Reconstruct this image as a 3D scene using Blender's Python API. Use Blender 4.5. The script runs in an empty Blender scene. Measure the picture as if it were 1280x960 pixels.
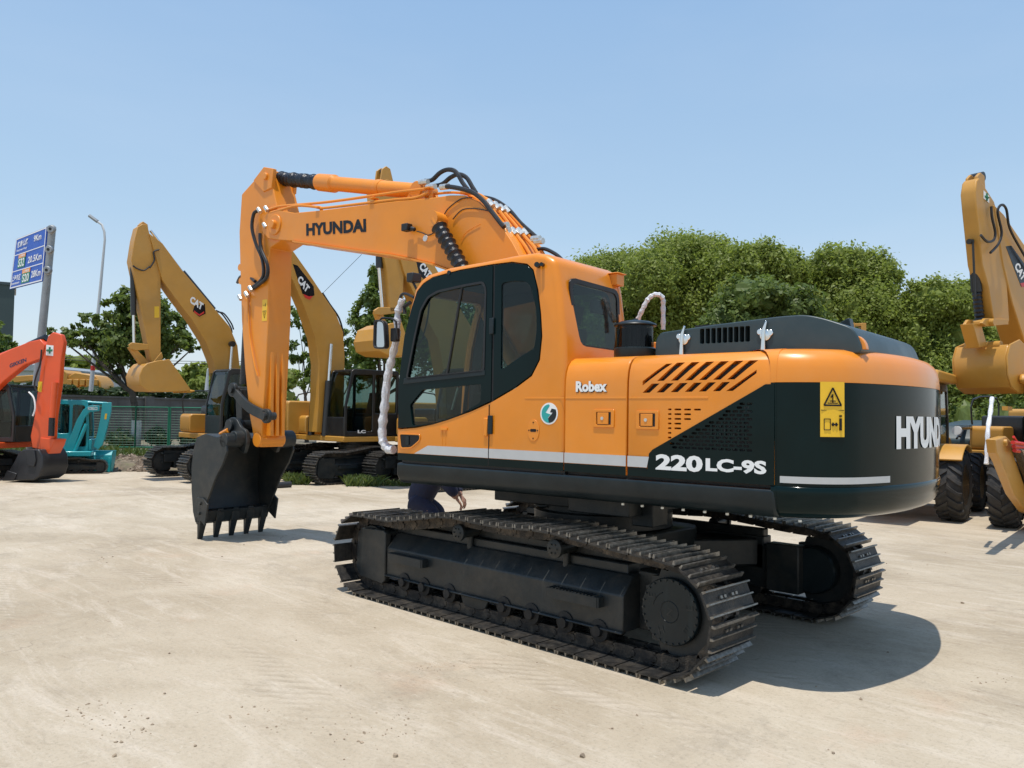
import bpy, bmesh, math, random
import numpy as np
from mathutils import Vector, Matrix, Euler
from mathutils.bvhtree import BVHTree
PI = math.pi
SC = bpy.context.scene
COL = SC.collection

# ------------------------------------------------------------------ camera
CAM_C = Vector((-4.85518, 6.21664, 1.83394))
CR = Vector((-0.71366094, -0.70035102, 0.01401785))
CF = Vector((0.70030556, -0.71286805, 0.03729967))
CU = CR.cross(CF).normalized()
FPX = 1011.308                                   # focal length in pixels of a 1280 px wide picture
cam_d = bpy.data.cameras.new('camera'); cam = bpy.data.objects.new('camera', cam_d); COL.objects.link(cam)
cam_d.sensor_width = 36.0; cam_d.lens = 36.0 * FPX / 1280.0
cam_d.clip_start = 0.05; cam_d.clip_end = 3000
cam.matrix_world = Matrix.Translation(CAM_C) @ Matrix((CR, CU, -CF)).transposed().to_4x4()
SC.camera = cam

# ------------------------------------------------------------------ light
SUN = Vector((-0.06, 0.19, 1.0)).normalized()    # direction towards the sun: almost overhead
el = math.asin(SUN.z); az = math.atan2(SUN.x, SUN.y)
w = bpy.data.worlds.new('World'); SC.world = w; w.use_nodes = True
nt = w.node_tree; bg = nt.nodes['Background']
sky = nt.nodes.new('ShaderNodeTexSky'); sky.sky_type = 'NISHITA'; sky.sun_disc = False
sky.sun_elevation = el; sky.sun_rotation = az
sky.altitude = 0; sky.air_density = 1.0; sky.dust_density = 1.2; sky.ozone_density = 1.3
bg.inputs['Strength'].default_value = 0.14
wm = nt.nodes.new('ShaderNodeMix'); wm.data_type = 'RGBA'; wm.inputs['Factor'].default_value = 0.60
tcw = nt.nodes.new('ShaderNodeTexCoord'); sep = nt.nodes.new('ShaderNodeSeparateXYZ'); nt.links.new(tcw.outputs['Generated'], sep.inputs[0])
hz = nt.nodes.new('ShaderNodeValToRGB'); nt.links.new(sep.outputs['Z'], hz.inputs[0])       # thin summer haze, palest near the horizon
hz.color_ramp.elements[0].position = 0.0; hz.color_ramp.elements[0].color = (5.9, 6.4, 6.9, 1)
hz.color_ramp.elements[1].position = .62; hz.color_ramp.elements[1].color = (2.1, 3.9, 6.6, 1)
e_ = hz.color_ramp.elements.new(.22); e_.color = (3.8, 5.3, 6.7, 1)
cl = nt.nodes.new('ShaderNodeTexNoise'); cl.inputs['Scale'].default_value = 2.2; cl.inputs['Detail'].default_value = 7; cl.inputs['Roughness'].default_value = .55
mpw = nt.nodes.new('ShaderNodeMapping'); mpw.inputs['Scale'].default_value = (1, .5, 2.6); nt.links.new(tcw.outputs['Generated'], mpw.inputs[0]); nt.links.new(mpw.outputs[0], cl.inputs['Vector'])
cr_ = nt.nodes.new('ShaderNodeValToRGB'); cr_.color_ramp.elements[0].position = .45; cr_.color_ramp.elements[0].color = (0, 0, 0, 1); cr_.color_ramp.elements[1].position = .8; cr_.color_ramp.elements[1].color = (.16, .16, .16, 1)
nt.links.new(cl.outputs['Fac'], cr_.inputs[0]); w2 = nt.nodes.new('ShaderNodeMix'); w2.data_type = 'RGBA'; w2.inputs['B'].default_value = (6.5, 7.2, 8.0, 1)
nt.links.new(cr_.outputs[0], w2.inputs['Factor']); nt.links.new(hz.outputs[0], w2.inputs['A']); nt.links.new(w2.outputs['Result'], wm.inputs['B'])
nt.links.new(sky.outputs[0], wm.inputs['A']); nt.links.new(wm.outputs['Result'], bg.inputs[0])
sd = bpy.data.lights.new('sun', 'SUN'); sd.energy = 4.1; sd.angle = math.radians(0.5); sd.color = (1.0, 0.95, 0.87)
so = bpy.data.objects.new('sun', sd); COL.objects.link(so); so.location = (0, 0, 30)
so.rotation_euler = SUN.to_track_quat('Z', 'Y').to_euler()
SC.view_settings.view_transform = 'Standard'; SC.view_settings.look = 'None'
SC.view_settings.exposure = 0.04; SC.view_settings.gamma = 1.0
SC.render.engine = 'CYCLES'
SC.cycles.max_bounces = 8; SC.cycles.transparent_max_bounces = 16

def ray(px, py):
    return CF + CR * ((px - 640) / FPX) - CU * ((py - 480) / FPX)
def at(px, py, d):
    return CAM_C + ray(px, py) * d
def ground(px, py, z=0.0):
    r = ray(px, py); return CAM_C + r * ((z - CAM_C.z) / r.z)

class Frame:
    """local axes of one machine: x forward, y to its left; px() finds where a sight line meets one of its own planes"""
    def __init__(s, o, th):
        s.o = Vector(o); s.th = th; s.R = Matrix.Rotation(th, 3, 'Z'); s.Ri = s.R.transposed()
    def loc(s, P): return s.Ri @ (Vector(P) - s.o)
    def wld(s, P): return s.R @ Vector(P) + s.o
    def px(s, px, py, y=None, x=None, z=None):
        c = s.loc(CAM_C); d = s.Ri @ ray(px, py)
        if y is not None: t = (y - c.y) / d.y
        elif x is not None: t = (x - c.x) / d.x
        else: t = (z - c.z) / d.z
        return c + d * t
    def xz(s, pts, y): return [(lambda p: (p.x, p.z))(s.px(a, b, y=y)) for a, b in pts]
    def yz(s, pts, x): return [(lambda p: (p.y, p.z))(s.px(a, b, x=x)) for a, b in pts]

# ------------------------------------------------------------------ materials
def lin(c):
    return tuple(((v / 255) / 12.92 if v / 255 <= 0.04045 else ((v / 255 + 0.055) / 1.055) ** 2.4) for v in c)
def new_mat(name):
    m = bpy.data.materials.new(name); m.use_nodes = True
    return m, m.node_tree, m.node_tree.nodes['Principled BSDF']
def N(nt, typ, **kw):
    n = nt.nodes.new(typ)
    for k, v in kw.items():
        if k.startswith('i_'):
            n.inputs[k[2:].replace('_', ' ')].default_value = v
        else: setattr(n, k, v)
    return n
def ramp(nt, src, stops):
    r = nt.nodes.new('ShaderNodeValToRGB'); els = r.color_ramp.elements
    while len(els) < len(stops): els.new(0.5)
    for e, (p, c) in zip(els, stops):
        e.position = p; e.color = (*c, 1) if len(c) == 3 else c
    nt.links.new(src, r.inputs[0]); return r
def paint(name, col, rough=0.4, metal=0.0, coat=0.0, var=0.12, scale=6.0, bump=0.0, bscale=60, dirt=None, dirt_amt=0.3, spec=0.5):
    """painted or cast surface: slightly uneven colour and gloss, optional dusty patches, optional bump"""
    m, nt, b = new_mat(name)
    tc = N(nt, 'ShaderNodeTexCoord')
    n1 = N(nt, 'ShaderNodeTexNoise', i_Scale=scale, i_Detail=6.0, i_Roughness=0.6)
    nt.links.new(tc.outputs['Object'], n1.inputs['Vector'])
    lo = tuple(max(0, c * (1 - var)) for c in col); hi = tuple(min(1, c * (1 + var)) for c in col)
    r = ramp(nt, n1.outputs['Fac'], [(0.3, lo), (0.7, hi)])
    out = r.outputs[0]
    if dirt:
        n2 = N(nt, 'ShaderNodeTexNoise', i_Scale=scale * 0.6, i_Detail=9.0, i_Roughness=0.72)
        mp = N(nt, 'ShaderNodeMapping'); mp.inputs['Location'].default_value = (3.1, 7.7, 1.3)
        nt.links.new(tc.outputs['Object'], mp.inputs[0]); nt.links.new(mp.outputs[0], n2.inputs['Vector'])
        f = ramp(nt, n2.outputs['Fac'], [(0.45, (0, 0, 0)), (0.75, (dirt_amt,) * 3)])
        mx = N(nt, 'ShaderNodeMix', data_type='RGBA'); mx.inputs['B'].default_value = (*dirt, 1)
        nt.links.new(f.outputs[0], mx.inputs['Factor']); nt.links.new(out, mx.inputs['A']); out = mx.outputs['Result']
    nt.links.new(out, b.inputs['Base Color'])
    rr = ramp(nt, n1.outputs['Fac'], [(0.25, (max(0.02, rough - 0.08),) * 3), (0.75, (min(1, rough + 0.1),) * 3)])
    nt.links.new(rr.outputs[0], b.inputs['Roughness'])
    b.inputs['Metallic'].default_value = metal
    b.inputs['Coat Weight'].default_value = coat; b.inputs['Coat Roughness'].default_value = 0.12
    b.inputs['Specular IOR Level'].default_value = spec
    if bump:
        n3 = N(nt, 'ShaderNodeTexNoise', i_Scale=bscale, i_Detail=4.0)
        nt.links.new(tc.outputs['Object'], n3.inputs['Vector'])
        bp = N(nt, 'ShaderNodeBump'); bp.inputs['Strength'].default_value = bump; bp.inputs['Distance'].default_value = 0.01
        nt.links.new(n3.outputs['Fac'], bp.inputs['Height']); nt.links.new(bp.outputs[0], b.inputs['Normal'])
    return m
def glass(name, tint, refl=0.9, rough=0.02):
    m, nt, b = new_mat(name); nt.nodes.remove(b)
    out = nt.nodes['Material Output']
    tr = N(nt, 'ShaderNodeBsdfTransparent'); tr.inputs[0].default_value = (*tint, 1)
    gl = N(nt, 'ShaderNodeBsdfGlossy'); gl.inputs['Roughness'].default_value = rough; gl.inputs[0].default_value = (refl, refl, refl, 1)
    lw = N(nt, 'ShaderNodeLayerWeight'); lw.inputs[0].default_value = .5          # Schlick reflectance, the same from both sides of the pane
    p5 = N(nt, 'ShaderNodeMath', operation='POWER'); p5.inputs[1].default_value = 4.6; nt.links.new(lw.outputs['Facing'], p5.inputs[0])
    fr = N(nt, 'ShaderNodeMath', operation='MULTIPLY_ADD'); fr.inputs[1].default_value = .8; fr.inputs[2].default_value = .026; nt.links.new(p5.outputs[0], fr.inputs[0])
    mx = N(nt, 'ShaderNodeMixShader')
    nt.links.new(fr.outputs[0], mx.inputs[0]); nt.links.new(tr.outputs[0], mx.inputs[1]); nt.links.new(gl.outputs[0], mx.inputs[2])
    nt.links.new(mx.outputs[0], out.inputs[0]); return m

DUST = (0.42, 0.35, 0.26)
M = {}
M['orange'] = paint('orange_paint', (0.76, 0.240, 0.007), 0.34, coat=0.3, var=0.07, scale=1.5, dirt=(0.60, 0.36, 0.16), dirt_amt=0.20)
M['orange2'] = paint('orange_boom_paint', (0.77, 0.255, 0.011), 0.42, coat=0.15, var=0.07, scale=1.5, dirt=(0.60, 0.38, 0.18), dirt_amt=0.22)
M['dark'] = paint('blackish_green_paint', (0.0025, 0.0115, 0.012), 0.12, coat=0.0, var=0.15, scale=2.0, spec=.17)
M['hood'] = paint('slate_hood_paint', (0.026, 0.046, 0.052), 0.38, coat=0.0, var=0.12, scale=3.0, dirt=(0.2, 0.2, 0.18), dirt_amt=0.12)
M['rail'] = paint('satin_black_rail_paint', (0.006, 0.013, 0.016), 0.33, coat=0.0, var=0.25, scale=3.0, dirt=(0.08, 0.085, 0.085), dirt_amt=0.22, spec=.35)
M['chassis'] = paint('chassis_grey_paint', (0.013, 0.018, 0.020), 0.42, var=0.25, scale=4.0, dirt=(0.11, 0.092, 0.07), dirt_amt=0.45, bump=0.1, spec=.4)
M['track'] = paint('track_steel', (0.022, 0.019, 0.017), 0.5, metal=0.4, var=0.5, scale=14.0, dirt=(0.20, 0.155, 0.11), dirt_amt=0.75, bump=0.5, bscale=90)
M['shoe'] = paint('dusty_track_shoe', (0.018, 0.017, 0.016), 0.5, metal=0.2, var=0.5, scale=14.0, dirt=(0.17, 0.14, 0.105), dirt_amt=0.45, bump=0.4, bscale=90)
M['roller'] = paint('dark_roller_steel', (0.010, 0.011, 0.012), 0.5, var=0.4, scale=9.0, dirt=(0.07, 0.06, 0.05), dirt_amt=0.4, spec=.3)  # rollers and their brackets, darker than the chassis paint
M['steel'] = paint('worn_grouser_steel', (0.23, 0.22, 0.20), 0.38, metal=0.8, var=0.45, scale=25.0, dirt=(0.12, 0.08, 0.05), dirt_amt=0.5)
M['black'] = paint('black_rubber', (0.012, 0.012, 0.013), 0.5, var=0.3, scale=10.0)
M['sleeve'] = paint('black_plastic_wrap', (0.01, 0.01, 0.012), 0.3, var=0.3, scale=30.0, bump=0.9, bscale=45)
M['hose'] = paint('hydraulic_hose_rubber', (0.014, 0.014, 0.015), 0.45, var=0.3, scale=20.0)
M['chrome'] = paint('chrome_rod', (0.75, 0.75, 0.74), 0.15, metal=1.0, var=0.05)
M['zinc'] = paint('zinc_fitting', (0.62, 0.62, 0.58), 0.35, metal=0.7, var=0.2, scale=40.0)
M['silver'] = paint('silver_stripe_vinyl', (0.50, 0.50, 0.49), 0.4, var=0.05)
M['white'] = paint('white_vinyl', (0.82, 0.82, 0.80), 0.45, var=0.03)
M['decal_black'] = paint('black_vinyl', (0.007, 0.007, 0.009), 0.25, var=0.1, spec=.3)
M['yellow_label'] = paint('yellow_label_vinyl', (0.85, 0.50, 0.02), 0.4, var=0.04)
M['red'] = paint('red_vinyl', (0.6, 0.03, 0.02), 0.4, var=0.05)
M['teal_label'] = paint('teal_vinyl', (0.02, 0.35, 0.33), 0.4, var=0.05)
M['interior'] = paint('cab_interior_plastic', (0.03, 0.03, 0.032), 0.7, var=0.2)
M['wrap'] = paint('bubble_wrap', (0.70, 0.70, 0.72), 0.3, var=0.12, scale=40.0, bump=1.0, bscale=55)
M['glass'] = glass('tinted_cab_glass', (0.56, 0.65, 0.63), 1.0)
M['darkglass'] = glass('smoked_glass', (0.35, 0.38, 0.38), 0.9)
M['mirrorglass'] = paint('mirror_glass', (0.6, 0.6, 0.6), 0.08, metal=1.0, var=0.02)

# ------------------------------------------------------------------ mesh helpers
def area2(p): return sum(p[i][0] * p[(i + 1) % len(p)][1] - p[(i + 1) % len(p)][0] * p[i][1] for i in range(len(p)))
def BM(): return bmesh.new()
def box(bm, x0, x1, y0, y1, z0, z1, mtx=None):
    vs = [bm.verts.new((x, y, z)) for x in (x0, x1) for y in (y0, y1) for z in (z0, z1)]
    for f in ((0, 1, 3, 2), (4, 6, 7, 5), (0, 4, 5, 1), (2, 3, 7, 6), (0, 2, 6, 4), (1, 5, 7, 3)):
        bm.faces.new([vs[i] for i in f])
    if mtx is not None: bmesh.ops.transform(bm, matrix=mtx, verts=vs)
    return vs
def prism(bm, pts, a0, a1, axis='y', holes=(), mtx=None):
    """outline (with holes) extruded along one axis"""
    def P(p, a):
        if axis == 'y': return (p[0], a, p[1])
        if axis == 'x': return (a, p[0], p[1])
        return (p[0], p[1], a)
    allv = []
    loops = [list(pts)] + [list(h) for h in holes]
    A = []; B = []
    for lp in loops:
        A.append([bm.verts.new(P(p, a0)) for p in lp]); B.append([bm.verts.new(P(p, a1)) for p in lp])
    for L in A + B: allv += L
    for L in (A, B):
        if not holes:
            bm.faces.new(L[0])
        else:
            es = [bm.edges.new((lp[i], lp[(i + 1) % len(lp)])) for lp in L for i in range(len(lp))]
            bmesh.ops.triangle_fill(bm, use_beauty=True, use_dissolve=False, edges=es)
    for la, lb in zip(A, B):
        n = len(la)
        for i in range(n): bm.faces.new((la[i], la[(i + 1) % n], lb[(i + 1) % n], lb[i]))
    if mtx is not None: bmesh.ops.transform(bm, matrix=mtx, verts=allv)
    return allv
def basis(d):
    d = Vector(d).normalized(); a = Vector((0, 0, 1)) if abs(d.z) < 0.9 else Vector((1, 0, 0))
    u = d.cross(a).normalized(); return u, d.cross(u).normalized()
def lathe(bm, p0, d, prof, seg=24, squash=1.0):
    """prof: list of (radius, distance along d)"""
    p0 = Vector(p0); d = Vector(d).normalized(); u, v = basis(d); rings = []
    for r, h in prof:
        if r < 1e-6: rings.append([bm.verts.new(p0 + d * h)])
        else: rings.append([bm.verts.new(p0 + d * h + (u * math.cos(2 * PI * i / seg) + v * math.sin(2 * PI * i / seg) * squash) * r) for i in range(seg)])
    for a, b in zip(rings, rings[1:]):
        if len(a) == 1 and len(b) == 1: continue
        for i in range(seg):
            j = (i + 1) % seg
            if len(a) == 1: bm.faces.new((a[0], b[j], b[i]))
            elif len(b) == 1: bm.faces.new((a[i], a[j], b[0]))
            else: bm.faces.new((a[i], a[j], b[j], b[i]))
    if len(rings[0]) > 1: bm.faces.new(rings[0][::-1])
    if len(rings[-1]) > 1: bm.faces.new(rings[-1])
def cyl(bm, p0, p1, r, r1=None, seg=16):
    p0 = Vector(p0); p1 = Vector(p1); lathe(bm, p0, p1 - p0, [(r, 0), (r if r1 is None else r1, (p1 - p0).length)], seg)
def smooth_path(pts, n=6):
    P = [Vector(p) for p in pts]
    if len(P) < 3: return P
    out = []
    for i in range(len(P) - 1):
        p0 = P[max(i - 1, 0)]; p1 = P[i]; p2 = P[i + 1]; p3 = P[min(i + 2, len(P) - 1)]
        for k in range(n):
            t = k / n
            out.append(0.5 * ((2 * p1) + (p2 - p0) * t + (2 * p0 - 5 * p1 + 4 * p2 - p3) * t * t + (3 * p1 - p0 - 3 * p2 + p3) * t ** 3))
    out.append(P[-1]); return out
def tube(bm, pts, r, seg=8, smooth=0, rf=None):
    P = smooth_path(pts, smooth) if smooth else [Vector(p) for p in pts]
    rings = []; u = None
    for i, p in enumerate(P):
        t = (P[min(i + 1, len(P) - 1)] - P[max(i - 1, 0)])
        if t.length < 1e-9: t = Vector((0, 0, 1))
        t.normalize()
        if u is None: u, v = basis(t)
        else:
            u = (u - t * u.dot(t)).normalized(); v = t.cross(u)
        rr = r if rf is None else rf(i, len(P))
        rings.append([bm.verts.new(p + (u * math.cos(2 * PI * k / seg) + v * math.sin(2 * PI * k / seg)) * rr) for k in range(seg)])
    for a, b in zip(rings, rings[1:]):
        for k in range(seg): bm.faces.new((a[k], a[(k + 1) % seg], b[(k + 1) % seg], b[k]))
    bm.faces.new(rings[0][::-1]); bm.faces.new(rings[-1])
def rrect(x0, x1, z0, z1, r, n=4):
    out = []
    for cx, cz, a in ((x1 - r, z1 - r, 0), (x0 + r, z1 - r, 90), (x0 + r, z0 + r, 180), (x1 - r, z0 + r, 270)):
        for k in range(n + 1):
            t = math.radians(a + 90 * k / n); out.append((cx + r * math.cos(t), cz + r * math.sin(t)))
    return out
def roundpoly(pts, r, n=3):
    """polygon with its corners cut round"""
    out = []; L = len(pts)
    for i in range(L):
        p = Vector(pts[i]); a = Vector(pts[i - 1]); b = Vector(pts[(i + 1) % L])
        da = (a - p); db = (b - p); k = min(r, da.length * 0.45, db.length * 0.45)
        A = p + da.normalized() * k; B = p + db.normalized() * k
        for j in range(n + 1):
            t = j / n; q = A * (1 - t) ** 2 + p * 2 * t * (1 - t) + B * t * t; out.append((q.x, q.y))
    return out
def shrink(pts, d):
    """move a polygon's outline inwards by d"""
    s = 1 if area2(pts) > 0 else -1; out = []; L = len(pts)
    for i in range(L):
        p = Vector(pts[i]); a = (p - Vector(pts[i - 1])).normalized(); b = (Vector(pts[(i + 1) % L]) - p).normalized()
        na = Vector((-a.y, a.x)) * s; nb = Vector((-b.y, b.x)) * s; n = (na + nb)
        k = max(0.35, n.length_squared / 2) if n.length > 1e-6 else 1
        out.append(tuple(p + n * (d / k) ))
    return out
def obj(name, bm, m, parent=None, rot=0.0, bevel=0.0, bseg=2, sharp=35, keep=False):
    bmesh.ops.recalc_face_normals(bm, faces=bm.faces[:])
    me = bpy.data.meshes.new(name); bm.to_mesh(me); bm.free()
    for p in me.polygons: p.use_smooth = True
    me.set_sharp_from_angle(angle=math.radians(sharp))
    mats = m if isinstance(m, (list, tuple)) else [m]
    for k in mats: me.materials.append(M[k] if isinstance(k, str) else k)
    o = bpy.data.objects.new(name, me); COL.objects.link(o)
    if parent is not None: o.parent = parent
    if rot: o.rotation_euler.z = rot
    if bevel:
        b = o.modifiers.new('bevel', 'BEVEL'); b.width = bevel; b.segments = bseg; b.limit_method = 'ANGLE'
        b.angle_limit = math.radians(40); b.harden_normals = False
    return o
def split(o):
    """separate the loose pieces of a mesh into objects of their own, all of the same name"""
    bm = bmesh.new(); bm.from_mesh(o.data); bm.verts.ensure_lookup_table(); left = set(bm.verts); groups = []
    while left:
        st_ = [left.pop()]; g = set(st_)
        while st_:
            v = st_.pop()
            for e in v.link_edges:
                u = e.other_vert(v)
                if u in left: left.discard(u); g.add(u); st_.append(u)
        groups.append({v.index for v in g})
    bm.free()
    for g in groups[1:]:
        b2 = bmesh.new(); b2.from_mesh(o.data); bmesh.ops.delete(b2, geom=[v for v in b2.verts if v.index not in g], context='VERTS')
        me = bpy.data.meshes.new(o.data.name); b2.to_mesh(me); b2.free(); me.materials.append(o.data.materials[0]); c = o.copy(); c.data = me; COL.objects.link(c)
    b2 = bmesh.new(); b2.from_mesh(o.data); bmesh.ops.delete(b2, geom=[v for v in b2.verts if v.index not in groups[0]], context='VERTS'); b2.to_mesh(o.data); b2.free()
def bake(o):
    """replace an object's mesh by its evaluated mesh and drop the modifiers"""
    bpy.context.view_layer.update()
    dg = bpy.context.evaluated_depsgraph_get(); me = bpy.data.meshes.new_from_object(o.evaluated_get(dg))
    old = o.data; o.modifiers.clear(); o.data = me
    for p in me.polygons: p.use_smooth = True
    me.set_sharp_from_angle(angle=math.radians(32))
    me.name = o.name
    return o
def cut(o, bm):
    bmesh.ops.recalc_face_normals(bm, faces=bm.faces[:])
    me = bpy.data.meshes.new('cutter'); bm.to_mesh(me); bm.free(); c = bpy.data.objects.new('cutter', me); COL.objects.link(c)
    c.matrix_world = o.matrix_world.copy() if o.parent is None else Matrix.Rotation(o.rotation_euler.z, 4, 'Z')
    md = o.modifiers.new('cut', 'BOOLEAN'); md.object = c; md.operation = 'DIFFERENCE'; md.solver = 'EXACT'
    bake(o); bpy.data.objects.remove(c); bpy.data.meshes.remove(me)
    return o
def empty(name, loc, rz=0.0):
    o = bpy.data.objects.new(name, None); COL.objects.link(o); o.location = loc; o.rotation_euler.z = rz; o.empty_display_size = 0.3
    return o
def tag(o, label=None, cat=None, group=None, kind=None):
    if label: o['label'] = label
    if cat: o['category'] = cat
    if group: o['group'] = group
    if kind: o['kind'] = kind
    return o
def text_bm(txt, h, bold=0.0, shear=0.0, space=1.0, cond=1.0):
    """lettering as a flat mesh; returns triangles in (u, v) with cap height h, starting at u = 0"""
    cu = bpy.data.curves.new('t', 'FONT'); cu.body = txt; cu.size = 1.0; cu.offset = bold; cu.space_character = space; cu.shear = shear
    cu.resolution_u = 3
    o = bpy.data.objects.new('t', cu); COL.objects.link(o); bpy.context.view_layer.update()
    me = bpy.data.meshes.new_from_object(o.evaluated_get(bpy.context.evaluated_depsgraph_get()))
    V = [(v.co.x, v.co.y) for v in me.vertices]; Fs = [tuple(p.vertices) for p in me.polygons]
    bpy.data.objects.remove(o); bpy.data.curves.remove(cu); bpy.data.meshes.remove(me)
    if not V: return [], [], 0
    x0 = min(v[0] for v in V); y0 = min(v[1] for v in V); y1 = max(v[1] for v in V); k = h / (y1 - y0)
    V = [((x - x0) * k * cond, (y - y0) * k) for x, y in V]
    return V, Fs, max(v[0] for v in V)
def letters(name, txt, h, place, mat, parent, rot=0.0, bold=0.0, shear=0.0, space=1.0, cond=1.0, width=None):
    """place(u, v) gives the 3D point of a flat lettering coordinate"""
    V, Fs, wd = text_bm(txt, h, bold, shear, space, cond)
    if not V: return None
    k = 1.0 if width is None else width / wd
    me = bpy.data.meshes.new(name); me.from_pydata([tuple(place(u * k, v)) for u, v in V], [], Fs); me.update()
    me.materials.append(M[mat]); o = bpy.data.objects.new(name, me); COL.objects.link(o); o.parent = parent
    if rot: o.rotation_euler.z = rot
    return o
# ================================================================== the big orange excavator
TH = 0.0864555
F0 = Frame((0, 0, 0), TH)
root = empty('crawler_excavator', (0, 0, 0))
tag(root, 'large orange and black crawler excavator filling the middle, its black bucket resting on the ground', 'excavator')
HP = lambda name, bm, m, **k: obj(name, bm, m, root, rot=TH, **k)         # part of the slewing house
LY = lambda px, py, y: F0.px(px, py, y=y)

# ---- undercarriage (world axes: x forward, y left)
def track_path(n=49, y=0):
    cf = (1.95, 0.42); cr = (-1.665, 0.44); rf = 0.325; rr = 0.345
    pts = []
    for k in range(0, 13):                       # round the idler, bottom to top
        a = math.radians(-90 + 15 * k); pts.append((cf[0] + rf * math.cos(a), cf[1] + rf * math.sin(a)))
    pts += [(1.45, 0.735), (1.0, 0.80), (0.60, 0.868), (0.25, 0.85), (0.0, 0.842), (-0.25, 0.85), (-0.55, 0.868), (-0.95, 0.835), (-1.3, 0.80)]
    for k in range(0, 13):
        a = math.radians(90 + 15 * k); pts.append((cr[0] + rr * math.cos(a), cr[1] + rr * math.sin(a)))
    # dense, closed, resampled
    P = [Vector((x, 0, z)) for x, z in pts]; P.append(P[0].copy())
    D = [0]
    for a, b in zip(P, P[1:]): D.append(D[-1] + (b - a).length)
    out = []
    for i in range(n):
        s = D[-1] * i / n; j = max(k for k in range(len(D)) if D[k] <= s + 1e-9); j = min(j, len(P) - 2)
        t = (s - D[j]) / (D[j + 1] - D[j]); out.append(P[j].lerp(P[j + 1], t))
    return out, D[-1] / n
def track_meshes(yc, w=0.60):
    path, pitch = track_path()
    shoes = BM(); links = BM(); bars = BM(); n = len(path)
    for i in range(n):
        a = path[i]; b = path[(i + 1) % n]; c = (a + b) / 2; t = (b - a).normalized(); nrm = Vector((t.z, 0, -t.x))   # outward
        mt = Matrix.Translation(c + Vector((0, yc, 0))) @ Matrix((t, Vector((0, 1, 0)), nrm)).transposed().to_4x4()
        p = pitch
        # shoe plate lies outside the link chain
        prism(shoes, [(-p * .475, .048), (p * .445, .048), (p * .455, .062), (-p * .475, .062)], -w / 2, w / 2, 'y', mtx=mt)
        for gx, gh in ((-.46, .030), (-.02, .026), (.40, .030)):
            prism(bars, [(gx * p - .010, .062), (gx * p + .010, .062), (gx * p + .005, .062 + gh), (gx * p - .005, .062 + gh)], -w / 2 + .004, w / 2 - .004, 'y', mtx=mt)
        for sy in (-1, 1):
            prism(links, [(-p * .56, -.045), (p * .30, -.045), (p * .56, -.02), (p * .56, .045), (-p * .30, .05), (-p * .56, .03)],
                  sy * .075 - .02 * sy, sy * .075 + .02 * sy, 'y', mtx=mt)
        cyl(links, mt @ Vector((-p * .5, -.10, 0)), mt @ Vector((-p * .5, .10, 0)), .026, seg=8)
        for sy in (-.1, -.05, .05, .1):
            box(bars, -p * .22, -p * .12, sy - .014, sy + .014, .062, .076, mt)
    return shoes, links, bars
TRK = {}
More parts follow.
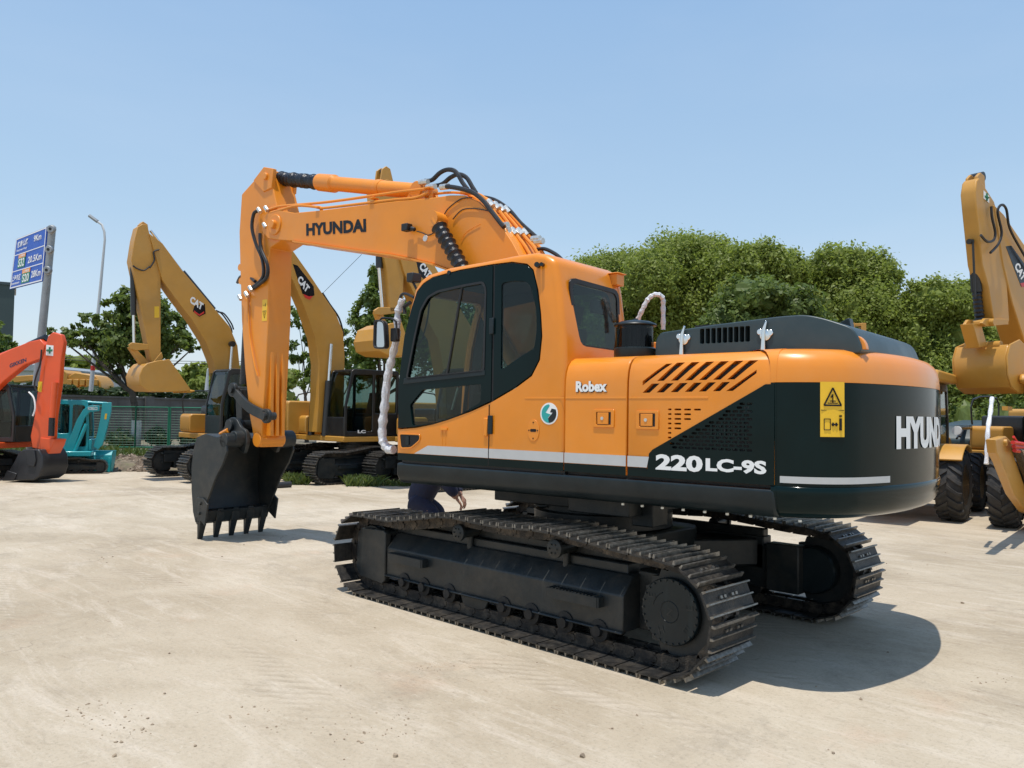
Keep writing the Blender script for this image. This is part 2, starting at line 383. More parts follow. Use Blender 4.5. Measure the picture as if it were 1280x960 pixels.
for yc, side in ((1.195, 1), (-1.195, -1)):
    sh, lk, br = track_meshes(yc)
    t = obj('crawler_track', sh, 'shoe', root, sharp=20)
    obj('chain_link', lk, 'track', t, sharp=25); obj('grouser', br, 'steel', t, sharp=20)
    # side frame
    fr = BM(); yo = yc + side * .115; yi = yc - side * .20
    prof = lambda a, b, top, bot: [(a, bot), (a, top - .14), (b, top), (yi, top), (yi, bot)]
    prism(fr, prof(yo, yo - side * .13, .635, .225), -1.22, 1.67, 'x')
    box(fr, -1.52, -1.2, min(yi - side * .05, yi + side * .10), max(yi - side * .05, yi + side * .10), .22, .66)
    box(fr, -1.15, 1.95, min(yi, yi + side * .16), max(yi, yi + side * .16), .40, .705)  # this and the next box added to block light under the top run
    box(fr, -1.15, 1.35, min(yi, yi + side * .10), max(yi, yi + side * .10), .706, .775)
    box(fr, -1.23, 1.67, min(yo, yo + side * .035), max(yo, yo + side * .035), .218, .238)
    f = obj('track_frame', fr, 'chassis', root, bevel=.012)
    g = BM(); prism(g, [(1.672, .17), (1.72, .13), (2.10, .16), (2.16, .24), (2.14, .60), (2.06, .655), (1.70, .665), (1.672, .64)], min(yo - side * .05, yo + side * .02), max(yo - side * .05, yo + side * .02), 'y')
    box(g, 1.70, 2.02, min(yi, yo - side * .05), max(yi, yo - side * .05), .60, .65)
    obj('idler_guard', g, 'chassis', f, bevel=.01)
    for sx in (1.30, -0.78):
        s = BM(); y0 = yo + side * .002; y1 = yo + side * .075
        pl = roundpoly([(sx - .26, y0), (sx - .26, y1), (sx + .26, y1), (sx + .26, y0)], .05)
        prism(s, pl, .455, .468, 'z')
        for k in range(14): box(s, sx - .22 + k * .034, sx - .206 + k * .034, min(y0, y1), max(y0, y1) , .468, .474) if sx < 0 else None
        L = [(sx - .26, y0), (sx - .26, y1 - side * .012), (sx - .25, y1), (sx + .25, y1), (sx + .26, y1 - side * .012), (sx + .26, y0)]
        for a, b in zip(L, L[1:]):
            d = Vector((b[0] - a[0], b[1] - a[1], 0)); l = d.length; d.normalize()
            m4 = Matrix.Translation((a[0], a[1], .39)) @ Matrix((d, Vector((-d.y, d.x, 0)), Vector((0, 0, 1)))).transposed().to_4x4()
            box(s, 0, l, -.004, .004, 0, .075, m4)
        obj('step', s, 'chassis', f)
    d = BM(); cyl(d, (1.08, yo + side * .001, .43), (1.08, yo + side * .003, .43), .042, seg=20); obj('frame_opening', d, 'black', f)
    for rx in (1.38, 1.08, .72, .02, -.30, -.66, -1.0):            # track rollers and their bearing blocks
        r = BM()
        lathe(r, (rx, yc - side * .13, .205), (0, side, 0), [(.05, 0), (.085, .005), (.085, .05), (.062, .055), (.062, .2), (.085, .205), (.085, .255), (.045, .26), (.04, .29), (0, .29)], 20)
        obj('track_roller', r, 'roller', t)
        r = BM(); prism(r, [(rx - .10, .23), (rx - .085, .18), (rx - .05, .145), (rx + .05, .145), (rx + .085, .18), (rx + .10, .23)], yo - side * .055, yo - side * .03, 'y')
        cyl(r, (rx, yo - side * .03, .195), (rx, yo - side * .015, .195), .035, seg=12); obj('roller_bracket', r, 'roller', f, bevel=.005)
    r = BM(); prism(r, [(.22, .23), (.27, .14), (.33, .115), (.50, .115), (.56, .14), (.60, .23)], yo - side * .045, yo - side * .015, 'y'); obj('track_guide', r, 'chassis', f, bevel=.006)
    for rx in (.60, -.55):
        r = BM(); lathe(r, (rx, yc - side * .10, .765), (0, side, 0), [(.03, 0), (.055, .01), (.055, .20), (.075, .205), (.075, .235), (.05, .245), (0, .25)], 20)
        for k in range(6):
            a = k * PI / 3; cyl(r, (rx + .04 * math.cos(a), yc + side * .148, .765 + .04 * math.sin(a)), (rx + .04 * math.cos(a), yc + side * .156, .765 + .04 * math.sin(a)), .008, seg=6)
        cyl(r, (rx, yc - side * .02, .74), (rx, yc - side * .02, .60), .03)
        obj('carrier_roller', r, 'chassis', t)
    # sprocket and final drive
    r = BM(); teeth = []
    for k in range(42):
        a = 2 * PI * k / 42; rr_ = .335 if k % 2 else .30; teeth.append((-1.665 + rr_ * math.cos(a), .44 + rr_ * math.sin(a)))
    prism(r, teeth, yc - .03, yc + .03, 'y'); obj('sprocket', r, 'chassis', t)
    r = BM(); yk = yc + side * .12 - 0
    lathe(r, (-1.60, yc - side * .16, .445), (0, side, 0), [(.20, 0), (.215, .02), (.215, .20), (.238, .205), (.238, .232), (.232, .240), (0, .242)], 48)
    fd = obj('final_drive_cover', r, 'rail', t, sharp=30)
    r = BM(); yb = yc + side * .083
    for k in range(26):
        a = 2 * PI * k / 26; x = -1.60 + .222 * math.cos(a); z = .445 + .222 * math.sin(a); cyl(r, (x, yb - side * .004, z), (x, yb + side * .008, z), .0075, seg=6)
    for rad in (.075, .145):
        K = 40
        for k in range(K if rad < .1 else 0):
            a0 = 2 * PI * k / K; a1 = 2 * PI * (k + 1) / K
            tube(r, [(-1.60 + rad * math.cos(a0), yb, .445 + rad * math.sin(a0)), (-1.60 + rad * math.cos(a1), yb, .445 + rad * math.sin(a1))], .003, 4)
    for k in range(8): 
        a0 = .2 + k * .12; tube(r, [(-1.60 + .14 * math.cos(a0), yb, .445 + .14 * math.sin(a0)), (-1.60 + .14 * math.cos(a0 + .12), yb, .445 + .14 * math.sin(a0 + .12))], .003, 4)
    obj('cover_bolt_ring', r, 'chassis', t)
    if side == 1:
        for txt, cx, cz, ang in (('E', -.165, .06, 95), ('Z', 0, .0, -12), ('H', .07, -.14, 20), ('E', -.14, -.10, -35), ('E', .15, .10, 95)):
            V, Fs, wd = text_bm(txt, .055); ca = math.cos(math.radians(ang)); sa = math.sin(math.radians(ang))
            letters('cast_letter', txt, .055, lambda u, v, cx=cx, cz=cz, ca=ca, sa=sa: (-1.60 + cx - ((u - .02) * ca - (v - .027) * sa), yb + .0015, .445 + cz + (u - .02) * sa + (v - .027) * ca), 'chassis', t)
    # idler
    r = BM(); lathe(r, (1.95, yc - side * .10, .42), (0, side, 0), [(.06, -.03), (.06, 0), (.26, .005), (.26, .06), (.275, .065), (.275, .135), (.26, .14), (.26, .195), (.06, .2), (.06, .22), (0, .22)], 40)
    obj('idler_wheel', r, 'chassis', t)
cb = BM()
for sx, sy in ((1, 1), (1, -1), (-1, 1), (-1, -1)):
    prism(cb, [(sx * .35, sy * .25), (sx * .55, sy * .25), (sx * 1.15, sy * 1.08), (sx * .62, sy * 1.08)], .42, .68, 'z')
prism(cb, rrect(-.72, .72, -.66, .66, .2), .5, .80, 'z')
obj('car_body', cb, 'chassis', root, bevel=.02)
sb = BM(); lathe(sb, (0, 0, .80), (0, 0, 1), [(.62, 0), (.66, .01), (.66, .14), (.60, .15), (.60, .37)], 48); obj('slewing_ring', sb, 'chassis', root)
sb = BM(); box(sb, -.8, .85, -.75, .62, 1.0, 1.16); box(sb, -.9, -.3, .75, 1.0, 1.02, 1.16); box(sb, .1, .4, -.9, -.6, .95, 1.16); cyl(sb, (-1.35, -.35, 1.0), (-1.35, -.35, 1.17), .13); box(sb, -1.0, -.8, .55, .8, .93, 1.16)  # wide first box added to keep the gap under the deck dark
cyl(sb, (.35, .55, 1.0), (.35, .55, 1.17), .05); tube(sb, [(.5, .4, 1.16), (.45, .5, 1.02), (.3, .55, .98), (.15, .4, 1.05)], .022, smooth=4)
obj('underside_pump_and_fill', sb, 'chassis', root, rot=TH, bevel=.01)

# ---- deck frame
YS = 1.36
bm = BM()
prof = [(YS + .004, 1.362), (YS + .004, 1.25), (YS - .03, 1.19), (YS - .07, 1.17), (-(YS - .07), 1.17), (-(YS - .03), 1.19), (-(YS + .004), 1.25), (-(YS + .004), 1.362)]
prism(bm, prof, -2.232, 1.44, 'x')
deck = HP('deck_frame', bm, 'rail', bevel=.02, bseg=3)
bm = BM()
for i in range(9): cyl(bm, (-1.0 - .17 * i, 1.26, 1.165), (-1.0 - .17 * i, 1.26, 1.150), .012, seg=8)
obj('deck_bolt', bm, 'zinc', deck)
bm = BM(); box(bm, -2.23, -.5, -1.34, 1.30, 1.362, 1.384); box(bm, -.5, 1.40, -1.34, 1.33, 1.362, 1.384); obj('deck_plate', bm, 'black', deck)

# ---- engine-side body work
def curved_side(x0, x1, yin, z0=1.386, y=YS):
    bm = BM()
    prism(bm, [(y, z0), (y, 2.02), (y - .003, 2.10), (y - .014, 2.17), (y - .036, 2.225), (y - .075, 2.268), (y - .13, 2.292), (y - .25, 2.302), (yin, 2.305), (yin, z0)], x0, x1, 'x')
    return bm
pB = HP('side_door', curved_side(-1.087, -.515, .30), 'orange', bevel=.008)
pC = HP('side_door', curved_side(-2.228, -1.101, .30), 'orange', bevel=.008)
pR = HP('side_panel', curved_side(-2.228, -.515, .29, y=-YS), 'orange', bevel=.008)
# grille slots of the rear door, traced on the door's own plane
def sl(p): return F0.xz(p, YS)
slots = []
top_l = [(803, 480), (830, 455), (838, 454), (811, 480)]
for i in range(7):
    dx = i * 17.8; a = 454.5 - i * .7; b = 476.5 - i * .5
    w0 = 7.5 + i * .15
    if i == 0: slots.append([(803, 482), (803, 476.5), (830, 454.5), (837.5, 454)])
    else: slots.append([(821 + (i - 1) * 17.5, 476.5 - i * .35), (843.5 + (i - 1) * 18.2, 453.4 - i * .55), (853.5 + (i - 1) * 18.35, 453.1 - i * .55), (829.5 + (i - 1) * 17.7, 476.3 - i * .35)])
for i in range(7):
    x = 803 + i * 17.6
    if i < 6: slots.append([(x, 491 - i * .4), (x + 11.5, 479.5 - i * .4), (x + 21.5, 479.3 - i * .4), (x + 9, 490.9 - i * .4)])
    else: slots.append([(907.5, 488.8), (945, 462), (945, 458.5 + 8), (916, 488.6)])
cutter = BM()
for s in slots: prism(cutter, sl(s), YS - .10, YS + .05, 'y')
small = []
for r in range(7):
    z = 1.885 - r * .034; xr = -1.44; n = 7 - r
    x = -1.435
    for k in range(max(1, (8 - r) // 2 + 1)):
        L = .03 if k == 0 else .055
        if x - L < -1.70 + r * .035: break
        small.append((x - L, x, z)); x -= L + .022
for x0, x1, z in small: prism(cutter, rrect(x0, x1, z - .0065, z + .0065, .006, 2), YS - .05, YS + .05, 'y')
# pocket behind the black perforated grille
tri = [(969.3, 480), (957, 480.3), (945, 487.5), (816, 562), (811.5, 567), (809.5, 581), (809, 594)]
TR = sl(tri); TR[-1] = (TR[-1][0], 1.387); TR[-2] = (TR[-2][0], 1.45); TR[-1] = (-1.265, 1.387); TR.append((-2.2265, 1.387)); TR[0] = (-2.2265, TR[0][1])
pocket = sl([(946, 488), (836, 552), (832, 563), (946, 567)])
prism(cutter, pocket, YS - .06, YS + .05, 'y')
cut(pC, cutter)
bm = BM()
for i in range(64): z = 1.90 + i * .0047; box(bm, -2.19, -1.14, YS - .050, YS - .044, z - .0015, z + .0015)
box(bm, -2.20, -1.12, YS - .062, YS - .052, 1.5, 2.20)  # black sheet puts the slots' inner shade into colour
obj('grille_screen', bm, 'black', pC)
# perforated black panel
holes = []
poly = Vector
def inside(p, pg):
    c = False; n = len(pg)
    for i in range(n):
        a = pg[i]; b = pg[i - 1]
        if (a[1] > p[1]) != (b[1] > p[1]) and p[0] < (b[0] - a[0]) * (p[1] - a[1]) / (b[1] - a[1]) + a[0]: c = not c
    return c
ins = shrink(pocket, .008)
for r in range(19):
    z = 1.560 + r * .0262
    x = -1.27 - (r % 2) * .03
    while x > -2.06:
        L = .040
        if all(inside(q, ins) for q in ((x, z - .008), (x - L, z - .008), (x, z + .008), (x - L, z + .008))): holes.append(rrect(x - L, x, z - .0085, z + .0085, .007, 2))
        x -= L + .011
bm = BM(); prism(bm, TR, YS + .0005, YS + .005, 'y', holes)
pnl = obj('perforated_panel', bm, 'dark', pC)
bm = BM(); box(bm, -2.10, -1.25, YS - .058, YS - .05, 1.52, 2.04); obj('radiator_screen', bm, 'black', pC)
bm = BM()
for k in range(5): box(bm, -2.055, -1.995, YS - .048, YS - .03, 2.005 - k * .034 - .01, 2.005 - k * .034 + .008)  # grey blocks painted for light showing through the upper slots
for r in range(7):
    for k in range(8): box(bm, -1.75 - k * .034 - .01, -1.75 - k * .034, YS - .048, YS - .04, 1.61 + r * .031, 1.628 + r * .031)
obj('radiator_core_and_light', bm, 'hood', pC)
# dark skirts, silver stripes, grooves and latches
def flat(name, pts, m, parent, y0=YS + .0005, y1=YS + .0035, holes=()):
    bm = BM(); prism(bm, sl(pts) if pts and pts[0][0] > 20 else pts, y0, y1, 'y', holes); return obj(name, bm, m, parent)
flat('skirt', [(-.517, 1.387), (-.517, 1.452), (-1.085, 1.452), (-1.085, 1.387)], 'dark', pB)
flat('stripe', [(-.517, 1.4555), (-.517, 1.535), (-1.085, 1.535), (-1.085, 1.4555)], 'silver', pB)
flat('skirt', [(-1.103, 1.387), (-1.103, 1.452), (-1.265, 1.452), (-1.273, 1.387)], 'dark', pC)
flat('stripe', [(-1.103, 1.4555), (-1.103, 1.535), (-1.285, 1.535), (-1.268, 1.4555)], 'silver', pC, YS + .006, YS + .008)
for par, x0, x1 in ((pB, -1.083, -.52), (pC, -1.75, -1.106)):
    bm = BM(); box(bm, x0, x1, YS + .0003, YS + .003, 1.963, 1.975); obj('crease', bm, 'orange2', par, bevel=.002)
def latch(cx, cz, parent):
    bm = BM(); a = .085
    prism(bm, rrect(cx - a - .01, cx + a + .01, cz - .068, cz + .068, .008, 2), YS + .0005, YS + .010, 'y', [rrect(cx - a + .018, cx + a - .018, cz - .05, cz + .05, .006, 2)])
    l = obj('latch_frame', bm, 'orange', parent, bevel=.003)
    bm = BM(); box(bm, cx - a + .02, cx + a - .02, YS + .0005, YS + .002, cz - .048, cz + .048); obj('latch_recess', bm, 'sleeve', l)
    bm = BM(); box(bm, cx - .045, cx + .055, YS + .002, YS + .012, cz - .045, cz + .045); obj('latch_paddle', bm, 'orange', l, bevel=.003)
    bm = BM(); cyl(bm, (cx + .01, YS + .012, cz), (cx + .01, YS + .016, cz), .013, seg=16); obj('lock', bm, 'zinc', l)
latch(*[(p.x, p.z) for p in [LY(755, 523, YS)]][0], pB)
latch(*[(p.x, p.z) for p in [LY(809.5, 525, YS)]][0], pC)
p = LY(720, 490, YS)
letters('lettering', 'Robex', .085, lambda u, v: (p.x - u, YS + .004, p.z + v), 'white', pB, bold=.045, shear=.0, width=.29)
letters('lettering_shadow', 'Robex', .085, lambda u, v: (p.x - u - .006, YS + .0025, p.z + v - .006), 'decal_black', pB, bold=.05, width=.29)
p2 = LY(820, 587, YS)
w220 = LY(820, 587, YS).x - LY(880, 592, YS).x
letters('lettering', '220', .115, lambda u, v: (p2.x - u, YS + .0065, p2.z + v), 'white', pC, bold=.045, width=w220 * .98)
p3 = LY(882.5, 589, YS); w3 = p3.x - LY(958.5, 596, YS).x
letters('lettering', 'LC-9S', .092, lambda u, v: (p3.x - u, YS + .0065, p3.z + v), 'white', pC, bold=.045, width=w3)

# ---- counterweight: plan outline swept up through several levels
XJ = -2.240
def cw_plan(inset=0.0, n=14):
    R = 2.88 - inset; yh = YS + .004 - inset * .8; pts = [(XJ, yh)]
    rc = .52; yc = yh - rc; xc = -math.sqrt((R - rc) ** 2 - yc ** 2)
    a1 = math.atan2(yc, xc)
    for k in range(n + 1):
        a = PI / 2 + (a1 - PI / 2) * k / n; pts.append((xc + rc * math.cos(a), yc + rc * math.sin(a)))
    m = 22
    for k in range(1, m):
        a = a1 + (2 * PI - 2 * a1) * k / m; pts.append((R * math.cos(a), R * math.sin(a)))
    for k in range(n, -1, -1):
        a = PI / 2 + (a1 - PI / 2) * k / n; pts.append((xc + rc * math.cos(a), -(yc + rc * math.sin(a))))
    pts.append((XJ, -yh)); return pts
def cw_body(levels, cap_b=True, cap_t=True):
    bm = BM(); rings = []
    for z, ins in levels: rings.append([bm.verts.new((x, y, z)) for x, y in cw_plan(ins)])
    n = len(rings[0])
    for a, b in zip(rings, rings[1:]):
        for i in range(n): bm.faces.new((a[i], a[(i + 1) % n], b[(i + 1) % n], b[i]))
    bm.faces.new(rings[0][::-1]); bm.faces.new(rings[-1]); return bm
cwl = HP('counterweight', cw_body([(1.165, .16), (1.172, .12), (1.19, .075), (1.22, .04), (1.27, .016), (1.33, .004), (1.375, 0), (1.383, .006), (1.387, .012), (1.45, .010), (1.9, .006), (2.068, .004)]), 'dark', sharp=50)
cwt = obj('counterweight_cap', cw_body([(2.0705, .004), (2.10, .004), (2.16, .009), (2.21, .02), (2.25, .042), (2.28, .075), (2.298, .125), (2.306, .20), (2.308, .4)]), 'orange', cwl, sharp=50)
class Strip:
    """points on the counterweight's skin by the length walked round it"""
    def __init__(s, ins=.004):
        s.P = [Vector((x, y, 0)) for x, y in cw_plan(ins, 14)]; s.D = [0]
        for a, b in zip(s.P, s.P[1:]): s.D.append(s.D[-1] + (b - a).length)
    def at(s, d, z, off=.003):
        j = 0
        while j < len(s.D) - 2 and s.D[j + 1] < d: j += 1
        t = (d - s.D[j]) / (s.D[j + 1] - s.D[j]); p = s.P[j].lerp(s.P[j + 1], t); e = (s.P[j + 1] - s.P[j]).normalized()
        return Vector((p.x + e.y * off, p.y - e.x * off, z))
    def find(s, px, py):
        best = None
        for k in range(2400):
            d = s.D[-1] * .6 * k / 2400; q = s.at(d, 0, 0); r = F0.Ri @ ray(px, py); c = CAM_C
            cc = F0.loc(CAM_C); t = ((q.x - cc.x) * r.x + (q.y - cc.y) * r.y) / (r.x ** 2 + r.y ** 2)
            z = cc.z + r.z * t; e = abs((q.x - cc.x) * r.y - (q.y - cc.y) * r.x) / math.hypot(r.x, r.y)
            if best is None or e < best[0] - 1e-4: best = (e, d, z)
        return best[1], best[2]
ST = Strip(.006)
def wrapped(name, poly_dz, m, parent, off=.004):
    """a sticker whose quads follow the skin: poly_dz = (d0, d1, ztop0, ztop1, zbot0, zbot1)"""
    d0, d1, zt0, zt1, zb0, zb1 = poly_dz; bm = BM(); n = 24; A = []; B = []
    for k in range(n + 1):
        t = k / n; d = d0 + (d1 - d0) * t; A.append(bm.verts.new(ST.at(d, zt0 + (zt1 - zt0) * t, off))); B.append(bm.verts.new(ST.at(d, zb0 + (zb1 - zb0) * t, off)))
    for k in range(n): bm.faces.new((A[k], A[k + 1], B[k + 1], B[k]))
    return obj(name, bm, m, parent)
da, za = ST.find(975, 604); db, zb_ = ST.find(1112, 602)
st = wrapped('stripe', (da, db, 1.452, 1.452, 1.408, 1.408), 'silver', cwl)
dl, zl = ST.find(1025, 478); dr, zr = ST.find(1055, 478); _, zlb = ST.find(1025, 546)
wl = wrapped('warning_label', (dl, dr, zl + .005, zl + .005, zlb, zlb), 'yellow_label', cwl)
def on_label(u, v, off=.0065): return ST.at(dl + (dr - dl) * u, zlb + (zl - zlb) * v, off)
def label_line(name, pts, r, m='decal_black', closed=False, parent=wl):
    bm = BM(); P = [on_label(*q) for q in pts] + ([on_label(*pts[0])] if closed else [])
    for a, b in zip(P, P[1:]): tube(bm, [a, b], r, 5)
    return obj(name, bm, m, parent)
label_line('pictogram', [(.15, .58), (.85, .58), (.5, .90)], .0055, closed=True)
label_line('pictogram', [(.38, .66), (.62, .66)], .003); label_line('pictogram', [(.5, .62), (.5, .78), (.42, .72)], .004); label_line('pictogram', [(.3, .62), (.7, .62)], .003)
label_line('divider', [(.03, .49), (.97, .49)], .002)
label_line('pictogram', [(.15, .13), (.40, .13), (.40, .33), (.15, .33)], .0025, closed=True)
label_line('pictogram', [(.46, .23), (.68, .23)], .005); label_line('pictogram', [(.52, .20), (.46, .23), (.52, .26)], .005); label_line('pictogram', [(.62, .20), (.68, .23), (.62, .26)], .005)
label_line('pictogram', [(.82, .12), (.82, .34)], .010); label_line('pictogram', [(.82, .37), (.82, .40)], .010)
dH, zH0 = ST.find(1120, 562); _, zH1 = ST.find(1120, 520)
total = ST.D[-1]; wtxt = total - 2 * dH
print('CW', dH, zH0, zH1, total)
V, Fs, wd = text_bm('HYUNDAI', zH1 - zH0, .03); kk = wtxt / wd
letters('lettering', 'HYUNDAI', zH1 - zH0, lambda u, v: ST.at(dH + u, zH0 + v, .004), 'white', cwl, bold=.06, width=wtxt)
# lifting eyes
for pxx, pyy, yy, rr2 in ((1064, 440, .95, .105), (1108, 452, -.35, .08)):
    q = F0.px(pxx, pyy, y=yy); bm = BM(); ring = [(q.x + rr2 * math.cos(a), 2.30 + rr2 * math.sin(a)) for a in [PI * k / 16 for k in range(17)]]
    hole = [(q.x + .045 * math.cos(a), 2.335 + .035 * math.sin(a)) for a in [2 * PI * k / 12 for k in range(12)]]
    prism(bm, ring, yy - .03, yy + .03, 'y', [hole]); obj('lifting_eye', bm, 'orange', cwl, bevel=.006)

# ---- engine hood
bm = BM()
hp = F0.xz([(818, 440), (819, 418), (824, 411), (838, 408), (870, 404), (920, 399), (975, 396), (1003, 395), (1012, 398)], 1.0)
hx0, hx1 = hp[0][0], hp[-1][0]
zt = 2.52
hpf = [(hx0, 2.27), (hx0 - .01, 2.44), (hx0 - .05, 2.49), (hx0 - .5, 2.525), (hx1 + .2, 2.555), (hx1 + .03, 2.555), (hx1 - .10, 2.52), (hx1 - .30, 2.44), (hx1 - .36, 2.27)]
prism(bm, roundpoly(hpf, .06), -.55, 1.0, 'y')
hood = HP('engine_hood', bm, 'hood', bevel=.07, bseg=5)
bake(hood)
cutter = BM()
q0 = F0.px(876, 428, y=1.0)
for k in range(9):
    xx = F0.px(877 + k * 7.1, 420, y=1.0).x
    prism(cutter, rrect(xx - .022, xx + .014, 2.385, 2.500, .006, 1), .9, 1.1, 'y', mtx=Matrix.Shear('XY', 4, (0.0, 0.0)))
cut(hood, cutter)
bm = BM(); box(bm, q0.x - .55, q0.x + .1, .88, .90, 2.35, 2.54); obj('vent_screen', bm, 'black', hood)
for px_ in (852, 954):
    q = F0.px(px_, 424, y=1.02); l = BM()
    lathe(l, (q.x - .01, 1.0, 2.425), (0, 1, 0), [(.042, 0), (.042, .012), (.02, .016), (0, .016)], 14)
    lathe(l, (q.x - .045, 1.0, 2.44), (0, 1, 0), [(.024, 0), (.024, .014), (0, .014)], 10); lathe(l, (q.x + .03, 1.0, 2.45), (0, 1, 0), [(.022, 0), (.022, .014), (0, .014)], 10)
    prism(l, [(q.x + .018, 2.30), (q.x - .018, 2.30), (q.x - .014, 2.44), (q.x - .03, 2.52), (q.x - .022, 2.53), (q.x + .006, 2.47)], 1.012, 1.03, 'y')
    obj('hood_latch', l, 'chrome', hood, bevel=.003)
bm = BM()
prism(bm, roundpoly([(-1.9, 2.29), (-1.9, 2.47), (-2.30, 2.47), (-2.45, 2.42), (-2.55, 2.33), (-2.55, 2.29)], .06), -.9, .2, 'y')
HP('rear_hood', bm, 'hood', bevel=.05, bseg=4)
bm = BM(); cyl(bm, (-2.3, .25, 2.3), (-2.3, .25, 2.52), .10, seg=20); prism(bm, [(-2.18, 2.50), (-2.40, 2.50), (-2.38, 2.60)], .2, .3, 'y'); HP('exhaust_stack', bm, 'rail', bevel=.008)

# ---- air pre-cleaner
q = F0.px(794, 436, y=.98); pc = (q.x, .98)
bm = BM(); lathe(bm, (pc[0], pc[1], 2.29), (0, 0, 1), [(.165, 0), (.17, .01), (.17, .08), (.155, .09), (.0, .09)], 40)
HP('air_pre_cleaner', bm, 'rail')
pcl = [o for o in root.children if o.name.startswith('air_pre')][0]
bm = BM(); lathe(bm, (pc[0], pc[1], 2.38), (0, 0, 1), [(.148, 0), (.146, .17), (0, .17)], 40); obj('clear_bowl', bm, 'darkglass', pcl)
bm = BM(); lathe(bm, (pc[0], pc[1], 2.38), (0, 0, 1), [(.09, 0), (.09, .165), (0, .165)], 24)
for k in range(14):
    a = 2 * PI * k / 14; m4 = Matrix.Translation((pc[0], pc[1], 2.385)) @ Matrix.Rotation(a, 4, 'Z'); box(bm, .09, .13, -.003, .003, 0, .15, m4)
obj('vane', bm, 'black', pcl)
bm = BM(); lathe(bm, (pc[0], pc[1], 2.55), (0, 0, 1), [(.12, 0), (.168, .004), (.172, .012), (.165, .022), (.12, .04), (.06, .05), (.025, .052), (.02, .065), (0, .068)], 40); obj('lid', bm, 'rail', pcl)
# handrail loop wrapped in plastic
q = F0.px
bm = BM(); tube(bm, [F0.px(797, 400, y=.35), F0.px(804, 385, y=.35), F0.px(811, 373, y=.33), F0.px(820, 368, y=.30), F0.px(828, 372, y=.25), F0.px(829, 385, y=.22), F0.px(829, 412, y=.2)], .022, 8, smooth=5, rf=lambda i, n: .021 + .004 * math.sin(i * 2.3))
HP('wrapped_handrail', bm, 'wrap')
bm = BM(); a = F0.px(815, 420, y=.6); box(bm, a.x - .05, a.x + .03, .5, .6, 2.31, 2.46); HP('muffler_cover', bm, 'orange', bevel=.01)
# ---- cab
cab_px = [(494, 576), (494, 530), (497, 470), (502, 427), (510, 388), (518, 360), (524, 350), (533, 343), (560, 334), (610, 325), (640, 319), (667, 315)]
co = F0.xz(cab_px, YS)
co = [(x, z) for x, z in co] + [(-.30, 3.155), (-.40, 3.10), (-.44, 2.9), (-.50, 2.45), (-.511, 2.28), (-.511, 1.386)]
co[0] = (co[0][0], 1.386)
CY0, CY1 = .36, YS
bm = BM(); prism(bm, co, CY0, CY1, 'y')
cab = HP('cab', bm, 'orange', bevel=.055, bseg=4)
bake(cab)
inner = shrink(co, .07)
cutter = BM(); prism(cutter, inner, CY0 + .06, CY1 - .05, 'y')
cut(cab, cutter)
blk_px = [(497, 537), (497.5, 480), (505, 420), (513, 388), (521, 364), (529, 354), (541, 346), (575, 337), (615, 330), (640, 327), (659, 329.5), (667, 337), (673, 362), (676.5, 392), (678, 420), (675, 450), (665, 470), (645, 485), (615, 502.5), (590, 514), (560, 525), (540, 531), (520, 535)]
blk = F0.xz(blk_px, YS)
cutter = BM(); prism(cutter, blk, 1.28, 1.5, 'y')
cut(cab, cutter); cutter = BM()
# front, right, rear windows and roof light
fz = lambda z: np.interp(z, [1.39, 1.7, 2.2, 2.6, 3.0], [1.44, 1.43, 1.37, 1.30, 1.20])
prism(cutter, rrect(CY0 + .09, CY1 - .10, 1.75, 2.95, .06), .9, 1.7, 'x')
cut(cab, cutter); cutter = BM()
prism(cutter, roundpoly([(1.30, 1.75), (1.2, 2.9), (.5, 2.98), (-.28, 3.0), (-.34, 2.35), (.3, 1.8)], .1), .2, .5, 'y')
cut(cab, cutter); cutter = BM()
rw = F0.yz([(704, 350), (766, 366), (771, 438), (714, 429)], -.44)
rw = [(1.225, 2.945), (.50, 2.93), (.46, 2.40), (1.13, 2.405)]
prism(cutter, roundpoly(rw, .08), -.7, -.2, 'x')
cut(cab, cutter)
# glazing
def pane(name, pts, a0, a1, axis='y', parent=None, m='glass', holes=()):
    bm = BM(); prism(bm, pts, a0, a1, axis, holes); return obj(name, bm, m, parent or cab)
pane('rear_window', roundpoly(shrink(rw, -.004), .08), -.455, -.450, 'x')
rs = BM(); prism(rs, roundpoly(shrink(rw, -.02), .09), -.462, -.447, 'x', [roundpoly(shrink(rw, .018), .07)]); obj('window_seal', rs, 'black', cab)
pane('right_window', roundpoly([(1.30, 1.75), (1.2, 2.9), (.5, 2.98), (-.28, 3.0), (-.34, 2.35), (.3, 1.8)], .1), CY0 + .02, CY0 + .025)
bm = BM(); a = shrink(co, .03); 
for (x0, z0), (x1, z1) in zip(co[1:7], co[2:8]):
    pass
fw_ = [(x - .03, z) for x, z in co[2:7]]
vs = [[bm.verts.new((x, y, z)) for x, z in fw_] for y in (CY0 + .08, CY1 - .09)]
for i in range(len(fw_) - 1): bm.faces.new((vs[0][i], vs[0][i + 1], vs[1][i + 1], vs[1][i]))
obj('windscreen', bm, 'glass', cab)
